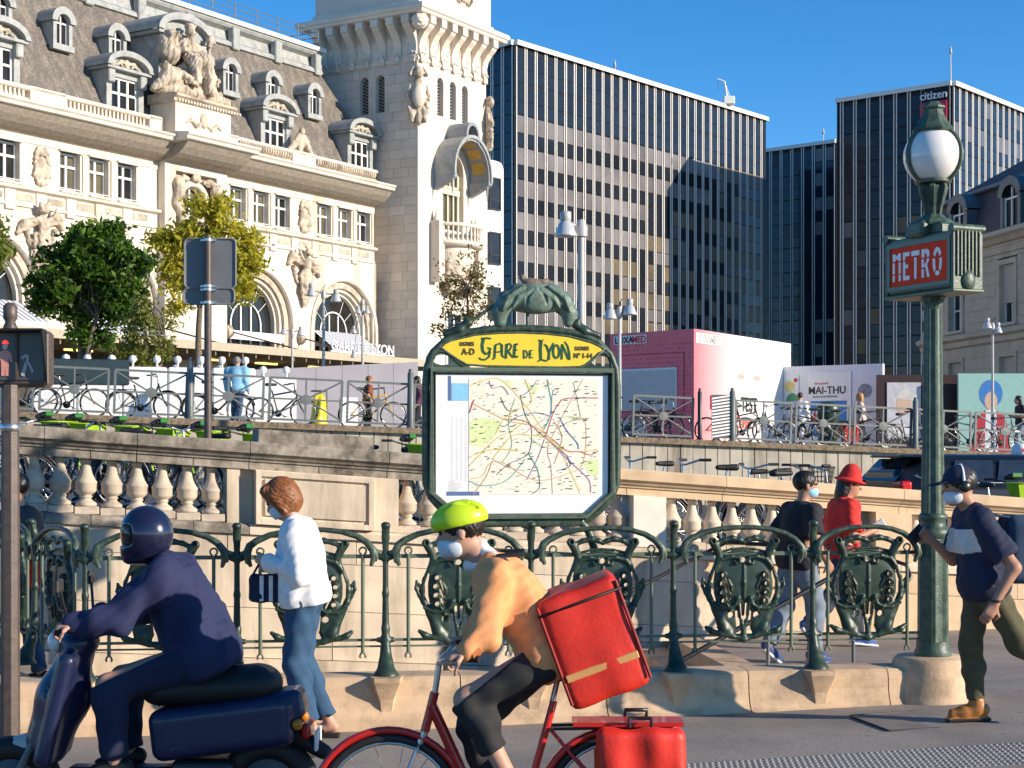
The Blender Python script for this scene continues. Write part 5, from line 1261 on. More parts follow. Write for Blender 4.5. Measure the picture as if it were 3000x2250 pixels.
printed(o, [(circ(.82, z1 - .95, .24, .3), PS), ([(.38, z1 - .78), (.85, z1 - .42), (1.28, z1 - .66), (1.1, z1 - .8), (.7, z1 - .74)], mat('print_straw', (.62, .58, .55), .6)), (circ(.8, z0 + .68, .3, .3, 0, 180), PAPER)])
t, L, z0, z1 = hoarding('poster_wall', 'turquoise painted panel with a figure in red and a round blue hat', 'poster wall', 2808, 3110, 50.5, 50.5, 1094, PT)
o = MB().box(0, L, 0, .15, z0, z1).obj('wall_panel', PT, t)
cx_ = 1.0
printed(o, [(circ(cx_, z1 - .62, .36, .43), PB), (circ(cx_, z1 - .85, .2, .28), PS), ([(cx_ - .4, z1 - 1.35), (cx_ - .15, z1 - 1.12), (cx_ + .15, z1 - 1.12), (cx_ + .45, z1 - 1.35), (cx_ + .65, z0 + .2), (cx_ - .65, z0 + .2)], PR), ([(cx_ - .16, z1 - 1.12), (cx_ + .16, z1 - 1.12), (cx_ + .22, z0 + .2), (cx_ - .2, z0 + .2)], PAPER), ([(cx_ + .02, z1 - 1.3), (cx_ + .1, z1 - 1.3), (cx_ + .12, z0 + .2), (cx_ + .02, z0 + .2)], PB)], -.002)
sp = thing('striped_panel', 'black and white diagonal striped panel fixed between two fence posts', 'panel', TER0 + Vector((math.cos(TERA) * tx(2085), math.sin(TERA) * tx(2085), tcz(tx(2085)))), TERA)
for i in range(13): MB().prism([(0, .07 + i * .08), (.55, .25 + i * .08 - .1), (.55, .29 + i * .08 - .1), (0, .11 + i * .08)], -.02, -.012, 'y').obj('stripe', WHITE, sp)
MB().box(0, .55, -.011, .01, .05, 1.15).obj('board', mat('panel_dark', (.05, .05, .055), .5), sp)
# bins and small street things
e = thing('litter_bag_stand', 'yellow bag hanging on a stand behind the fence', 'litter bag', W(935, HY, 41.5) - Vector((0, 0, H - tz(-4.9))))
s = SDF((-.35, -.25, 0), (.35, .25, 1.0), .03); s.cap((0, 0, .15), (0, 0, .75), .22, .16, .05); O('bag', s.wrinkle(.02, 16, 2).mesh('bag', mat('yellow_bag', (.72, .55, .03), .4, .12)), e)
MB().ring((0, 0, .95), .2, .02, 14, 5, 'z').tube([(.2, 0, 0), (.2, 0, .95)], .02, 5).obj('stand', GREYM, e)
e = thing('litter_bin', 'dark green rounded litter bin behind the fence by the poster wall', 'bin', W(2425, HY, 45) - Vector((0, 0, H - tz(8.7))))
MB().lathe([(.2, 0), (.26, .1), (.3, .9), (.33, 1.0), (.33, 1.1), (.28, 1.22), (.1, 1.27), (0, 1.28)], 18).obj('body', mat('bin_green', (.02, .05, .03), .4), e); MB().lathe([(.335, .98), (.345, 1.0), (.335, 1.02)], 18).obj('band', GREYM, e)

# ---------------------------------------------------------------- lamps
def lamp_head():
    f = MB().lathe([(.0, .64), (.13, .64), (.15, .62), (.15, .42), (.13, .38)], 14).mesh('lamp_housing', GREYL)
    s = MB().lathe([(.13, .38), (.2, .3), (.27, .1), (.31, .02), (.31, -.02), (.0, -.03)], 10).mesh('lamp_shade', mat('shade_white', (.62, .61, .60), .3, .04, metal=.3))
    return f, s
LHS = lamp_head()
def street_lamp(px, ytop, ybase, d, arms, lab, sc=1., zbase=None, pr=.06):
    a = W(px, ytop, d); zb = tz(a.x) if zbase is None else zbase
    t = thing('street_lamp', lab, 'street lamp', (a.x, a.y, zb)); hgt = a.z - zb
    MB().tube([(0, 0, 0), (0, 0, hgt * .5), (0, 0, hgt)], [pr * 1.25, pr, pr * .85], 12).obj('pole', GREYL, t)
    MB().lathe([(pr * 1.6, hgt - .35 * sc), (pr * 1.7, hgt - .1 * sc), (pr * .9, hgt + .1 * sc)], 10).obj('collar', GREYL, t)
    for (dx_, dy_, dz) in arms:
        MB().tube([(0, 0, hgt - .1 * sc), (dx_ * .5, dy_ * .5, hgt - .05 * sc + dz * .4), (dx_ * .98, dy_ * .98, hgt + dz)], .045 * sc, 6).obj('arm', GREYL, t)
        o = O('lamp_housing', LHS[0], t, (dx_, dy_, hgt + dz - .35 * sc), scale=(sc, sc, sc)); O('lamp_shade', LHS[1], o)
    MB().tube([(0, 0, hgt), (.02, 0, hgt + .3 * sc), (.08, 0, hgt + .42 * sc)], .012, 5).obj('spike', BLACKM, t)
    return t
street_lamp(1703, 655, 960, 34, [(-.33, -.15, 0)], 'tall grey street lamp with one shade above the map sign crest', .78, 1.0, .08)
street_lamp(1815, 905, 1190, 42, [(-.24, .0, -.03), (.26, .0, .08)], 'twin-headed street lamp standing in front of the pink cabin', .62, None, .05)
street_lamp(948, 855, 1100, 62, [(-.46, 0, .1), (.47, 0, -.12)], 'twin-headed street lamp before the right-hand station arch', .7, None, .06)
street_lamp(856, 968, 1100, 70, [(-.36, 0, .05), (.36, 0, .0)], 'slim twin-headed street lamp between the two station arches', .56, None, .05)
street_lamp(1062, 880, 1060, 74, [(-.2, 0, -.4), (.2, 0, -.4), (-.4, 0, -1.3), (-.4, 0, -2.4)], 'dark street lamp with stacked heads near the station name', .5, None, .06)
street_lamp(2908, 950, 1240, 47, [(-.15, 0, .05), (.15, 0, -.08)], 'thin twin-headed street lamp in front of the turquoise panel', .45, None, .04)

# ---------------------------------------------------------------- map sign
MD = 11.45; MS = F / MD; M0 = Vector(((1530 - CX) / F * MD, MD, 0))
ms = thing('metro_map_sign', 'green framed metro map board with yellow station name panel and bronze crest', 'map sign', M0, R(9))
def mp(px, py, y=0.): return Vector(((px - 1530) / MS, y, H - (py - HY) / MS))
def p2(px, py): v = mp(px, py); return (v.x, v.z)
def mir(L): return L + [(3060 - x, y) for x, y in reversed(L)]
out = mir([(1345, 1532), (1300, 1497), (1262, 1455), (1247, 1415), (1246, 1330), (1246, 1130), (1250, 1080), (1268, 1035), (1305, 1000), (1360, 977), (1440, 966), (1500, 963)])
MB().tube([mp(x, y, 0) for x, y in out] + [mp(*out[0])], .028, 10, cap=False).obj('outer_frame', GREEN, ms)
inn = mir([(1342, 1514), (1262, 1442), (1262, 1088)])
MB().tube([mp(x, y, -.03) for x, y in inn] + [mp(*inn[0], -.03)], .021, 6, cap=False, smooth=False).obj('inner_frame', GREEN, ms)
MB().prism([p2(x, y) for x, y in mir([(1344, 1512), (1264, 1440), (1264, 1088)])], .0, .05, 'y').obj('back_board', GREEN, ms)
MB().prism([p2(x, y) for x, y in mir([(1334, 1504), (1275, 1451), (1275, 1099)])], -.012, -.002, 'y').obj('poster_sheet', mat('map_paper', (.84, .83, .81), .5, .03), ms)
MB().box(-.65, .65, -.035, .03, mp(0, 1092).z, mp(0, 1078).z).obj('cross_rail', GREEN, ms)
YEL = mat('enamel_yellow', (.86, .60, .02), .45, .05, coat=.3)
lens = [(1284, 1017), (1320, 1000), (1390, 983), (1460, 977), (1530, 975), (1600, 977), (1670, 984), (1740, 1002), (1776, 1020), (1748, 1045), (1722, 1066), (1700, 1074), (1640, 1076), (1420, 1074), (1365, 1070), (1340, 1056), (1312, 1038)]
MB().prism([p2(x, y) for x, y in lens], -.02, .02, 'y').obj('name_panel', YEL, ms)
MB().tube([mp(x, y, -.02) for x, y in lens] + [mp(*lens[0], -.02)], .008, 6, cap=False).obj('panel_rim', GREEN, ms)
for g in (0, 1):
    f = lambda x: 3060 - x if g else x
    MB().tube([mp(f(x), y, -.01) for x, y in ((1262, 1078), (1266, 1048), (1282, 1030), (1304, 1034), (1330, 1056), (1352, 1072), (1375, 1080))], [.012, .014, .016, .014, .012, .012, .01], 8).obj('corner_loop', GREEN, ms)
    MB().tube([mp(f(x), y) for x, y in ((1355, 1528), (1330, 1560), (1312, 1620), (1308, 1700), (1308, 1960))], [.03, .03, .028, .026, .028], 10).obj('leg', GREEN, ms)
    MB().tube([mp(f(1450), 893, .0), mp(f(1354), 962, 0)], [.012, .012], 8).obj('crest_strut', GREEN_L, ms)
    s = SDF((-.12, -.06, -.08), (.12, .06, .1), .008); s.chain([(-.1, 0, -.03), (0, 0, 0), (.06, 0, .05), (.04, -.01, .08)], [.02, .035, .03, .012], .02); o = O('corner_leaf', s.mesh('corner_leaf', GREEN), ms, mp(f(1345), 968)); o.scale = (-1 if g else 1, 1, 1)
def corner_plate(g):
    f = lambda x: 3060 - x if g else x
    outer = [(1244, 1084), (1246, 1050), (1262, 1024), (1284, 1010), (1296, 1024), (1318, 1040), (1342, 1058), (1372, 1074), (1372, 1084)]
    hc = (1296, 1056); n = 36; ins, ous = [], []
    for i in range(n):
        a = 2 * math.pi * i / n; d = (math.cos(a), math.sin(a)); best = 9e9
        for (x0, y0), (x1, y1) in zip(outer, outer[1:] + outer[:1]):
            ex, ey = x1 - x0, y1 - y0; den = d[0] * ey - d[1] * ex
            if abs(den) < 1e-9: continue
            t_ = ((x0 - hc[0]) * ey - (y0 - hc[1]) * ex) / den; s_ = ((x0 - hc[0]) * d[1] - (y0 - hc[1]) * d[0]) / den
            if t_ > 0 and -1e-6 <= s_ <= 1 + 1e-6: best = min(best, t_)
        ri = min(1 / math.sqrt((d[0] / 30) ** 2 + (d[1] / 15) ** 2), best * .86)
        ous.append(p2(f(hc[0] + d[0] * best), hc[1] + d[1] * best)); ins.append(p2(f(hc[0] + d[0] * ri), hc[1] + d[1] * ri))
    mb = MB()
    for y0, y1 in ((-.015, .015),):
        for i in range(n):
            j = (i + 1) % n; mb.quad((ous[i][0], y0, ous[i][1]), (ins[i][0], y0, ins[i][1]), (ins[j][0], y0, ins[j][1]), (ous[j][0], y0, ous[j][1])); mb.quad((ins[i][0], y0, ins[i][1]), (ins[i][0], y1, ins[i][1]), (ins[j][0], y1, ins[j][1]), (ins[j][0], y0, ins[j][1])); mb.quad((ous[j][0], y1, ous[j][1]), (ins[j][0], y1, ins[j][1]), (ins[i][0], y1, ins[i][1]), (ous[i][0], y1, ous[i][1]))
    mb.obj('corner_plate', GREEN, ms)
corner_plate(0); corner_plate(1)
MB().prism([p2(x, y) for x, y in mir([(1300, 1012), (1330, 996), (1392, 978), (1455, 970), (1515, 968)]) + [(1760, 1014), (1530, 984), (1300, 1014)][1:2]], .012, .024, 'y').obj('header_back', GREEN, ms)
MB().tube([mp(1545, 960), mp(1545, 905)], .014, 8).obj('crest_stem', GREEN_L, ms)
s = SDF((-.33, -.12, -.16), (.33, .12, .16), .006)
arc = [(-.245, -.115), (-.25, -.05), (-.2, .03), (-.12, .075), (0, .09), (.12, .075), (.2, .03), (.245, -.05), (.24, -.11)]
s.chain([(x, 0, z) for x, z in arc], [.045, .055, .066, .072, .075, .072, .066, .052, .04], .03)
s.ell((0, 0, .035), (.20, .075, .085), .03); s.ell((0, -.035, .03), (.12, .06, .085), .03); s.ell((0, 0, .01), (.21, .055, .06), .03)
for g in (-1, 1):
    for L, r in (([(.06, .12), (.15, .06), (.2, -.03)], .012), ([(.12, .12), (.22, .03), (.26, -.06)], .01), ([(.01, .12), (.06, .06), (.075, -.01)], .010)):
        s.chain([(g * a, -.085 + .02 * abs(a), b) for a, b in L], [r, r * 1.2, r * .6], .006, True)
    for L in ([(.03, .09), (.12, .05), (.165, -.02)], [(.09, .13), (.2, .05), (.235, -.04)]): s.chain([(g * a, -.07, b) for a, b in L], [.012, .016, .008], .012)
O('crest', s.mesh('crest', VERDI), ms, mp(1567, 895))
# lettering of the name panel, drawn as tapering strokes
DG = mat('letter_green', (.010, .085, .04), .4, .05)
def stroke(mb, pts, w0, w1=None, y=-.024, f=None):
    w1 = w1 or w0; n = len(pts); V = []
    for i, p in enumerate(pts):
        a, b = pts[max(i - 1, 0)], pts[min(i + 1, n - 1)]; t = Vector((b[0] - a[0], b[1] - a[1])).normalized(); k = (w0 + (w1 - w0) * i / (n - 1)) / 2
        V += [(p[0] - t.y * k, p[1] + t.x * k), (p[0] + t.y * k, p[1] - t.x * k)]
    vv = [f(*q) for q in V]
    mb.add([(x, y, z) for x, z in vv] + [(x, y + .003, z) for x, z in vv], [(2 * i, 2 * i + 1, 2 * i + 3, 2 * i + 2) for i in range(n - 1)] + [(2 * i, 2 * i + 2, 2 * i + 2 + 2 * n, 2 * i + 2 * n) for i in range(n - 1)])
c8 = lambda x, y: p2(1200 + x / 2.074, 800 + y / 2.074)
GL = {'g': [([(492, 402), (462, 398), (442, 402), (432, 400)], 9, 13), ([(446, 402), (437, 440), (441, 478), (458, 495), (478, 488), (488, 462), (470, 458)], 17, 12), ([(486, 480), (478, 512), (455, 530), (430, 528), (418, 518)], 12, 9)],
      'a': [([(500, 526), (512, 520), (518, 440)], 11, 13), ([(518, 440), (545, 430), (558, 442)], 11, 11), ([(557, 438), (558, 500), (570, 516)], 15, 8), ([(516, 484), (558, 478)], 8, 8)],
      'r': [([(588, 432), (584, 480), (582, 522)], 15, 13), ([(584, 438), (605, 430), (618, 445), (605, 470), (588, 474)], 11, 9), ([(595, 474), (612, 500), (628, 516)], 12, 9)],
      'e': [([(640, 432), (634, 475), (633, 514)], 15, 14), ([(634, 437), (656, 432)], 12, 10), ([(634, 472), (652, 468)], 9, 8), ([(634, 512), (656, 508)], 11, 13)],
      'd': [([(692, 468), (693, 520)], 9, 9), ([(690, 474), (708, 474), (716, 494), (708, 514), (690, 518)], 8, 8)],
      'f': [([(730, 470), (729, 518)], 10, 9), ([(729, 473), (746, 470)], 7, 7), ([(729, 494), (743, 492)], 6, 6), ([(729, 516), (748, 513)], 7, 8)],
      'l': [([(782, 408), (800, 412), (812, 404)], 10, 6), ([(799, 408), (794, 460), (797, 528)], 19, 15), ([(778, 536), (800, 526), (830, 534), (844, 522)], 9, 10)],
      'y': [([(818, 432), (832, 442), (846, 478)], 9, 13), ([(876, 424), (868, 440), (848, 480), (846, 526)], 9, 15)],
      'o': [([(892 + 19 * math.cos(R(a)), 476 + 40 * math.sin(R(a))) for a in range(0, 361, 24)], 12, 12)],
      'n': [([(930, 430), (927, 480), (926, 524)], 14, 12), ([(928, 436), (942, 460), (966, 520)], 12, 12), ([(944, 414), (962, 440), (972, 480), (974, 526)], 7, 15)]}
for k, st_ in GL.items():
    mb = MB()
    for pts, a, b in st_: stroke(mb, pts, a, b, f=c8)
    mb.obj('letter', DG, ms)
BR = mat('letter_brown', (.06, .04, .02), .5)
for t_, x, y, sz_ in (('LIGNES', 344, 446, .038), ('A-D', 352, 500, .064), ('LIGNES', 1052, 466, .038), ('N\u00ba 1-14', 1058, 514, .05)):
    q = c8(x, y); O('lettering', text_mesh(t_, sz_, .002, BR, .82, bold=.0012), ms, (q[0], -.024, q[1]))
# printed map: pale ground, green patches, coloured lines, index column
MG = mat('map_ground', (.84, .79, .66), .6, .03, 20, c2=(.80, .82, .62), c2amt=.4, c2sc=9)
MB().prism([c8(356, 642), c8(1156, 642), c8(1156, 1346), c8(356, 1346)][::-1], -.0145, -.0125, 'y').obj('map_print', MG, ms)
MGR = mat('map_green', (.68, .76, .38), .6, .05)
for poly in ([(358, 905), (440, 880), (520, 890), (560, 930), (500, 1010), (440, 1060), (358, 1040)], [(1060, 1140), (1156, 1130), (1156, 1230), (1090, 1220)], [(700, 680), (790, 690), (760, 730)], [(560, 660), (620, 655), (600, 700)]):
    MB().prism([c8(*p) for p in poly], -.0152, -.0147, 'y').obj('map_patch', MGR, ms)
LC = {k: mat('map_line_' + k, c, .6, 0) for k, c in (('yellow', (.72, .52, .08)), ('orange', (.72, .36, .12)), ('blue', (.10, .16, .34)), ('teal', (.08, .34, .30)), ('red', (.5, .06, .10)), ('violet', (.35, .2, .4)), ('lime', (.4, .6, .25)), ('brown', (.32, .2, .08)), ('pink', (.75, .42, .42)), ('black', (.06, .06, .07)))}
ML = [('yellow', [(360, 690), (440, 655), (520, 640), (590, 680), (690, 790), (740, 850), (800, 940), (920, 1090), (1000, 1250), (1040, 1340)], 5), ('orange', [(370, 790), (480, 845), (600, 900), (750, 930), (870, 1010)], 6), ('teal', [(835, 645), (850, 720), (862, 800), (850, 880), (815, 950)], 7), ('blue', [(905, 700), (870, 720), (862, 860)], 4),
      ('red', [(1155, 757), (960, 760), (910, 790), (870, 860), (830, 980)], 6), ('violet', [(820, 985), (880, 1050), (960, 1130), (1060, 1220), (1100, 1270), (1105, 1335)], 7), ('teal', [(358, 1262), (430, 1290), (540, 1280), (620, 1230), (700, 1130)], 5), ('orange', [(360, 1250), (440, 1230), (480, 1160), (560, 1150), (690, 1230), (800, 1260), (960, 1220), (1060, 1150), (1072, 900), (980, 880)], 4),
      ('brown', [(575, 890), (700, 900), (800, 980), (900, 1060), (960, 1110)], 6), ('blue', [(545, 925), (580, 930), (640, 880), (720, 855), (780, 850), (860, 870)], 5), ('blue', [(670, 750), (720, 720), (770, 660)], 4), ('black', [(525, 1225), (600, 1160), (720, 1095), (740, 950), (700, 860), (670, 740)], 4), ('yellow', [(520, 980), (560, 900), (650, 830), (740, 780), (700, 645)], 5),
      ('yellow', [(500, 1130), (620, 990), (720, 985), (820, 1000), (960, 1080), (1150, 1075)], 5), ('red', [(1155, 1080), (1100, 1105), (1040, 1085), (960, 1080), (870, 1010)], 5), ('pink', [(870, 1340), (860, 1170), (840, 1070), (900, 930), (1060, 640)], 4), ('pink', [(500, 1130), (600, 1180), (700, 1200)], 4), ('lime', [(910, 880), (980, 870), (1040, 880), (1030, 800), (1000, 660)], 4),
      ('blue', [(915, 880), (960, 960), (1020, 1030), (1030, 1070)], 5), ('black', [(900, 945), (980, 900), (1100, 880)], 3), ('violet', [(710, 1255), (730, 1220), (780, 1120), (820, 1010)], 4), ('teal', [(745, 1340), (790, 1300), (780, 1200), (760, 1160), (720, 1090)], 4), ('brown', [(550, 755), (590, 830), (650, 840)], 4), ('orange', [(380, 1345), (460, 1240), (500, 1140)], 4), ('yellow', [(358, 1120), (450, 1080), (560, 1070), (660, 1080)], 5), ('yellow', [(360, 1170), (520, 1010), (620, 960), (700, 900)], 4), ('red', [(360, 850), (380, 790), (390, 770)], 6), ('violet', [(480, 655), (500, 700), (560, 690), (600, 740)], 4), ('lime', [(640, 760), (600, 900), (620, 1050), (560, 1150)], 3), ('pink', [(690, 980), (760, 930), (830, 880), (870, 860)], 4), ('blue', [(900, 1200), (980, 1170), (960, 1110)], 4), ('orange', [(880, 900), (930, 1000), (880, 1160)], 3), ('lime', [(730, 1000), (830, 1060), (950, 1050)], 3)]
for i, (k, pts, w_) in enumerate(ML):
    mb = MB(); P3 = [Vector(p + (0,)) for p in pts]; sm = []
    for a, b, c, d in zip([P3[0]] + P3[:-2], P3[:-1], P3[1:], P3[2:] + [P3[-1]]):
        for q in range(5): t_ = q / 5; v = .5 * ((2 * b) + (c - a) * t_ + (2 * a - 5 * b + 4 * c - d) * t_ ** 2 + (3 * b - a - 3 * c + d) * t_ ** 3); sm.append((v.x, v.y))
    stroke(mb, sm + [pts[-1]], w_, y=-.0156 - .00008 * i, f=c8); mb.obj('map_line', LC[k], ms)
mb = MB(); rg = random.Random(2)
for i in range(420):
    x, y = rg.uniform(365, 1140), rg.uniform(650, 1335); w_ = rg.uniform(3, 26); mb.cur = rg.choice((0, 0, 0, 1, 2)); h_ = rg.uniform(2, 5) if mb.cur == 0 else 4
    q0, q1 = c8(x, y), c8(x + (w_ if mb.cur == 0 else 5), y + h_); mb.quad((q0[0], -.0192, q1[1]), (q1[0], -.0192, q1[1]), (q1[0], -.0192, q0[1]), (q0[0], -.0192, q0[1]))
for i in range(64):
    for cx_ in (245, 275, 302, 330):
        q0, q1 = c8(cx_, 880 + i * 6), c8(cx_ + rg.uniform(10, 20), 882 + i * 6); mb.cur = 3; mb.quad((q0[0], -.0128, q1[1]), (q1[0], -.0128, q1[1]), (q1[0], -.0128, q0[1]), (q0[0], -.0128, q0[1]))
for i in range(16):
    q0, q1 = c8(232, 1262 + i * 5), c8(250 + rg.uniform(10, 90), 1264 + i * 5); mb.quad((q0[0], -.0128, q1[1]), (q1[0], -.0128, q1[1]), (q1[0], -.0128, q0[1]), (q0[0], -.0128, q0[1]))
mb.obj('map_small_print', [BK, LC['orange'], LC['red'], mat('print_fine', (.5, .5, .5), .6)], ms, kind='stuff')
MB().prism([c8(252, 672), c8(352, 672), c8(352, 778), c8(252, 778)][::-1], -.014, -.0125, 'y').obj('map_inset', mat('map_sky_blue', (.25, .55, .75), .6, .06, 40), ms)
MB().prism([c8(230, 628), c8(248, 628), c8(248, 778), c8(230, 778)][::-1], -.014, -.0125, 'y').obj('map_inset_bar', LC['blue'], ms)
MB().prism([c8(222, 1326), c8(420, 1326), c8(420, 1350), c8(222, 1350)][::-1], -.0146, -.0125, 'y').obj('map_footer', LC['blue'], ms)
# pigeon on the crest
e = thing('pigeon', 'small brown pigeon perched on the bronze crest of the map sign', 'bird', M0 + mp(1556, 852))
s = SDF((-.12, -.1, -.02), (.14, .1, .14), .006); s.ell((0, 0, .05), (.065, .038, .04), .01); s.ell((-.06, 0, .09), (.022, .02, .024), .02); s.cap((-.082, 0, .09), (-.098, 0, .085), .006, .002, .004); s.chain([(.04, 0, .05), (.09, 0, .06), (.115, 0, .075)], [.03, .02, .012], .015); s.cap((0, .015, .02), (0, .015, -.01), .005, .005, .004); s.cap((0, -.015, .02), (0, -.015, -.01), .005, .005, .004)
O('body', s.mesh('body', mat('pigeon_brown', (.20, .15, .11), .7, .3, 60)), e)

# ---------------------------------------------------------------- lamp standard with METRO sign
KD = 11.67; K0 = Vector(((2733 - CX) / F * KD, KD, 0))
def kz(y): return H - (y - HY) * KD / F
ml = thing('metro_lamp', 'tall green cast-iron lamp standard with red METRO box sign and white globe', 'lamp standard', K0)
def fluted(prof, n, amp, name, m, ph=0):
    mb = MB(); N = n * 4; v = []
    for r, z in prof:
        for j in range(N): q = 2 * math.pi * j / N + ph; k = (1, 1, 1 - amp, 1 - amp)[j % 4]; v.append((r * k * math.cos(q), r * k * math.sin(q), z))
    mb.add(v, [(i * N + j, i * N + (j + 1) % N, (i + 1) * N + (j + 1) % N, (i + 1) * N + j) for i in range(len(prof) - 1) for j in range(N)])
    mb.add(v[-N:], [tuple(range(N))]); return mb.obj(name, m, ml)
MB().lathe([(.128, .41), (.132, .44), (.118, .47), (.115, .52)], 24).obj('foot', GREEN_L, ml)
fluted([(.116, .5), (.113, 1.0), (.108, 1.22), (.104, kz(1565))], 6, .12, 'base_column', GREEN_L, R(10))
MB().lathe([(.104, kz(1575)), (.118, kz(1566)), (.12, kz(1556)), (.105, kz(1548)), (.09, kz(1540)), (.088, kz(1522)), (.103, kz(1518)), (.103, kz(1510)), (.086, kz(1503))], 24).obj('ring', GREEN_L, ml)
fluted([(.086, kz(1505)), (.083, kz(1420)), (.074, kz(1200)), (.068, kz(1000)), (.066, kz(885))], 8, .11, 'shaft', GREEN_L)
MB().lathe([(.066, kz(905)), (.07, kz(890)), (.085, kz(878)), (.085, kz(872)), (.105, kz(866)), (.105, kz(858)), (.13, kz(850)), (.13, kz(842)), (.10, kz(835)), (.08, 3.06)], 8, smooth=False, ph=R(22)).obj('capital', GREEN, ml)
SA = math.atan2(-.906, .42); HLN, HTH = .36, .12
bx_ = MB().cbox(-HLN, HLN, -HTH, HTH, 3.0, 3.40, .015).obj('sign_box', GREEN, ml, (0, 0, 0), SA)
ENR = mat('enamel_red', (.80, .05, .014), .6, .08, 20, spec=.15)
pz0, pz1 = 3.055, 3.335
for g in (-1, 1):
    o = MB().box(-.315, .315, g * HTH - .006, g * HTH + .006, pz0, pz1).obj('red_panel', ENR, bx_)
    fr = MB()
    for (a, b, c, d) in ((-.345, -.315, pz0 - .03, pz1 + .03), (.315, .345, pz0 - .03, pz1 + .03), (-.315, .315, pz1, pz1 + .03), (-.315, .315, pz0 - .03, pz0)): fr.box(a, b, g * HTH - .016, g * HTH + .016, c, d)
    fr.obj('panel_frame', GREEN, bx_)
LWH = mat('letter_white', (.86, .84, .80), .5, .05)
SL = .235 - .02                                       # stencil slit height above the lower edge
def lt_(polys, x):
    mb = MB()
    for p in polys: mb.prism([(x + a, 3.095 + b) for a, b in p], -HTH - .011, -HTH - .0065, 'y')
    mb.obj('letter', LWH, bx_)
def bxp(a, b, c, d): return [(a, c), (b, c), (b, d), (a, d)]
hL = .2
lt_([bxp(0, .022, 0, .045), bxp(0, .022, .055, .135), bxp(.068, .09, 0, .045), bxp(.068, .09, .055, .135), [(0, .145), (.022, .145), (.045, .165), (.068, .145), (.09, .145), (.09, .2), (.068, .2), (.045, .18), (.022, .2), (0, .2)]], -.285)
lt_([bxp(0, .024, .0, .135), bxp(0, .024, .145, .2), bxp(.024, .072, 0, .03), bxp(.024, .055, .085, .112), bxp(.024, .07, .17, .2)], -.168)
lt_([bxp(.032, .056, 0, .152), bxp(0, .088, .165, .2)], -.075)
lt_([bxp(0, .024, 0, .06), bxp(0, .024, .07, .13), bxp(0, .03, .142, .2), [(.03, .172), (.06, .2), (.03, .2)], [(.03, .2), (.055, .2), (.08, .185), (.082, .142), (.058, .142), (.056, .165), (.03, .172)], [(.024, .09), (.05, .105), (.058, .132), (.08, .132), (.075, .11), (.058, .092), (.085, 0), (.06, 0), (.04, .075), (.024, .075)]], .038)
O1 = [(.048 + .048 * math.cos(R(a)), .10 + .1 * math.sin(R(a))) for a in range(0, 361, 15)]; O2 = [(.048 + .024 * math.cos(R(a)), .10 + .07 * math.sin(R(a))) for a in range(0, 361, 15)]
def oa(a0, a1): i, j = a0 // 15, a1 // 15; return O1[i:j + 1] + O2[i:j + 1][::-1]
lt_([oa(30, 150), oa(165, 225), oa(315, 360) , oa(0, 15), oa(240, 300)], .158)
for g in (-1, 1):
    x = g * HLN
    ec = MB().cbox(x - .012, x + .012, -HTH - .012, HTH + .012, 2.985, 3.42, .006).obj('end_cap', GREEN_L, bx_)
    for k in range(7): MB().cbox(x + g * .012 - .014, x + g * .012 + .014, -.096 + k * .032 - .009, -.096 + k * .032 + .009, 3.08, 3.42, .004).obj('rib', GREEN_L, ec)
    MB().tube([(x, -HTH - .02, 3.41), (x, HTH + .02, 3.41)], .032, 12).obj('scroll', GREEN_L, ec)
    s = SDF((-.06, -.08, -.06), (.06, .08, .1), .006); s.ell((0, 0, 0), (.035, .06, .075), .01); O('boss', s.mesh('boss', GREEN_L), ec, (x + g * .01, 0, 3.05))
MB().cbox(-HLN - .02, HLN + .02, -HTH - .02, HTH + .02, 2.97, 2.995, .008).obj('lower_lip', GREEN, bx_)
MB().cbox(-.2, .2, -.1, .1, 3.39, 3.48, .02).cbox(-.09, .09, -.17, .17, 3.385, 3.495, .02).obj('saddle', GREEN_L, bx_)
MB().lathe([(.15, 3.47), (.155, 3.49), (.12, 3.515), (.09, 3.53), (.075, 3.55)], 8, smooth=False, ph=R(22)).obj('saddle_top', GREEN_L, ml)
fluted([(.068, 3.54), (.064, 3.56), (.072, 3.61), (.1, 3.70), (.112, 3.745), (.104, 3.765), (.09, 3.775)], 6, .3, 'lamp_neck', GREEN, R(5))
MB().lathe([(.1, 3.77), (.128, 3.778), (.128, 3.795), (.112, 3.8), (.112, 3.81), (.12, 3.815), (.12, 3.83), (.1, 3.84)], 24).obj('globe_collar', GREEN, ml)
OPAL = mat('opal_glass', (.80, .77, .73), .18, .02, spec=.5, coat=.4)
MB().ball((0, 0, kz(458)), .207, 16).obj('globe', OPAL, ml)
zg = kz(458)
for a in (-38, 82, 202):
    pts = [(.212 * math.cos(R(t_)) * math.cos(R(a)), .212 * math.cos(R(t_)) * math.sin(R(a)), zg + .212 * math.sin(R(t_))) for t_ in range(-60, 66, 8)]
    MB().tube(pts, [.02 if abs(i - 7) > 1 else .024 for i in range(len(pts))], 6, sx=.8).obj('globe_strap', GREEN, ml)
MB().lathe([(.15, kz(388)), (.155, kz(384)), (.145, kz(378)), (.115, kz(362)), (.085, kz(340)), (.072, kz(325)), (.075, kz(322)), (.088, kz(318)), (.088, kz(314)), (.06, kz(305)), (.045, kz(299)), (0, kz(298))], 8, smooth=False, ph=R(10)).obj('lamp_cap', GREEN_L, ml)

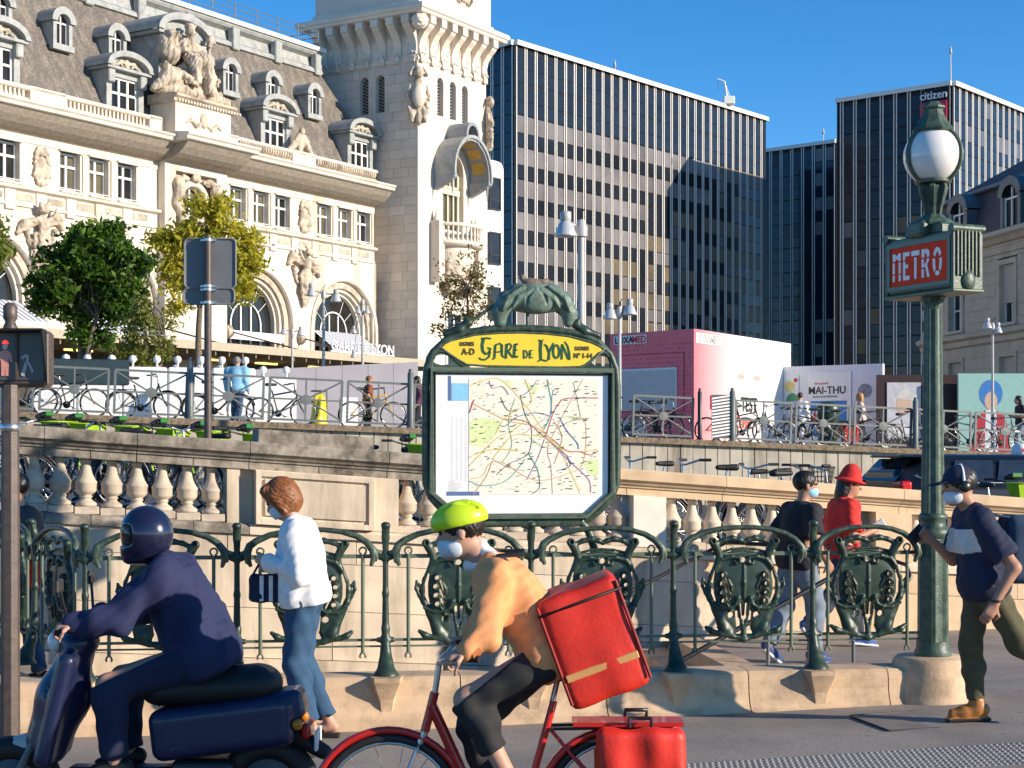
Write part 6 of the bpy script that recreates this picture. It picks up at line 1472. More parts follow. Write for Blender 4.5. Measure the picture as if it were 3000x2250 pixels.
# ---------------------------------------------------------------- pedestrian signal at the left edge
TD = 9.5; TS_ = F / TD
ts = thing('pedestrian_signal', 'brown pedestrian signal post with red standing figure at the pavement edge', 'traffic signal', ((30 - CX) / F * TD, TD, 0))
def tp(px, py): return ((px - 30) / TS_, H - (py - HY) / TS_)
MB().lathe([(.056, 0.0), (.054, 1.3), (.05, 2.25)], 8, smooth=False, ph=R(22)).obj('post', BROWNM, ts)
MB().lathe([(.085, -.0), (.085, .12), (.06, .2)], 8, smooth=False, ph=R(22)).obj('post_base', BROWNM, ts)
MB().lathe([(.052, 1.98), (.058, 1.985), (.058, 2.02), (.052, 2.025)], 12).obj('clamp', CHROME, ts)
x0_, z1_ = tp(-62, 968); x1_, z0_ = tp(142, 1134)
hd_ = MB().cbox(x0_, x1_, -.02, .13, z0_, z1_, .02).obj('signal_housing', BROWNM, ts)
VB = mat('visor_black', (.008, .008, .008), .7)
MB().box(x0_ + .01, x1_ - .005, -.17, -.02, z1_ - .012, z1_ + .0).add([(x1_ - .012, -.02, z0_ + .01), (x1_ - .012, -.02, z1_), (x1_ - .0, -.17, z1_), (x1_ - .0, -.05, z0_ + .03), (x1_ - .004, -.02, z0_ + .01), (x1_ - .004, -.02, z1_), (x1_ + .008, -.17, z1_), (x1_ + .008, -.05, z0_ + .03)], [(0, 1, 2, 3), (7, 6, 5, 4), (0, 3, 7, 4), (1, 5, 6, 2), (2, 6, 7, 3)]).obj('visor', VB, hd_)
MB().box(x0_ + .01, x1_ - .02, -.028, -.021, z0_ + .04, z1_ - .015).obj('lens_panel', mat('lens_grey', (.07, .07, .075), .25), hd_)
MB().box(tp(52, 0)[0], tp(58, 0)[0], -.05, -.029, z0_ + .04, z1_ - .015).obj('divider', BROWNM, hd_)
FIGR = mat('signal_pink', (.72, .30, .24), .5, .25, 160); FIGL = mat('signal_red_lit', (.9, .03, .03), .4, em=1.6)
def fig(polys, m, name):
    mb = MB()
    for p in polys: mb.prism([tp(*q) for q in p], -.034, -.029, 'y')
    return mb.obj(name, m, hd_)
fig([[(10, 1028), (30, 1028), (38, 1036), (42, 1060), (36, 1062), (31, 1046), (31, 1064), (29, 1102), (21, 1102), (20, 1072), (18, 1102), (9, 1102), (8, 1046), (4, 1062), (-2, 1060), (2, 1036)]], FIGR, 'standing_figure')
fig([[(20 + 8 * math.cos(a), 1016 + 10 * math.sin(a)) for a in [i * math.pi / 6 for i in range(12)]]], mat('signal_pale', (.78, .55, .5), .5), 'figure_head'); fig([[(11, 1008), (14, 1000), (20, 998), (27, 1001), (30, 1008)]], FIGL, 'lit_head')
WK = mat('signal_walk_grey', (.42, .42, .42), .5, .3, 150)
fig([[(66, 1046), (82, 1038), (84, 1043), (70, 1056)], [(78, 1062), (86, 1066), (76, 1104), (66, 1100)], [(84, 1062), (90, 1060), (104, 1088), (98, 1094)], [(82, 1040), (90, 1040), (88, 1062), (80, 1062)]], WK, 'walking_figure')
MB().lathe([(.04, z1_ - .01), (.045, z1_ + .01), (.03, z1_ + .05), (.042, z1_ + .07), (.042, z1_ + .14), (.02, z1_ + .16)], 10).obj('top_joint', BROWNM, ts)

# ---------------------------------------------------------------- back of a road sign
RD_ = 19.; RSX = (609 - CX) / F * RD_
rs = thing('road_sign', 'back of two grey road sign plates on a brown pole', 'road sign', (RSX, RD_, sz(RSX)))
def rp2(px, py): return ((px - 609) * RD_ / F, H - (py - HY) * RD_ / F - sz(RSX))
MB().tube([(0, 0, 0), (0, 0, rp2(0, 690)[1])], .044, 12).obj('pole', BROWNM, rs)
SB = mat('sign_back_grey', (.16, .165, .17), .45, .1, 5); SR = mat('sign_rim_grey', (.20, .205, .21), .4, .08)
def rrect(x0, x1, z0, z1, r, n=6):
    L = []
    for cx_, cz_, a0 in ((x1 - r, z1 - r, 0), (x0 + r, z1 - r, 90), (x0 + r, z0 + r, 180), (x1 - r, z0 + r, 270)): L += [(cx_ + r * math.cos(R(a0 + 90 * i / n)), cz_ + r * math.sin(R(a0 + 90 * i / n))) for i in range(n + 1)]
    return L
for (a, b, c, d, r) in ((538, 688, 842, 698, .05), (535, 684, 890, 844, .05)):
    x0_, z0_ = rp2(a, c); x1_, z1_ = rp2(b, d)
    o = MB().prism(rrect(x0_, x1_, z0_, z1_, r), .055, .075, 'y').obj('sign_plate', SB, rs)
    L = rrect(x0_, x1_, z0_, z1_, r); MB().tube([(x, .05, z) for x, z in L] + [(L[0][0], .05, L[0][1])], .011, 6, cap=False).obj('plate_rim', SR, o)
for y in (703, 838, 848, 886):
    z = rp2(0, y)[1]; MB().box(-.09, .09, .02, .05, z - .012, z + .012).lathe([(.05, z - .014), (.05, z + .014)], 12).obj('bracket', CHROME, rs)

# ---------------------------------------------------------------- trees
def leafy(name, lab, px, d, base_z, trunk, clumps, nleaf, size, mats, seed, spread=.5, limbs=True, twigs=False):
    rg = np.random.RandomState(seed); X0 = (px - CX) / F * d
    t = thing(name, lab, 'tree', (X0, d, base_z))
    loc = lambda p, q: Vector(((p - px) / F * d, 0, H - (q - HY) / F * d - base_z))
    tm = MB(); top = None
    for st_ in trunk:
        pts = [loc(p, q) + Vector((0, dy, 0)) for p, q, dy, r in st_]; pts[0].z = min(pts[0].z, 0); tm.tube(pts, [r for *_, r in st_], 9); top = pts[-1]
    BARK = mat('bark_' + str(seed), (.14, .115, .08) if not twigs else (.16, .12, .09), .9, .3, 12, .6, 40)
    cl = []
    for (p, q, r, k) in clumps:
        c = loc(p, q); n = max(4, int(k * .68))
        for i in range(n):
            v = rg.normal(size=3); v /= np.linalg.norm(v); u_ = rg.uniform(.35, 1) ** .5
            cl.append(np.array(c) + v * np.array([r[0], r[1], r[2]]) * u_)
    if limbs:
        for c in cl[::3]:
            st_ = trunk[rg.randint(len(trunk))]; b = loc(*st_[-1][:2]) + Vector((0, st_[-1][2], 0)); m_ = (b + Vector(c)) / 2 + Vector((rg.normal() * .15, rg.normal() * .15, .15))
            tm.tube([b, m_, Vector(c)], [.035, .022, .008] if not twigs else [.03, .014, .005], 5)
    tm.obj('trunk', BARK, t)
    N = nleaf; C = np.array(cl)[rg.randint(len(cl), size=N)]; P_ = C + rg.normal(size=(N, 3)) * spread * np.array([1, 1, .8])
    a = rg.normal(size=(N, 3)); a /= np.linalg.norm(a, axis=1)[:, None]; b = rg.normal(size=(N, 3)); b -= (b * a).sum(1)[:, None] * a; b /= np.linalg.norm(b, axis=1)[:, None]
    s_ = size * rg.uniform(.4, 1.45, N)[:, None]; a = a * s_; b = b * s_ * .45
    V = np.stack([P_ - a, P_ + b, P_ + a, P_ - b], 1).reshape(-1, 3)
    me = bpy.data.meshes.new('crown'); me.vertices.add(len(V)); me.vertices.foreach_set('co', V.ravel()); me.loops.add(4 * N); me.loops.foreach_set('vertex_index', np.arange(4 * N, dtype=np.int32))
    me.polygons.add(N); me.polygons.foreach_set('loop_start', np.arange(0, 4 * N, 4, dtype=np.int32)); me.polygons.foreach_set('material_index', rg.choice(len(mats), N).astype(np.int32)); me.update(calc_edges=True)
    for m in mats: me.materials.append(m)
    O('crown', me, t); return t
def leafm(n, c):
    m = mat(n, c, .5, .3, 2.0, spec=.4); N = m.node_tree.nodes; b = N['Principled BSDF']; tr = N.new('ShaderNodeBsdfTranslucent'); mx = N.new('ShaderNodeMixShader'); mx.inputs[0].default_value = .45
    tr.inputs[0].default_value = (c[0] * 1.6, c[1] * 1.5, c[2], 1); L = m.node_tree.links; L.new(b.outputs[0], mx.inputs[1]); L.new(tr.outputs[0], mx.inputs[2]); L.new(mx.outputs[0], N['Material Output'].inputs[0]); return m
LD = [leafm('leaf_dark', (.06, .13, .015)), leafm('leaf_mid', (.11, .21, .02)), leafm('leaf_deep', (.025, .065, .01))]
LY = [leafm('leaf_yellow', (.42, .40, .04)), leafm('leaf_olive', (.27, .29, .03)), leafm('leaf_gold', (.5, .43, .05))]
LS = [leafm('leaf_pale', (.22, .23, .05)), leafm('leaf_soft', (.14, .17, .035))]
leafy('broadleaf_tree', 'dense dark green round-headed tree with three stems before the station', 240, 55, 2.7, [[(232, 1060, 0, .13), (236, 1000, .05, .1), (225, 930, .1, .08)], [(240, 1060, 0, .13), (262, 1010, -.1, .1), (285, 930, -.1, .07)], [(236, 1060, .1, .1), (250, 990, .2, .08), (255, 920, .2, .06)]],
      [((p - 0), q, (r / 87, r / 95, r / 87), k) for p, q, r, k in ((265, 745, 95, 34), (180, 800, 85, 26), (350, 800, 80, 26), (260, 860, 110, 40), (160, 900, 55, 14), (370, 880, 55, 14), (290, 680, 60, 14), (275, 960, 50, 9), (130, 870, 30, 6), (400, 760, 35, 7))], 12500, .13, LD, 3, .2)
leafy('broadleaf_tree', 'tall thin-trunked tree with yellow-green drooping foliage before the station', 585, 60, 2.75, [[(575, 1090, 0, .13), (582, 960, 0, .11), (592, 800, 0, .08)]],
      [(p, q, (r / 80, r / 85, r / 80), k) for p, q, r, k in ((600, 660, 70, 26), (530, 720, 60, 22), (660, 710, 65, 24), (720, 760, 36, 12), (500, 800, 42, 12), (700, 840, 42, 12), (560, 800, 60, 14), (480, 690, 36, 9), (640, 620, 40, 10), (510, 880, 36, 6), (735, 700, 25, 5))], 8600, .12, LY, 9, .22)
leafy('young_tree', 'small sparse light green tree between the two larger trees', 428, 50, 2.65, [[(428, 1085, 0, .05), (427, 980, 0, .04), (425, 870, 0, .02)]],
      [(p, q, (r / 96, r / 100, r / 96), k) for p, q, r, k in ((430, 1010, 70, 26), (400, 960, 45, 10), (460, 940, 50, 9), (430, 890, 50, 10), (480, 1020, 35, 8), (380, 1030, 35, 8))], 3600, .075, LS, 14, .14)
leafy('broadleaf_tree', 'green tree whose crown just enters beside the arched window at the left edge', -75, 53, 2.7, [[(-80, 1080, 0, .12), (-78, 900, 0, .08)]],
      [(p, q, (r / 90, r / 90, r / 90), k) for p, q, r, k in ((-70, 720, 85, 30), (-20, 740, 36, 12), (-110, 800, 80, 14))], 4500, .12, LS + LD[1:2], 19, .18)
leafy('young_tree', 'nearly bare brownish tree standing before the stone tower', 1365, 60, 2.2, [[(1370, 1100, 0, .09), (1372, 960, 0, .06), (1368, 840, 0, .03)]],
      [(p, q, (r / 80, r / 80, r / 80), k) for p, q, r, k in ((1360, 800, 80, 40), (1390, 880, 70, 34), (1310, 950, 45, 22), (1400, 960, 60, 22), (1330, 860, 50, 20))], 2100, .075, [leafm('leaf_brown', (.16, .12, .035)), leafm('leaf_dull', (.12, .12, .03))], 23, .14, True, True)

# ---------------------------------------------------------------- bicycles
FP = mat('frame_paint', (.02, .02, .022), .35, .1)
def wheel_meshes(r=.335, t=.019, nsp=14):
    ty = MB().ring((0, 0, 0), r - t, t, 36, 8, 'y').mesh('tyre', BLACK)
    rm = MB().ring((0, 0, 0), r - 2.2 * t, .009, 32, 6, 'y')
    for i in range(nsp):
        a = 2 * math.pi * i / nsp; rm.tube([(.02 * math.cos(a + 1), .02 * (-1) ** i, .02 * math.sin(a + 1)), ((r - .04) * math.cos(a), 0, (r - .04) * math.sin(a))], .0022, 4, cap=False)
    rm.tube([(0, -.05, 0), (0, .05, 0)], .022, 8)
    return ty, rm.mesh('rim', CHROME)
WHL = wheel_meshes()
def bicycle(name, lab, loc, rz, group=None, kind='city', fork=(.53, .37, .33)):
    t = thing(name, lab, 'bicycle', loc, rz, group)
    V = lambda x, z, y=0: (x, y, z)
    for x in (-.5, .54):
        w_ = O('wheel', WHL[0], t, (x, 0, .335)); O('rim', WHL[1], w_)
    f = MB(); st = kind in ('city', 'lime')
    bb, sc, ht, hb = V(-.07, .29), V(-.19, .72), V(.33, .86), V(.375, .68)
    fr = .022 if not kind == 'lime' else .035
    f.tube([bb, V(-.215, .82)], fr * .8, 8); f.tube([ht, hb], fr * .95, 8)
    if st: f.tube([V(.345, .8), V(.2, .48), V(.05, .33), bb], fr * 1.15, 8)
    else: f.tube([V(.34, .82), V(-.18, .72)], fr * .9, 8); f.tube([hb, bb], fr, 8)
    for y in (-.045, .045): f.tube([bb, (-.5, y, .335)], .011, 6); f.tube([V(-.19, .70), (-.5, y, .335)], .009, 6)
    f.obj('frame', FP, t)
    MB().tube([V(.375, .68), V(.41, .6)], .018, 8).tube([(.41, .045, .6), (.47, .05, .45), (.54, .05, .335)], .011, 6).tube([(.41, -.045, .6), (.47, -.05, .45), (.54, -.05, .335)], .011, 6).tube([(.41, -.045, .6), (.41, .045, .6)], .014, 6).obj('fork', FP, t)
    s = MB(); s.tube([V(-.2, .78), V(-.235, .93)], .013, 8); s.obj('seat_post', CHROME, t)
    s = SDF((-.42, -.1, .9), (-.06, .1, 1.02), .012); s.cap((-.33, .035, .965), (-.12, 0, .965), .04, .022, .03); s.cap((-.33, -.035, .965), (-.12, 0, .965), .04, .022, .03); O('saddle', s.mesh('saddle', BLACK), t)
    hb_ = MB().tube([V(.33, .85), V(.31, .99)], .014, 8)
    if kind == 'road': hb_.tube([(.2, -.27, .98), (.31, -.05, 1.0), (.31, .05, 1.0), (.2, .27, .98)], .012, 8)
    else: hb_.tube([(.14, -.31, 1.05), (.24, -.26, 1.05), (.31, -.06, 1.0), (.31, .06, 1.0), (.24, .26, 1.05), (.14, .31, 1.05)], .012, 8)
    hb_.obj('handlebar', CHROME if kind == 'city' else BLACKM, t)
    for g in (-1, 1): MB().tube([(.24 if kind != 'road' else .22, g * .255, 1.05 if kind != 'road' else .985), (.12, g * .315, 1.05 if kind != 'road' else .975)], .017, 8).obj('grip', BLACK, t)
    MB().lathe([(.0, -.01), (.085, -.008), (.085, .008), (0, .01)], 20, V(-.07, .29), ax=Matrix.Rotation(R(90), 3, 'X')).tube([(-.07, -.06, .29), (.08, -.06, .22)], .01, 6).tube([(-.07, .06, .29), (-.22, .06, .36)], .01, 6).box(.04, .13, -.13, -.06, .2, .22).box(-.27, -.18, .06, .13, .35, .37).obj('crank', BLACKM, t)
    if kind != 'road':
        for x, a0, a1 in ((-.5, 20, 190), (.54, 15, 150)): MB().ring((x, 0, .335), .352, .02, 18, 5, 'y', R(a0), R(a1)).obj('mudguard', FP if kind != 'city' else BLACKM, t)
        MB().tube([(-.2, -.05, .7), (-.75, -.06, .71)], .008, 5).tube([(-.2, .05, .7), (-.75, .06, .71)], .008, 5).tube([(-.6, -.06, .71), (-.5, -.05, .34)], .006, 5).tube([(-.75, -.06, .71), (-.75, .06, .71)], .008, 5).obj('rack', BLACKM, t)
    return t
def basket(t, m, x=.56, z=.82, w_=.17, h_=.2, solid=True):
    b = MB()
    lo, hi = .7, 1.0
    q = [[(x + a * .14 * k, c * w_ * k, z + zz) for a, c in ((-1, -1), (1, -1), (1, 1), (-1, 1))] for k, zz in ((lo, 0), (hi, h_))]
    for i in range(4): b.quad(q[0][i], q[0][(i + 1) % 4], q[1][(i + 1) % 4], q[1][i]) if solid else None
    b.quad(*q[0]); b.tube(q[1] + [q[1][0]], .012, 6, cap=False)
    if not solid:
        for k in range(4):
            p = [q[0][i] for i in range(4)]; fz = k / 4; b.tube([tuple(Vector(q[0][i]).lerp(Vector(q[1][i]), fz)) for i in (0, 1, 2, 3, 0)], .005, 4, cap=False)
        for i in range(4):
            for k in range(5): a_ = Vector(q[0][i]).lerp(Vector(q[0][(i + 1) % 4]), k / 5); c_ = Vector(q[1][i]).lerp(Vector(q[1][(i + 1) % 4]), k / 5); b.tube([a_, c_], .004, 4, cap=False)
    return b.obj('basket', m, t)
def stz(X, Y): return Vector((X, Y, sz(X)))
LB = 'lime green hire bicycle in the row behind the balustrade'; LG = 'lime hire bicycles behind the balustrade'
lb = bicycle('hire_bicycle', LB, stz(-6, 22), R(-25), LG, 'lime'); basket(lb, LIME, .56, .80, .2, .2)
for c in list(lb.children):
    if c.name.split('.')[0] in ('mudguard',): c.data.materials[0] = LIME
    if c.name.split('.')[0] == 'frame': c.data.materials[0] = mat('lime_frame', (.55, .58, .5), .4, .05)
s = SDF((.2, -.16, .98), (.5, .16, 1.2), .012); s.ell((.34, 0, 1.09), (.07, .11, .05), .03); s.cap((.3, -.11, 1.07), (.3, .11, 1.07), .03, .03, .03); O('control_pod', s.mesh('control_pod', BLACKM), lb)
MB().cbox(.39, .42, -.08, .08, 1.08, 1.14, .008).obj('display_screen', LIMEG, lb)
D2 = 21.5
def at(px, d=D2): X = (px - CX) / F * d; return stz(X, d)
LPX = [(70, -22), (163, -28), (286, -24), (408, -26), (524, -27), (655, -25), (1128, -24), (1250, -28)]
for i, (p, a) in enumerate(LPX):
    if i == 0: lb.location = at(p); lb.rotation_euler = (0, 0, R(a))
    else: dup(lb, at(p), R(a))
dup(lb, at(2925, 22.5), R(-70), 'lime green hire bicycle facing the balustrade beside the black car', scale=(1, 1, 1))
ck = bicycle('city_bicycle', 'black bicycle in the street row below the pink cabin and posters', stz(0, 22), 0, 'bicycles on the street behind the balustrade', 'city')
for i, (p, a, d) in enumerate([(1905, -150, 22), (2075, -160, 18.4), (2250, 215, 20.3), (2345, 15, 18.6), (330, 200, 20), (470, -20, 19.5), (590, 170, 20), (1330, 10, 21), (1460, 160, 21), (1620, 20, 21), (2760, -140, 22), (120, 160, 20), (215, 20, 19.5)]):
    if i == 0: ck.location = at(p, d); ck.rotation_euler = (0, 0, R(a))
    else: dup(ck, at(p, d), R(a), 'black bicycle glimpsed through the balusters below the lime bicycles' if p < 700 else 'black bicycle on the street behind the map sign' if p < 1700 else 'black bicycle behind the balustrade near the black car' if p > 2700 else None)
bk = dup(ck, at(2275, 21.2), R(0), 'black bicycle with wire basket behind the balustrade near the red hat'); basket(bk, BLACKM, .58, .78, .17, .24, False)
# bicycles standing behind the plaza fence
def onter(px, off=.75):
    x = tx(px); p = TER0 + Vector((math.cos(TERA) * x - math.sin(TERA) * off, math.sin(TERA) * x + math.cos(TERA) * off, 0)); p.z = tz(p.x); return p
FG_ = 'bicycles chained behind the plaza fence'
fb = bicycle('parked_bicycle', 'black bicycle inside the plaza fence before the dark barrier window', onter(210), TERA, FG_, 'road')
for p, a, l in ((60, 180, 'behind the signal post'), (840, 0, 'beside the yellow litter bag'), (1950, 180, 'below the roller shutter'), (2220, 0, 'before the COVID lettering'), (2400, 180, 'by the green litter bin'), (2590, 0, 'before the straw hat portrait'), (2880, 180, 'before the turquoise panel'), (2985, 8, 'beside the person with long dark hair')): dup(fb, onter(p), TERA + R(a), 'black bicycle inside the plaza fence ' + l)
fc = bicycle('parked_bicycle', 'dark town bicycle with mudguards before the bench sitters', onter(430), TERA + R(4), FG_, 'city')
for p, a, l in ((655, 0, 'beside the man in blue'), (1985, 0, 'under the pink cabin corner'), (2330, 180, 'by the person in white'), (2480, 180, 'by the red trolley bag'), (2720, 5, 'beside the metro lamp standard')): dup(fc, onter(p, 1.0), TERA + R(a), 'dark town bicycle with mudguards ' + l)
dup(fb, onter(1110), TERA + R(3), 'yellow framed bicycle leaning behind the plaza fence', {'frame_paint': mat('yellow_frame', (.6, .36, .03), .35)})
dup(fb, onter(2160, .7), TERA + R(-6), 'red framed bicycle behind the striped panel', {'frame_paint': mat('red_frame', (.4, .03, .03), .35)})
dup(fc, onter(1880, 1.1), TERA + R(170), 'teal framed bicycle behind the plaza fence by the pink cabin', {'frame_paint': mat('teal_frame', (.03, .22, .24), .35)})

# ---------------------------------------------------------------- black estate car behind the balustrade
CD = 26.; CXw = (2860 - CX) / F * CD
car = thing('parked_car', 'black estate taxi with roof light parked behind the balustrade', 'car', (CXw + .7, CD + .6, sz(CXw)), R(14))
CARB = mat('car_black', (.008, .009, .013), .25, .1, coat=.35, spec=.3); CGL = mat('car_glass', (.02, .025, .03), .05, .2, spec=1.)
L0 = -2.3
def carbody():
    s = SDF((-2.5, -1.0, .1), (2.5, 1.0, 1.6), .035)
    s.box((0, 0, .58), (2.28, .86, .34), .12, .18); s.box((-.1, 0, .8), (2.1, .84, .16), .1, .14)
    s.cap((-1.75, .0, 1.0), (.55, 0, 1.0), .3, .3, .2, sq=(1, .45, 1)); s.box((-.55, 0, 1.18), (1.3, .62, .24), .25, .2)
    s.box((-1.95, 0, 1.02), (.35, .6, .2), .2, .15)
    for x in (-1.42, 1.42):
        for g in (-1, 1): s.cap((x, g * .6, .34), (x, g * 1.1, .34), .37, .37, .02, True)
    s.box((-1.95, 0, 1.40), (.25, .55, .025), .05, .02)
    return s.mesh('car_body', CARB)
O('car_body', carbody(), car)
for g in (-1, 1):
    for (a, b, c, d) in ((-1.45, -.75, .0, .06), (-.68, .12, 0, 0), (.2, .75, .0, -.3)):
        MB().add([(a - .05 * (a < -1), g * .80, 1.0), (b, g * .80, 1.0), (b + d, g * .665, 1.34), (a + .12, g * .665, 1.34)], [(0, 1, 2, 3)]).obj('side_window', CGL, car)
    MB().tube([(-1.5, g * .81, .985), (.85, g * .81, .985)], .012, 6).obj('chrome_strip', CHROME, car)
    s = SDF((-2.5, -.2, -.15), (-2.0, .2, .15), .02); s.box((-2.24, 0, 0), (.1, .16, .09), .02, .04); O('tail_light', s.mesh('tail_light', mat('tail_red', (.55, .01, .01), .15, .1, coat=.5)), car, (0, g * .66, .93))
    for x in (-1.42, 1.42):
        w_ = MB().lathe([(.2, -.1), (.32, -.1), (.335, -.06), (.335, .06), (.32, .1), (.2, .1)], 24, ax=Matrix.Rotation(R(90), 3, 'X')).obj('wheel', BLACK, car, (x, g * .74, .335)); MB().lathe([(0, -.06), (.21, -.08), (.21, .08), (0, .06)], 16, ax=Matrix.Rotation(R(90), 3, 'X')).obj('rim', CHROME, w_)
MB().add([(-2.34, -.62, 1.02), (-2.34, .62, 1.02), (-2.02, .55, 1.36), (-2.02, -.55, 1.36)], [(0, 3, 2, 1)]).obj('rear_window', CGL, car)
MB().add([(1.15, -.68, 1.0), (1.15, .68, 1.0), (.62, .58, 1.36), (.62, -.58, 1.36)], [(0, 1, 2, 3)]).obj('windscreen', CGL, car)
MB().cbox(-2.36, -2.3, -.26, .26, .72, .83, .01).obj('number_plate', WHITE, car)
rl_ = MB().lathe([(.12, 1.42), (.13, 1.46), (.12, 1.54), (.07, 1.6), (0, 1.61)], 16, (0, 0, 0), ax=Matrix.Diagonal((1, 1.3, 1))).obj('roof_light', WHITE_B, car, (.2, 0, 0)); O('lettering', text_mesh('TAXI', .08, .004, RD, 1., bold=.002), rl_, (0, -.165, 1.47))

# ---------------------------------------------------------------- red bicycle and dark scooter on the road
BD = 7.5
rb = bicycle('road_bicycle', 'red bicycle ridden along the road in front of the railing', ((1485 - CX) / F * BD, BD, -.1), R(180), None, 'city')
REDF = mat('bike_red', (.55, .02, .015), .3, .06, coat=.4)
for c in rb.children:
    n = c.name.split('.')[0]
    if n in ('frame', 'fork', 'mudguard'): c.data = c.data.copy(); c.data.materials[0] = REDF if n != 'fork' else CHROME
MB().box(-.8, -.3, -.09, .09, .715, .735).obj('carrier_plate', REDF, rb)
SD_ = 8.3
sc_ = thing('motor_scooter', 'dark navy motor scooter ridden past the railing', 'scooter', ((430 - CX) / F * SD_, SD_, -.1), R(180))
NAVYP = mat('navy_paint', (.012, .018, .06), .38, .15, 12, coat=.25); 
def scooter_body():
    s = SDF((-.95, -.36, .1), (.95, .36, 1.2), .012)
    s.chain([(.5, 0, .5), (.42, 0, .72), (.36, 0, .95)], [.11, .13, .08], .05); s.box((.415, 0, .68), (.045, .23, .29), .05, .04, rot=Matrix.Rotation(R(-14), 4, 'Y'))
    s.box((.05, 0, .30), (.38, .17, .045), .05, .03); s.box((.05, 0, .345), (.34, .07, .03), .03, .02)
    s.box((-.40, 0, .58), (.36, .17, .13), .05, .06, rot=Matrix.Rotation(R(7), 4, 'Y')); s.box((-.62, 0, .66), (.19, .12, .075), .05, .04, rot=Matrix.Rotation(R(14), 4, 'Y')); s.ell((.34, 0, 1.0), (.10, .12, .07), .04)
    for g in (-1, 1):
        s.chain([(-.72, g * .172, .60), (-.4, g * .19, .585), (-.1, g * .185, .50)], .006, .003, True); s.chain([(.44, g * .11, .95), (.48, g * .13, .6), (.5, g * .12, .45)], .006, .003, True)
        for k in range(4): s.chain([(-.32 + k * .05, g * .175, .50), (-.28 + k * .05, g * .175, .46)], .009, .003, True)
    return s.mesh('scooter_body', NAVYP)
O('scooter_body', scooter_body(), sc_)
s = SDF((-.85, -.25, .65), (.1, .25, .95), .016); s.cap((-.08, 0, .76), (-.56, 0, .79), .11, .13, .05, sq=(1, .8, 1.3)); O('seat', s.mesh('seat', BLACK), sc_)
MB().cbox(-.84, -.79, -.1, .1, .52, .6, .015).obj('tail_light', mat('tail_red', (.55, .01, .01), .15, .1, coat=.5), sc_)
MB().tube([(.36, -.34, 1.08), (.33, -.2, 1.1), (.34, 0, 1.05), (.33, .2, 1.1), (.36, .34, 1.08)], .016, 8).obj('handlebar', BLACKM, sc_)
for g in (-1, 1): MB().tube([(.33, g * .24, 1.1), (.36, g * .3, 1.3)], .008, 6).cbox(.35, .37, g * .3 - .05, g * .3 + .05, 1.27, 1.34, .008).obj('mirror', BLACKM, sc_)
s = SDF((.35, -.15, .9), (.6, .15, 1.1), .014); s.ell((.45, 0, 1.0), (.05, .08, .06), .02); O('headlight', s.mesh('headlight', OPAL), sc_)
s = SDF((.45, -.15, .3), (.95, .15, .65), .014); s.cap((.52, 0, .5), (.86, 0, .42), .06, .05, .03); O('front_mudguard', s.mesh('front_mudguard', mat('pale_fender', (.55, .52, .48), .3)), sc_)
for x in (.68, -.62):
    w_ = MB().ring((0, 0, 0), .2, .062, 28, 10, 'y').obj('wheel', BLACK, sc_, (x, 0, .262)); MB().lathe([(0, -.05), (.15, -.045), (.15, .045), (0, .05)], 18, ax=Matrix.Rotation(R(90), 3, 'X')).obj('rim', GREYM, w_)
MB().tube([(.5, .07, .6), (.68, .08, .262)], .02, 8).tube([(.5, -.07, .6), (.68, -.08, .262)], .02, 8).obj('fork', GREYM, sc_)
MB().tube([(-.2, -.2, .3), (-.35, -.2, .28), (-.45, -.22, .33), (-.82, -.23, .42)], [.02, .022, .045, .05], 10).obj('exhaust', GREYM, sc_)
s = SDF((-.75, -.2, .12), (-.05, .2, .5), .014); s.box((-.3, 0, .32), (.16, .12, .1), .03, .04); s.box((-.5, .1, .28), (.2, .04, .06), .03, .03); O('engine', s.mesh('engine', BLACKM), sc_)
s = SDF((-.95, -.12, .4), (-.4, .12, .7), .014); s.chain([(-.55, 0, .53), (-.75, 0, .53), (-.9, 0, .44)], [.05, .05, .04], .03); O('rear_mudguard', s.mesh('rear_mudguard', BLACK), sc_)
MB().cbox(-.875, -.86, -.1, .1, .46, .56, .004).obj('number_plate', WHITE, sc_)
for g in (-1, 1):
    MB().ball((-.78, g * .13, .60), .028, 6).obj('indicator', mat('amber', (.6, .2, .01), .2), sc_)

# ---------------------------------------------------------------- people
def V3(*a): return np.array(a, float)
def hand(s, w_, d, n, curl=.5, side=1, k=.008, sc=1.):
    d = d / np.linalg.norm(d); n = n - d * (n @ d); n /= np.linalg.norm(n); t = np.cross(d, n) * side
    for o in (-.028, -.010, .010, .027): s.cap(w_ + t * o * .6 * sc, w_ + (d * .082 + t * o) * sc, .016 * sc, .0125 * sc, .012)
    for o, L in ((-.029, .062), (-.010, .074), (.009, .080), (.027, .072)):
        b = w_ + (d * .085 + t * o) * sc; a1 = curl * .7; p1 = b + (d * math.cos(a1) + n * math.sin(a1)) * L * .5 * sc; a2 = curl * 1.7; p2_ = p1 + (d * math.cos(a2) + n * math.sin(a2)) * L * .34 * sc; a3 = curl * 2.3; p3 = p2_ + (d * math.cos(a3) + n * math.sin(a3)) * L * .26 * sc
        s.chain([b, p1, p2_, p3], [.0098 * sc, .009 * sc, .0083 * sc, .007 * sc], .003)
    b = w_ + (d * .025 + t * .034) * sc; s.chain([b - t * .01, b + (t * .028 + d * .032 + n * .01) * sc, b + (t * .030 + d * .062 + n * .03 * (1 + curl)) * sc], [.014 * sc, .0115 * sc, .009 * sc], .008)
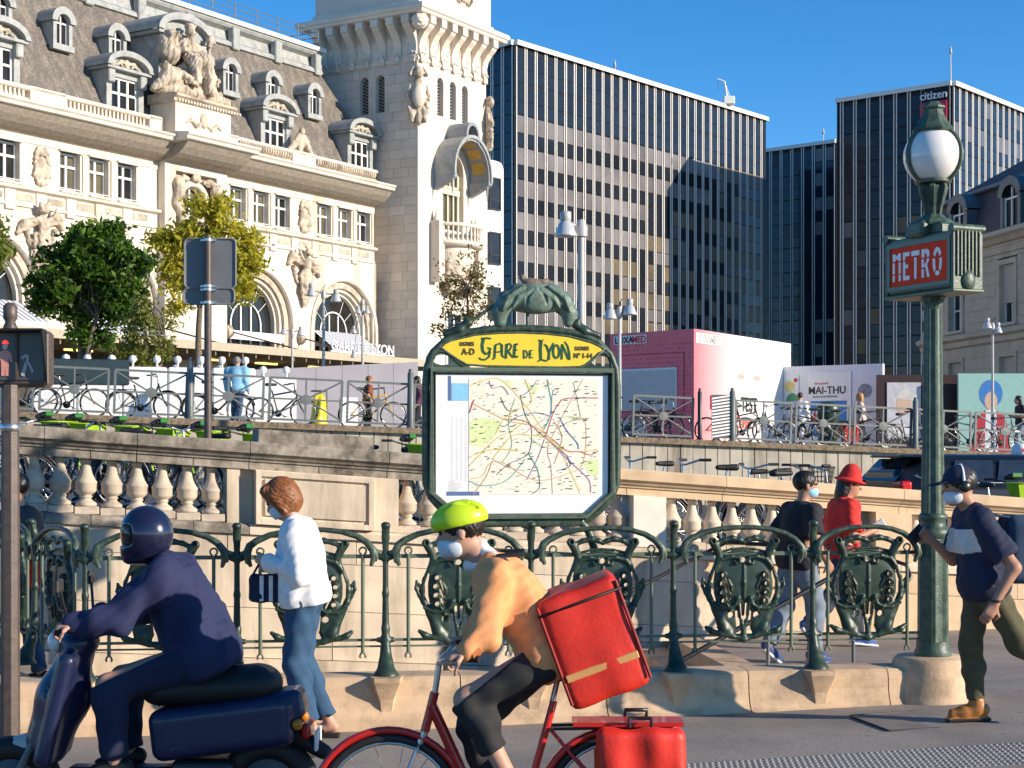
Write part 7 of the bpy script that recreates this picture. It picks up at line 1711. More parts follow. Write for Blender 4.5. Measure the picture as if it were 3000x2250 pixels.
def person(name, lab, loc, rz, J, C, h=.012, cat='person', group=None, sc=1.):
    """J: joints (forward, left, up) in metres; C: clothing"""
    t = thing(name, lab, cat, loc, rz, group)
    if sc != 1: t.scale = (sc, sc, sc)
    g = {k: V3(*v) for k, v in J.items()}
    pel, che, nk, hd = g['pelvis'], g['chest'], g['neck'], g['head']
    allp = np.array(list(g.values())); lo, hi = allp.min(0) - .32, allp.max(0) + .32
    up = (nk - pel) / np.linalg.norm(nk - pel); fw = np.cross(V3(0, 1, 0), up); fw /= np.linalg.norm(fw)
    if 'tw' in C: a = C['tw']; lat = V3(math.sin(a) * -1, math.cos(a), 0)
    else: lat = V3(0, 1, 0)
    shw = C.get('shw', .17); hpw = C.get('hpw', .09); fat = C.get('fat', 1.)
    sh = {q: che + up * .12 + lat * shw * q for q in (1, -1)}; hp = {q: pel + V3(0, 1, 0) * hpw * q for q in (1, -1)}
    rot = Matrix([list(fw), [0, 1, 0], list(up)]).transposed()
    skin = C.get('skin', SKIN); coarse = h > .016
    # body
    s = SDF(lo, hi, h); kk = .04
    def torso(s, e=0., top=True):
        s.ell(pel + up * .02, (.115 * fat + e, .165 + e, .13 + e), .08, rot=rot); s.ell((pel + che) / 2 + up * .0, (.105 * fat + e, .145 * fat + e, .17 + e), .09, rot=rot)
        s.ell(che, (.115 * fat + e, .165 + e, .19 + e), .09, rot=rot)
        for q in (1, -1): s.cap(che + up * .13 + lat * .05 * q, sh[q], .055 + e, .058 + e, .05)
    torso(s)
    s.cap(che + up * .14, hd - (hd - nk) / np.linalg.norm(hd - nk) * .05, .062, .052, .03)
    hf = V3(*C.get('look', (1, 0, 0))); hf /= np.linalg.norm(hf); hu = np.cross(hf, np.cross(V3(0, 0, 1), hf)); hu /= np.linalg.norm(hu); hl = np.cross(hu, hf)
    HR = Matrix([list(hf), list(hl), list(hu)]).transposed()
    def hp_(x, y, z): return hd + hf * x + hl * y + hu * z
    s.ell(hp_(-.008, 0, .025), (.098, .077, .095), .02, rot=HR); s.ell(hp_(.022, 0, -.045), (.068, .058, .075), .03, rot=HR); s.ell(hp_(.068, 0, -.095), (.022, .03, .02), .02, rot=HR)
    s.cap(hp_(.085, 0, .012), hp_(.108, 0, -.022), .010, .016, .012); s.cap(hp_(.078, -.028, .034), hp_(.078, .028, .034), .012, .012, .015); s.cap(hp_(.086, -.018, -.062), hp_(.086, .018, -.062), .007, .007, .006)
    for q in (1, -1): s.ell(hp_(-.008, q * .08, -.005), (.02, .01, .032), .006, rot=HR)
    for q, S in ((1, 'L'), (-1, 'R')):
        el, wr = g['elbow' + S], g['wrist' + S]; s.cap(sh[q], el, .05 * fat, .041, .03); s.cap(el, wr, .041, .027, .02)
        d = wr - el
        if coarse: s.cap(wr, wr + d / np.linalg.norm(d) * .13, .034, .022, .02)
        else: hand(s, wr, V3(*C.get('hd' + S, d)), V3(*C.get('hn' + S, (0, -q, 0))), C.get('curl' + S, .5), q)
        kn, an = g['knee' + S], g['ankle' + S]; s.cap(hp[q], kn, .085 * fat, .056, .05); s.cap(kn, an, .056, .037, .03); s.ell(kn + (an - kn) * .3 - V3(.02, 0, 0), (.042, .042, .1), .04)
        tf = V3(*C.get('toe' + S, (1, 0, -.12))); tf /= np.linalg.norm(tf); s.chain([an - V3(0, 0, .035) - tf * .03, an - V3(0, 0, .05) + tf * .09, an - V3(0, 0, .055) + tf * .15], [.034, .032, .022], .02)
    O('body', s.mesh('body', skin), t)
    # shirt
    if C.get('shirt'):
        s = SDF(lo, hi, h); e = C.get('loose', .018); torso(s, e)
        eh = max(e, C.get('lloose', .014) + .022); s.ell(pel, (.125 * fat + eh, .172 + eh, .16), .06, rot=rot)
        for q, S in ((1, 'L'), (-1, 'R')):
            el, wr = g['elbow' + S], g['wrist' + S]
            if C.get('long'): s.cap(sh[q], el, .064 + e * .7, .054 + e * .5, .04); s.cap(el, el + (wr - el) * .95, .054 + e * .5, .036 + e * .6, .03)
            else: s.cap(sh[q], sh[q] + (el - sh[q]) * .72, .066 + e * .6, .066 + e, .04)
        if not C.get('long'): s.cap(nk + up * .10, nk + up * .25, .05, .05, .01, True)
        if not coarse: s.wrinkle(C.get('wr', .006) * .7, 20, 3).wrinkle(.0035, 48, 6)
        # hem
        G = np.stack(np.meshgrid(*[s.lo[i] + s.h * np.arange(s.n[i]) for i in range(3)], indexing='ij'), -1); s.F = np.maximum(s.F, ((pel - up * C.get('hem', .1)) - G) @ up * .9)
        if C.get('sleevecut') is None and not C.get('long'):
            for q, S in ((1, 'L'), (-1, 'R')):
                el = g['elbow' + S]; ax = (el - sh[q]) / np.linalg.norm(el - sh[q]); c = sh[q] + (el - sh[q]) * .78; D = (G - c) @ ax; rr = np.linalg.norm(G - c - D[..., None] * ax, axis=-1); s.F = np.where((D > 0) & (rr < .12) & (D < .12), np.maximum(s.F, D), s.F)
        o = O('shirt', s.mesh('shirt', C['shirt']), t)
        if C.get('panel'):
            z0_, z1_, x0_, pm = C['panel']; s.F = s.F - .006; D = (G - pel) @ up; X_ = (G - che) @ fw; s.F = np.maximum(np.maximum(s.F, np.maximum(z0_ - D, D - z1_)), x0_ - X_); A = np.abs(G[..., 1] - che[1]); s.F = np.maximum(s.F, A - .19); O('chest_panel', s.mesh('chest_panel', pm), o)
    # trousers
    if C.get('legs'):
        s = SDF(lo, hi, h); e = C.get('lloose', .014); s.ell(pel, (.122 * fat + e, .17 + e, .13), .08, rot=rot)
        for q, S in ((1, 'L'), (-1, 'R')):
            kn, an = g['knee' + S], g['ankle' + S]; s.cap(hp[q] - V3(0, 0, .0), kn, .09 * fat + e, .06 + e, .05)
            if not C.get('shorts'): s.cap(kn, kn + (an - kn) * C.get('llen', .96), .062 + e, .046 + e * C.get('flare', 1.), .03); s.ell(kn + (an - kn) * .3 - V3(.02, 0, 0), (.052 + e, .05 + e, .11), .04)
        if not coarse: s.wrinkle(.006, 30, 5)
        G = np.stack(np.meshgrid(*[s.lo[i] + s.h * np.arange(s.n[i]) for i in range(3)], indexing='ij'), -1); s.F = np.maximum(s.F, (G - (pel + up * .1)) @ up)
        if C.get('shorts'):
            for S in 'LR':
                kn = g['knee' + S]; q = 1 if S == 'L' else -1; ax = (kn - hp[q]) / np.linalg.norm(kn - hp[q]); D = (G - (hp[q] + (kn - hp[q]) * .88)) @ ax; rr = np.linalg.norm(G - kn, axis=-1); s.F = np.where((D > 0) & (rr < .2), np.maximum(s.F, D), s.F)
        else:
            for S in 'LR':
                kn, an = g['knee' + S], g['ankle' + S]; ax = (an - kn) / np.linalg.norm(an - kn); c = kn + (an - kn) * C.get('llen', .96); D = (G - c) @ ax; rr = np.linalg.norm(G - c, axis=-1); s.F = np.where((D > 0) & (rr < .16), np.maximum(s.F, D), s.F)
        O('trousers', s.mesh('trousers', C['legs']), t)
    for q, S in ((1, 'L'), (-1, 'R')):
        if C.get('shoes'):
            an = g['ankle' + S]; tf = V3(*C.get('toe' + S, (1, 0, -.12))); tf /= np.linalg.norm(tf); s = SDF(an - .26, an + .26, min(h, .011))
            s.chain([an - V3(0, 0, .03) - tf * .045, an - V3(0, 0, .045) + tf * .08, an - V3(0, 0, .05) + tf * .155], [.043, .042, .032], .03)
            if C.get('boots'): s.cap(an + V3(0, 0, .03), an - V3(0, 0, .03), .05, .045, .03)
            dn = V3(0, 0, -1) + tf * tf[2]; dn /= np.linalg.norm(dn); s.box(an - V3(0, 0, .085) + tf * .055, (.14, .04, .012), .01, .01, rot=Matrix([list(tf), [0, 1, 0], list(-dn)]).transposed())
            o = O('shoe', s.mesh('shoe', C['shoes']), t)
            if C.get('sole'): s = SDF(an - .26, an + .26, min(h, .011)); s.box(an - V3(0, 0, .09) + tf * .055, (.145, .044, .013), .01, .01, rot=Matrix([list(tf), [0, 1, 0], list(-dn)]).transposed()); O('sole', s.mesh('sole', C['sole']), o)
    # hair and headwear
    b0, b1 = hd - .28, hd + .28; hh = min(h, .009)
    if C.get('hair'):
        s = SDF(b0, b1, hh); st = C.get('style', 'short')
        s.ell(hp_(-.018, 0, .038), (.105, .088, .098), .02, rot=HR)
        if st == 'bob':
            s.ell(hp_(-.03, 0, -.01), (.105, .098, .125), .04, rot=HR); s.cap(hp_(.05, -.05, .095), hp_(.05, .05, .095), .035, .035, .03)
            for q in (1, -1): s.cap(hp_(.02, q * .078, .04), hp_(.02, q * .072, -.085), .03, .026, .03)
        if st == 'long': s.ell(hp_(-.06, 0, -.07), (.07, .09, .16), .04, rot=HR)
        s.ell(hp_(.1, 0, -.055), (.075, .066 if st == 'bob' else .09, .105), .012, True, rot=HR)
        if not coarse:
            G2 = np.stack(np.meshgrid(*[s.lo[i] + s.h * np.arange(s.n[i]) for i in range(3)], indexing='ij'), -1) - hd; th = np.arctan2(G2 @ hl, G2 @ hf + .02); s.F += (.0035 * np.sin(26 * th + 9 * np.sin(G2 @ hu * 20)) + .002 * np.sin(61 * th)).astype(np.float32)
        O('hair', s.mesh('hair', C['hair']), t)
    if C.get('mask'):
        s = SDF(b0, b1, hh); s.ell(hp_(.035, 0, -.055), (.075, .069, .058), .01, rot=HR); s.cap(hp_(.104, 0, -.02), hp_(.098, 0, -.085), .012, .012, .02); s.ell(hp_(-.055, 0, -.055), (.07, .1, .1), .005, True, rot=HR); o = O('face_mask', s.mesh('face_mask', C['mask']), t)
        for q in (1, -1): MB().tube([hp_(.03, q * .062, -.035), hp_(-.01, q * .082, -.01)], .003, 5).obj('ear_loop', C['mask'], o)
    if not coarse:
        for q in (1, -1): MB().ball(hp_(.084, q * .03, .018), .011, 6).obj('eye', BLACKM, t)
    w_ = C.get('hat')
    if w_:
        s = SDF(b0, b1, hh); kind, m = w_
        if kind == 'cap': s.ell(hp_(-.01, 0, .055), (.105, .088, .085), .02, rot=HR); s.box(hp_(0, 0, -.03), (.2, .2, .06), .005, .01, True, rot=HR); s.ell(hp_(.12, 0, .045), (.075, .07, .01), .02, rot=HR)
        if kind == 'bucket': s.ell(hp_(-.01, 0, .06), (.108, .095, .085), .02, rot=HR); s.cap(hp_(-.01, 0, .07), hp_(-.01, 0, .11), .095, .09, .03); s.box(hp_(0, 0, -.05), (.25, .25, .08), .005, .01, True, rot=HR); s.ell(hp_(-.01, 0, .035), (.155, .15, .022), .02, rot=HR)
        if kind == 'cycle': s.ell(hp_(-.01, 0, .06), (.135, .105, .09), .02, rot=HR); s.box(hp_(.0, 0, -.07), (.25, .25, .1), .005, .01, True, rot=HR)
        if kind == 'cycle':
            for y in (-.055, 0, .055): s.chain([hp_(-.1, y, .1), hp_(0, y, .155), hp_(.1, y, .1)], [.012, .014, .012], .006, True)
        if kind == 'full': s.ell(hp_(-.01, 0, .015), (.135, .122, .145), .02, rot=HR); s.box(hp_(.04, 0, -.08), (.08, .07, .05), .05, .04, rot=HR); s.box(hp_(.13, 0, .02), (.09, .2, .048), .01, .02, True, rot=HR); s.chain([hp_(-.14, 0, .05), hp_(-.05, 0, .155), hp_(.08, 0, .13)], .006, .004, True)
        if kind == 'full': s2 = SDF(b0, b1, hh); s2.ell(hp_(-.01, 0, .015), (.131, .118, .141), .01, rot=HR); s2.box(hp_(-.12, 0, .02), (.16, .3, .3), .004, .01, True, rot=HR); s2.box(hp_(.1, 0, .25), (.3, .3, .18), .004, .01, True, rot=HR); s2.box(hp_(.1, 0, -.22), (.3, .3, .19), .004, .01, True, rot=HR); O('visor', s2.mesh('visor', GLASS), t)
        O('hat' if kind in ('cap', 'bucket') else 'helmet', s.mesh('headgear', m), t)
    t['_'] = 0; del t['_']
    return t, g, hp_, hf, hl, hu
cl = lambda n, c, r=.85, v=.12: mat(n, c, r, v, 18, .25, 90)
DENIM = cl('denim_blue', (.025, .075, .15)); NAVY = cl('navy_cotton', (.012, .018, .05)); WSW = cl('white_jersey', (.80, .79, .78)); LDEN = cl('washed_denim', (.17, .21, .26)); OLIVE = cl('olive_cotton', (.085, .075, .035)); BLKT = cl('black_cotton', (.012, .012, .018)); REDT = cl('red_cotton', (.62, .025, .018)); PEACH = cl('peach_shirt', (.78, .33, .13)); DKS = cl('dark_shorts', (.02, .02, .022))
MASKW = cl('mask_white', (.62, .68, .74)); MASKB = cl('mask_blue', (.30, .55, .68)); HBRN = mat('hair_auburn', (.22, .075, .02), .5, .3, 40); HDRK = mat('hair_dark', (.012, .009, .007), .45, .3, 40); HGRY = mat('hair_grey', (.22, .20, .18), .6, .2, 40)
def px(p, d): return (p - CX) / F * d
# woman in white
wl_, wd = px(893, 10.62), 10.62
W_J = dict(pelvis=(.0, 0, .93), chest=(.03, 0, 1.22), neck=(.07, 0, 1.42), head=(.155, 0, 1.56), elbowL=(-.02, .25, 1.09), wristL=(.21, .14, 1.16), elbowR=(-.02, -.25, 1.07), wristR=(.20, -.14, 1.10),
           kneeL=(.06, .085, .50), ankleL=(-.05, .085, .10), kneeR=(.03, -.085, .49), ankleR=(-.15, -.08, .105))
r = person('person', 'woman in white sweater, jeans and sandals looking down by the railing', (wl_, wd, gz(wl_, wd)), R(180), W_J, dict(shirt=WSW, long=1, loose=.034, wr=.01, legs=DENIM, llen=.93, hair=HBRN, style='bob', mask=MASKW, look=(.80, .0, -.55), hem=.06, curlL=.9, curlR=.9, toeL=(1, .05, -.02), toeR=(1, 0, -.02), lloose=.012, flare=1.5))
for S, a in (('L', (-.05, .085)), ('R', (-.15, -.08))): MB().cbox(a[0] - .07, a[0] + .19, a[1] - .045, a[1] + .045, .0, .028, .008).tube([(a[0] + .03, a[1] - .045, .03), (a[0] + .05, a[1], .085), (a[0] + .03, a[1] + .045, .03)], .008, 6).tube([(a[0] + .11, a[1] - .04, .03), (a[0] + .12, a[1], .06), (a[0] + .11, a[1] + .04, .03)], .008, 6).obj('sandal', BLACK, r[0])
bag = thing('shoulder_bag', 'small dark bag with white stripes held by the woman in white', 'bag', (wl_ - .24, wd, gz(wl_, wd) + .98), R(180))
s = SDF((-.16, -.12, -.16), (.16, .12, .16), .01); s.box((0, 0, 0), (.12, .05, .09), .02, .03); O('bag_body', s.wrinkle(.004, 30, 1).mesh('bag_body', NAVY), bag)
for i in range(3): MB().box(-.10 + i * .06, -.075 + i * .06, .046, .056, -.08, .085).obj('stripe', WSW, bag)
MB().tube([(-.1, 0, .08), (-.05, 0, .17), (.05, 0, .17), (.1, 0, .08)], .008, 6).obj('strap', NAVY, bag)
# man at the right edge
md_ = 10.55; mx_ = px(2885, md_)
M_J = dict(pelvis=(.0, 0, .90), chest=(.05, 0, 1.20), neck=(.09, 0, 1.38), head=(.165, 0, 1.525), elbowL=(-.11, .27, 1.02), wristL=(.02, .29, .80), elbowR=(.14, -.24, 1.04), wristR=(.30, -.17, 1.17),
           kneeL=(-.19, .09, .53), ankleL=(-.52, .09, .33), kneeR=(.07, -.09, .49), ankleR=(.03, -.085, .105))
r = person('person', 'man in navy shirt, cap and tan boots walking beside the lamp base', (mx_, md_, gz(mx_, md_)), R(180), M_J, dict(shirt=NAVY, loose=.022, legs=OLIVE, lloose=.012, hair=HDRK, hat=('cap', NAVY), mask=MASKW, look=(.97, 0, -.2), shoes=mat('tan_leather', (.40, .15, .03), .45, .25, 30), sole=BLACK, boots=1, panel=(.22, .38, -.05, cl('white_panel', (.6, .58, .55))), toeL=(.75, 0, -.7), toeR=(1, 0, -.04), curlL=.6, curlR=.8, skin=SKIN_D, llen=.9))
t, g, hp_, *_ = r
MB().ring(hp_(-.01, 0, .02), .095, .009, 20, 6, 'x', R(-10), R(190), 1.25).obj('headphone_band', WHITE, t)
for q in (1, -1): MB().lathe([(0, -.02), (.035, -.018), (.04, 0), (.035, .018), (0, .02)], 12, tuple(hp_(-.01, q * .095, .0)), ax=Matrix.Rotation(R(90), 3, 'X')).obj('ear_cup', BLACKM, t)
MB().ring((.015, .289, .815), .034, .009, 14, 6, 'z').obj('wrist_watch', BLACKM, t)
bp = thing('backpack', 'dark blue backpack worn by the man beside the lamp base', 'backpack', (mx_ + .17, md_, gz(mx_, md_) + 1.13), R(180))
s = SDF((-.22, -.22, -.3), (.22, .22, .32), .014); s.box((-.03, 0, 0), (.09, .15, .22), .03, .06); s.box((-.11, 0, -.07), (.05, .11, .11), .03, .04); O('pack', s.wrinkle(.005, 25, 4).mesh('pack', cl('pack_blue', (.03, .06, .11))), bp)
for q in (1, -1): MB().tube([(.04, q * .1, .2), (.16, q * .12, .22), (.25, q * .13, .1), (.26, q * .13, -.02)], .018, 6, sx=.5).obj('strap', cl('pack_blue', (.03, .06, .11)), bp)
ph = thing('phone', 'dark phone held out by the man beside the lamp base', 'phone', (mx_ - .40, md_ + .15, gz(mx_, md_) + 1.21), R(180)); b = MB().cbox(-.04, .04, -.006, .006, -.07, .07, .004).obj('case', BLACKM, ph); b.rotation_euler = (R(30), R(-50), 0)
# two men behind the railing
b_d = 14.5; b_x = px(2335, b_d)
B_J = dict(pelvis=(.0, 0, .92), chest=(.03, 0, 1.22), neck=(.06, 0, 1.41), head=(.10, 0, 1.57), elbowL=(-.06, .26, 1.08), wristL=(.1, .27, .86), elbowR=(.0, -.27, 1.08), wristR=(.16, -.22, .90), kneeL=(-.06, .09, .5), ankleL=(-.24, .09, .17), kneeR=(.14, -.09, .5), ankleR=(.12, -.09, .1))
r = person('person', 'man in black shirt and pale jeans with a blue mask behind the railing', (b_x, b_d, gz(b_x, b_d)), R(28), B_J, dict(shirt=BLKT, loose=.022, legs=LDEN, lloose=.02, hair=HDRK, mask=MASKB, look=(.92, -.38, -.05), shoes=mat('blue_shoe', (.03, .06, .16), .6), sole=WHITE, toeL=(.8, 0, -.6), skin=SKIN_D), .013)
t, g, hp_, *_ = r; MB().tube([hp_(.09, -.06, .02), hp_(.105, 0, .02), hp_(.09, .06, .02)], .006, 6).tube([hp_(.09, -.065, .02), hp_(-.02, -.083, .015)], .004, 5).tube([hp_(.09, .065, .02), hp_(-.02, .083, .015)], .004, 5).obj('glasses', BLACKM, t)
r_d = 15.6; r_x = px(2462, r_d)
R_J = dict(pelvis=(.0, 0, .92), chest=(.02, 0, 1.22), neck=(.05, 0, 1.41), head=(.10, 0, 1.56), elbowL=(-.02, .26, 1.06), wristL=(.2, .18, 1.10), elbowR=(.02, -.26, 1.05), wristR=(.24, -.17, 1.12), kneeL=(.16, .09, .52), ankleL=(.22, .09, .12), kneeR=(-.12, -.09, .5), ankleR=(-.38, -.09, .24))
r = person('person', 'man in red bucket hat and red shirt walking behind the railing', (r_x, r_d, gz(r_x, r_d)), R(12), R_J, dict(shirt=REDT, loose=.03, legs=cl('charcoal_cotton', (.03, .035, .06)), lloose=.02, hair=HDRK, style='long', hat=('bucket', REDT), look=(.95, -.2, -.2), shoes=mat('blue_sneaker', (.05, .12, .35), .6), sole=WHITE, toeR=(.6, 0, -.8), skin=SKIN_D, curlL=.9, curlR=.9), .013)
ph = thing('phone', 'pale phone held by the man in the red hat', 'phone', (r_x + .33, r_d - .1, gz(r_x, r_d) + 1.17), R(12)); b = MB().cbox(-.04, .04, -.006, .006, -.075, .075, .004).obj('case', WHITE, ph); b.rotation_euler = (R(20), R(55), 0)
# cyclist
C_J = dict(pelvis=(-.22, 0, 1.05), chest=(-.02, 0, 1.30), neck=(.11, 0, 1.46), head=(.215, 0, 1.59), elbowL=(.10, .25, 1.14), wristL=(.17, .29, 1.085), elbowR=(.10, -.25, 1.14), wristR=(.17, -.29, 1.085), kneeL=(.18, .1, .84), ankleL=(-.02, .1, .47), kneeR=(.16, -.1, .70), ankleR=(.06, -.1, .31))
cx_w = (1485 - CX) / F * BD
r = person('person', 'cyclist in lime helmet and peach shirt riding the red bicycle', (cx_w, BD, -.1), R(180), C_J, dict(shirt=PEACH, loose=.028, wr=.009, long=1, legs=DKS, lloose=.012, llen=.62, hair=HDRK, hat=('cycle', mat('helmet_lime', (.55, .75, .02), .3, .05)), look=(.97, 0, -.22), shoes=mat('grey_shoe', (.12, .11, .10), .6), sole=WHITE, toeL=(.95, 0, -.3), toeR=(.97, 0, -.2), hdL=(1, .1, -.3), hdR=(1, -.1, -.3), hnL=(0, -.3, -1), hnR=(0, .3, -1), curlL=1.1, curlR=1.1, mask=MASKW), .011)
t, g, hp_, *_ = r
s = SDF((-.3, -.2, 1.35), (.4, .2, 1.6), .011); s.chain([(.03, .11, 1.45), (.12, 0, 1.52), (.03, -.11, 1.45)], .03, .03); s.chain([(.06, .10, 1.44), (.17, 0, 1.44), (.06, -.10, 1.44)], .024, .03); O('white_collar', s.wrinkle(.004, 40, 1).mesh('white_collar', WSW), t)
RUST = cl('rust_trim', (.42, .13, .04))
for S in 'LR':
    e_, w__ = g['elbow' + S], g['wrist' + S]; d_ = (w__ - e_) / np.linalg.norm(w__ - e_); q_ = -1 if S == 'R' else 1
    MB().tube([w__ - d_ * .035, w__ + d_ * .012], .052, 12).obj('cuff', RUST, t)
    MB().tube([g['chest'] + V3(-.06, q_ * .10, .20), g['chest'] + V3(.06, q_ * .13, .19), g['chest'] + V3(.13, q_ * .14, .08)], .02, 6, sx=.6).obj('bag_strap', BLACK, t)
db = thing('delivery_bag', 'large red box bag carried behind the cyclist', 'bag', (cx_w + .50, BD, .70), R(180)); db.rotation_euler = (0, R(20), R(180))
RBAG = mat('bag_red', (.70, .028, .012), .5, .1, 12, .2, 60)
s = SDF((-.35, -.32, -.05), (.4, .32, .75), .016); s.box((0, 0, .33), (.19, .22, .26), .02, .035); O('bag_box', s.wrinkle(.005, 14, 2).mesh('bag_box', RBAG), db)
MB().tube([(x, y, .52) for x, y in ((-.19, -.222), (.19, -.222), (.19, .222), (-.19, .222), (-.19, -.222))], .007, 6).obj('zip', BLACK, db)
for x in (-.185, .185):
    for y in (-.215, .215): MB().tube([(x, y, .1), (x, y, .56)], .008, 6).obj('piping', mat('piping_dark', (.25, .012, .008), .6), db)
for q in (1, -1): MB().tube([(.17, q * .1, .5), (.3, q * .13, .62), (.42, q * .15, .58)], .018, 6, sx=.5).obj('shoulder_strap', BLACK, db)
for y in (-.222, .222): MB().cbox(-.17, .17, y - .006, y + .006, .2, .235, .004).obj('reflective_strip', mat('reflector', (.7, .35, .12), .3), db)
for q in (1, -1): pn_ = thing('pannier_bag', 'red pannier bag on the ' + ('road'  if q > 0 else 'railing') + ' side of the red bicycle rear wheel', 'bag', (cx_w + .60, BD - q * .15, .42), R(180), 'panniers on the red bicycle'); s = SDF((-.3, -.12, -.25), (.3, .12, .3), .014); s.box((0, 0, .03), (.2, .05, .17), .02, .04); O('bag_body', s.wrinkle(.005, 20, 3).mesh('bag_body', RBAG), pn_); MB().tube([(-.05, 0, .2), (-.05, -q * .03, .24), (.05, -q * .03, .24), (.05, 0, .2)], .01, 6).obj('hook', BLACKM, pn_)
# scooter rider
S_J = dict(pelvis=(-.30, 0, .93), chest=(-.17, 0, 1.22), neck=(-.08, 0, 1.40), head=(.01, 0, 1.53), elbowL=(.10, .27, 1.13), wristL=(.28, .29, 1.12), elbowR=(.10, -.27, 1.13), wristR=(.28, -.29, 1.12), kneeL=(.16, .15, .80), ankleL=(.12, .15, .42), kneeR=(.16, -.15, .80), ankleR=(.12, -.15, .42))
person('person', 'rider in navy jacket and dark helmet on the navy scooter', ((430 - CX) / F * SD_, SD_, -.1), R(180), S_J, dict(shirt=cl('navy_jacket', (.014, .02, .07)), long=1, loose=.05, wr=.012, legs=cl('navy_trousers', (.012, .016, .05)), lloose=.022, hat=('full', mat('helmet_navy', (.012, .014, .04), .2, .1, coat=.6)), look=(.98, 0, -.1), shoes=BLACK, sole=BLACK, hdL=(1, .1, -.15), hdR=(1, -.1, -.15), hnL=(0, -.2, -1), hnR=(0, .2, -1), curlL=1.1, curlR=1.1), .013)
# person half hidden by the signal post
h_d = 12.9; h_x = px(62, h_d)
ST = dict(pelvis=(.0, 0, .92), chest=(.01, 0, 1.22), neck=(.02, 0, 1.41), head=(.05, 0, 1.57), elbowL=(-.05, .25, 1.1), wristL=(.06, .27, .88), elbowR=(-.05, -.25, 1.1), wristR=(.06, -.27, .88), kneeL=(.08, .09, .5), ankleL=(.05, .09, .1), kneeR=(-.02, -.09, .5), ankleR=(-.12, -.09, .12))
person('person', 'person in dark grey jacket and jeans partly hidden by the signal post', (h_x, h_d, gz(h_x, h_d)), R(170), ST, dict(shirt=cl('charcoal_jacket', (.04, .04, .042)), long=1, loose=.035, legs=DENIM, hair=HDRK, shoes=BLACK, look=(1, 0, -.15)), .014)
bg_ = thing('handbag', 'bright red handbag carried by the person behind the signal post', 'bag', (h_x + .1, h_d - .3, gz(h_x, h_d) + .92), R(10)); s = SDF((-.2, -.1, -.18), (.2, .1, .2), .012); s.box((0, 0, 0), (.14, .05, .11), .02, .04); O('bag_body', s.mesh('bag_body', REDT), bg_); MB().tube([(-.09, 0, .1), (-.05, 0, .2), (.05, 0, .2), (.09, 0, .1)], .009, 6).obj('handle', REDT, bg_)
# people on the plaza
def far(lab, p, d, rz, C, J=ST, sc=1.): X = px(p, d); return person('person', lab, (X, d, tz(X)), rz, J, C, .024, sc=sc)
SIT = dict(pelvis=(0, 0, .5), chest=(.02, 0, .8), neck=(.03, 0, 1.0), head=(.06, 0, 1.15), elbowL=(.05, .25, .72), wristL=(.25, .2, .68), elbowR=(.05, -.25, .72), wristR=(.25, -.2, .68), kneeL=(.42, .1, .5), ankleL=(.42, .1, .1), kneeR=(.42, -.1, .5), ankleR=(.42, -.1, .1))
BLS = cl('sky_shirt', (.22, .46, .62))
far('broad man in light blue shirt seen from behind at the plaza fence', 693, 40.5, R(80), dict(shirt=BLS, long=1, loose=.05, fat=1.25, shw=.22, legs=DENIM, hair=HGRY, shoes=BLACK))
far('man with dark blue backpack walking behind the plaza fence', 464, 43, R(100), dict(shirt=cl('brown_shirt', (.14, .10, .08)), loose=.03, legs=cl('brown_shorts', (.12, .08, .05)), shorts=1, hair=HDRK, shoes=BLACK, skin=SKIN_D))
b_ = thing('backpack', 'dark blue backpack worn by the man behind the plaza fence', 'backpack', (px(464, 42.8), 42.8, tz(-9) + 1.2), R(100)); s = SDF((-.2, -.25, -.3), (.2, .25, .3), .03); s.box((0, 0, 0), (.1, .17, .23), .03, .08); O('pack', s.mesh('pack', cl('pack_navy', (.025, .04, .10))), b_)
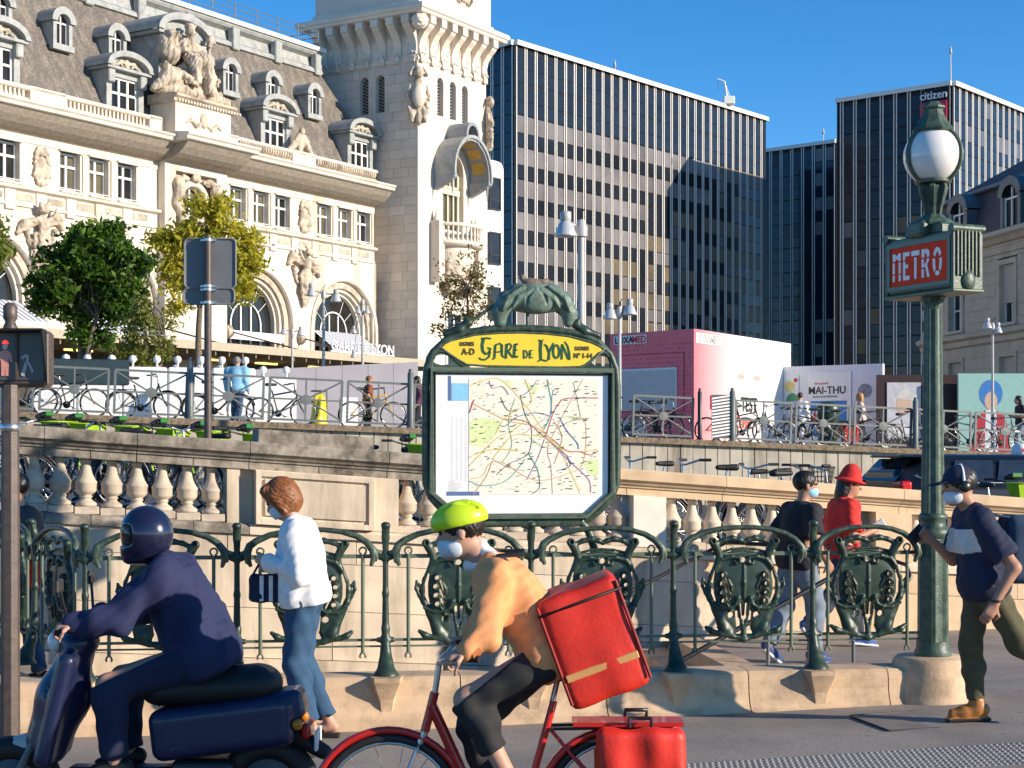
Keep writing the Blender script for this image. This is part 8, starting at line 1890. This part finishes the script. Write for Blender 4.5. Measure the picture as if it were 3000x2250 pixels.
bn = thing('bench', 'low grey bench on the plaza behind the fence', 'bench', (px(396, 44.5), 44.5, tz(-10.3)), R(12)); MB().cbox(-.9, .9, -.25, .25, .4, .46, .02).obj('seat', GREYM, bn)
for x in (-.7, .7): MB().cbox(x - .06, x + .06, -.2, .2, 0, .4, .01).obj('leg', GREYM, bn)
far('balding person in grey top sitting on the plaza bench', 383, 44.4, R(-80), dict(shirt=cl('grey_top', (.12, .12, .11)), loose=.02, legs=DENIM, hair=HGRY, shoes=BLACK), SIT)
far('dark-haired person in black sitting on the plaza bench', 413, 44.3, R(-100), dict(shirt=BLKT, loose=.02, legs=DKS, hair=HDRK, shoes=BLACK), SIT)
far('woman with blond hair and pale top behind the fence by the posters', 2522, 46.5, R(170), dict(shirt=cl('beige_top', (.5, .42, .38)), long=1, loose=.02, legs=BLKT, hair=mat('hair_blond', (.45, .22, .06), .5, .2, 30), style='long', shoes=BLACK), sc=.95)
rb_ = thing('shopping_trolley', 'red shopping trolley bag behind the fence by the posters', 'trolley', (px(2490, 45.5), 45.5, tz(9.4)), 0); s = SDF((-.3, -.25, 0), (.3, .25, .8), .025); s.box((0, 0, .4), (.22, .16, .3), .02, .06); O('bag_body', s.mesh('bag_body', REDT), rb_); MB().tube([(.2, 0, .6), (.3, 0, 1.0)], .015, 6).obj('handle', BLACKM, rb_)
far('person in white clothes standing behind the fence beside the pink cabin', 2343, 48.5, R(60), dict(shirt=WSW, long=1, loose=.04, legs=WSW, hair=HDRK, shoes=WHITE), sc=.97)
far('person with long dark hair, black top and jeans before the turquoise panel', 2992, 46.5, R(185), dict(shirt=BLKT, loose=.02, legs=LDEN, hair=HDRK, style='long', shoes=WHITE), R_J)
far('person in brown top walking past the grey hoarding', 1078, 46, R(20), dict(shirt=cl('rust_top', (.22, .07, .03)), loose=.03, legs=DKS, hair=HBRN, shoes=BLACK), sc=.93)
far('person in dark coat walking between the map sign and the fence post', 1225, 45, R(190), dict(shirt=cl('plum_coat', (.12, .03, .06)), long=1, loose=.04, legs=BLKT, hair=HDRK, style='long', shoes=BLACK), sc=.93)
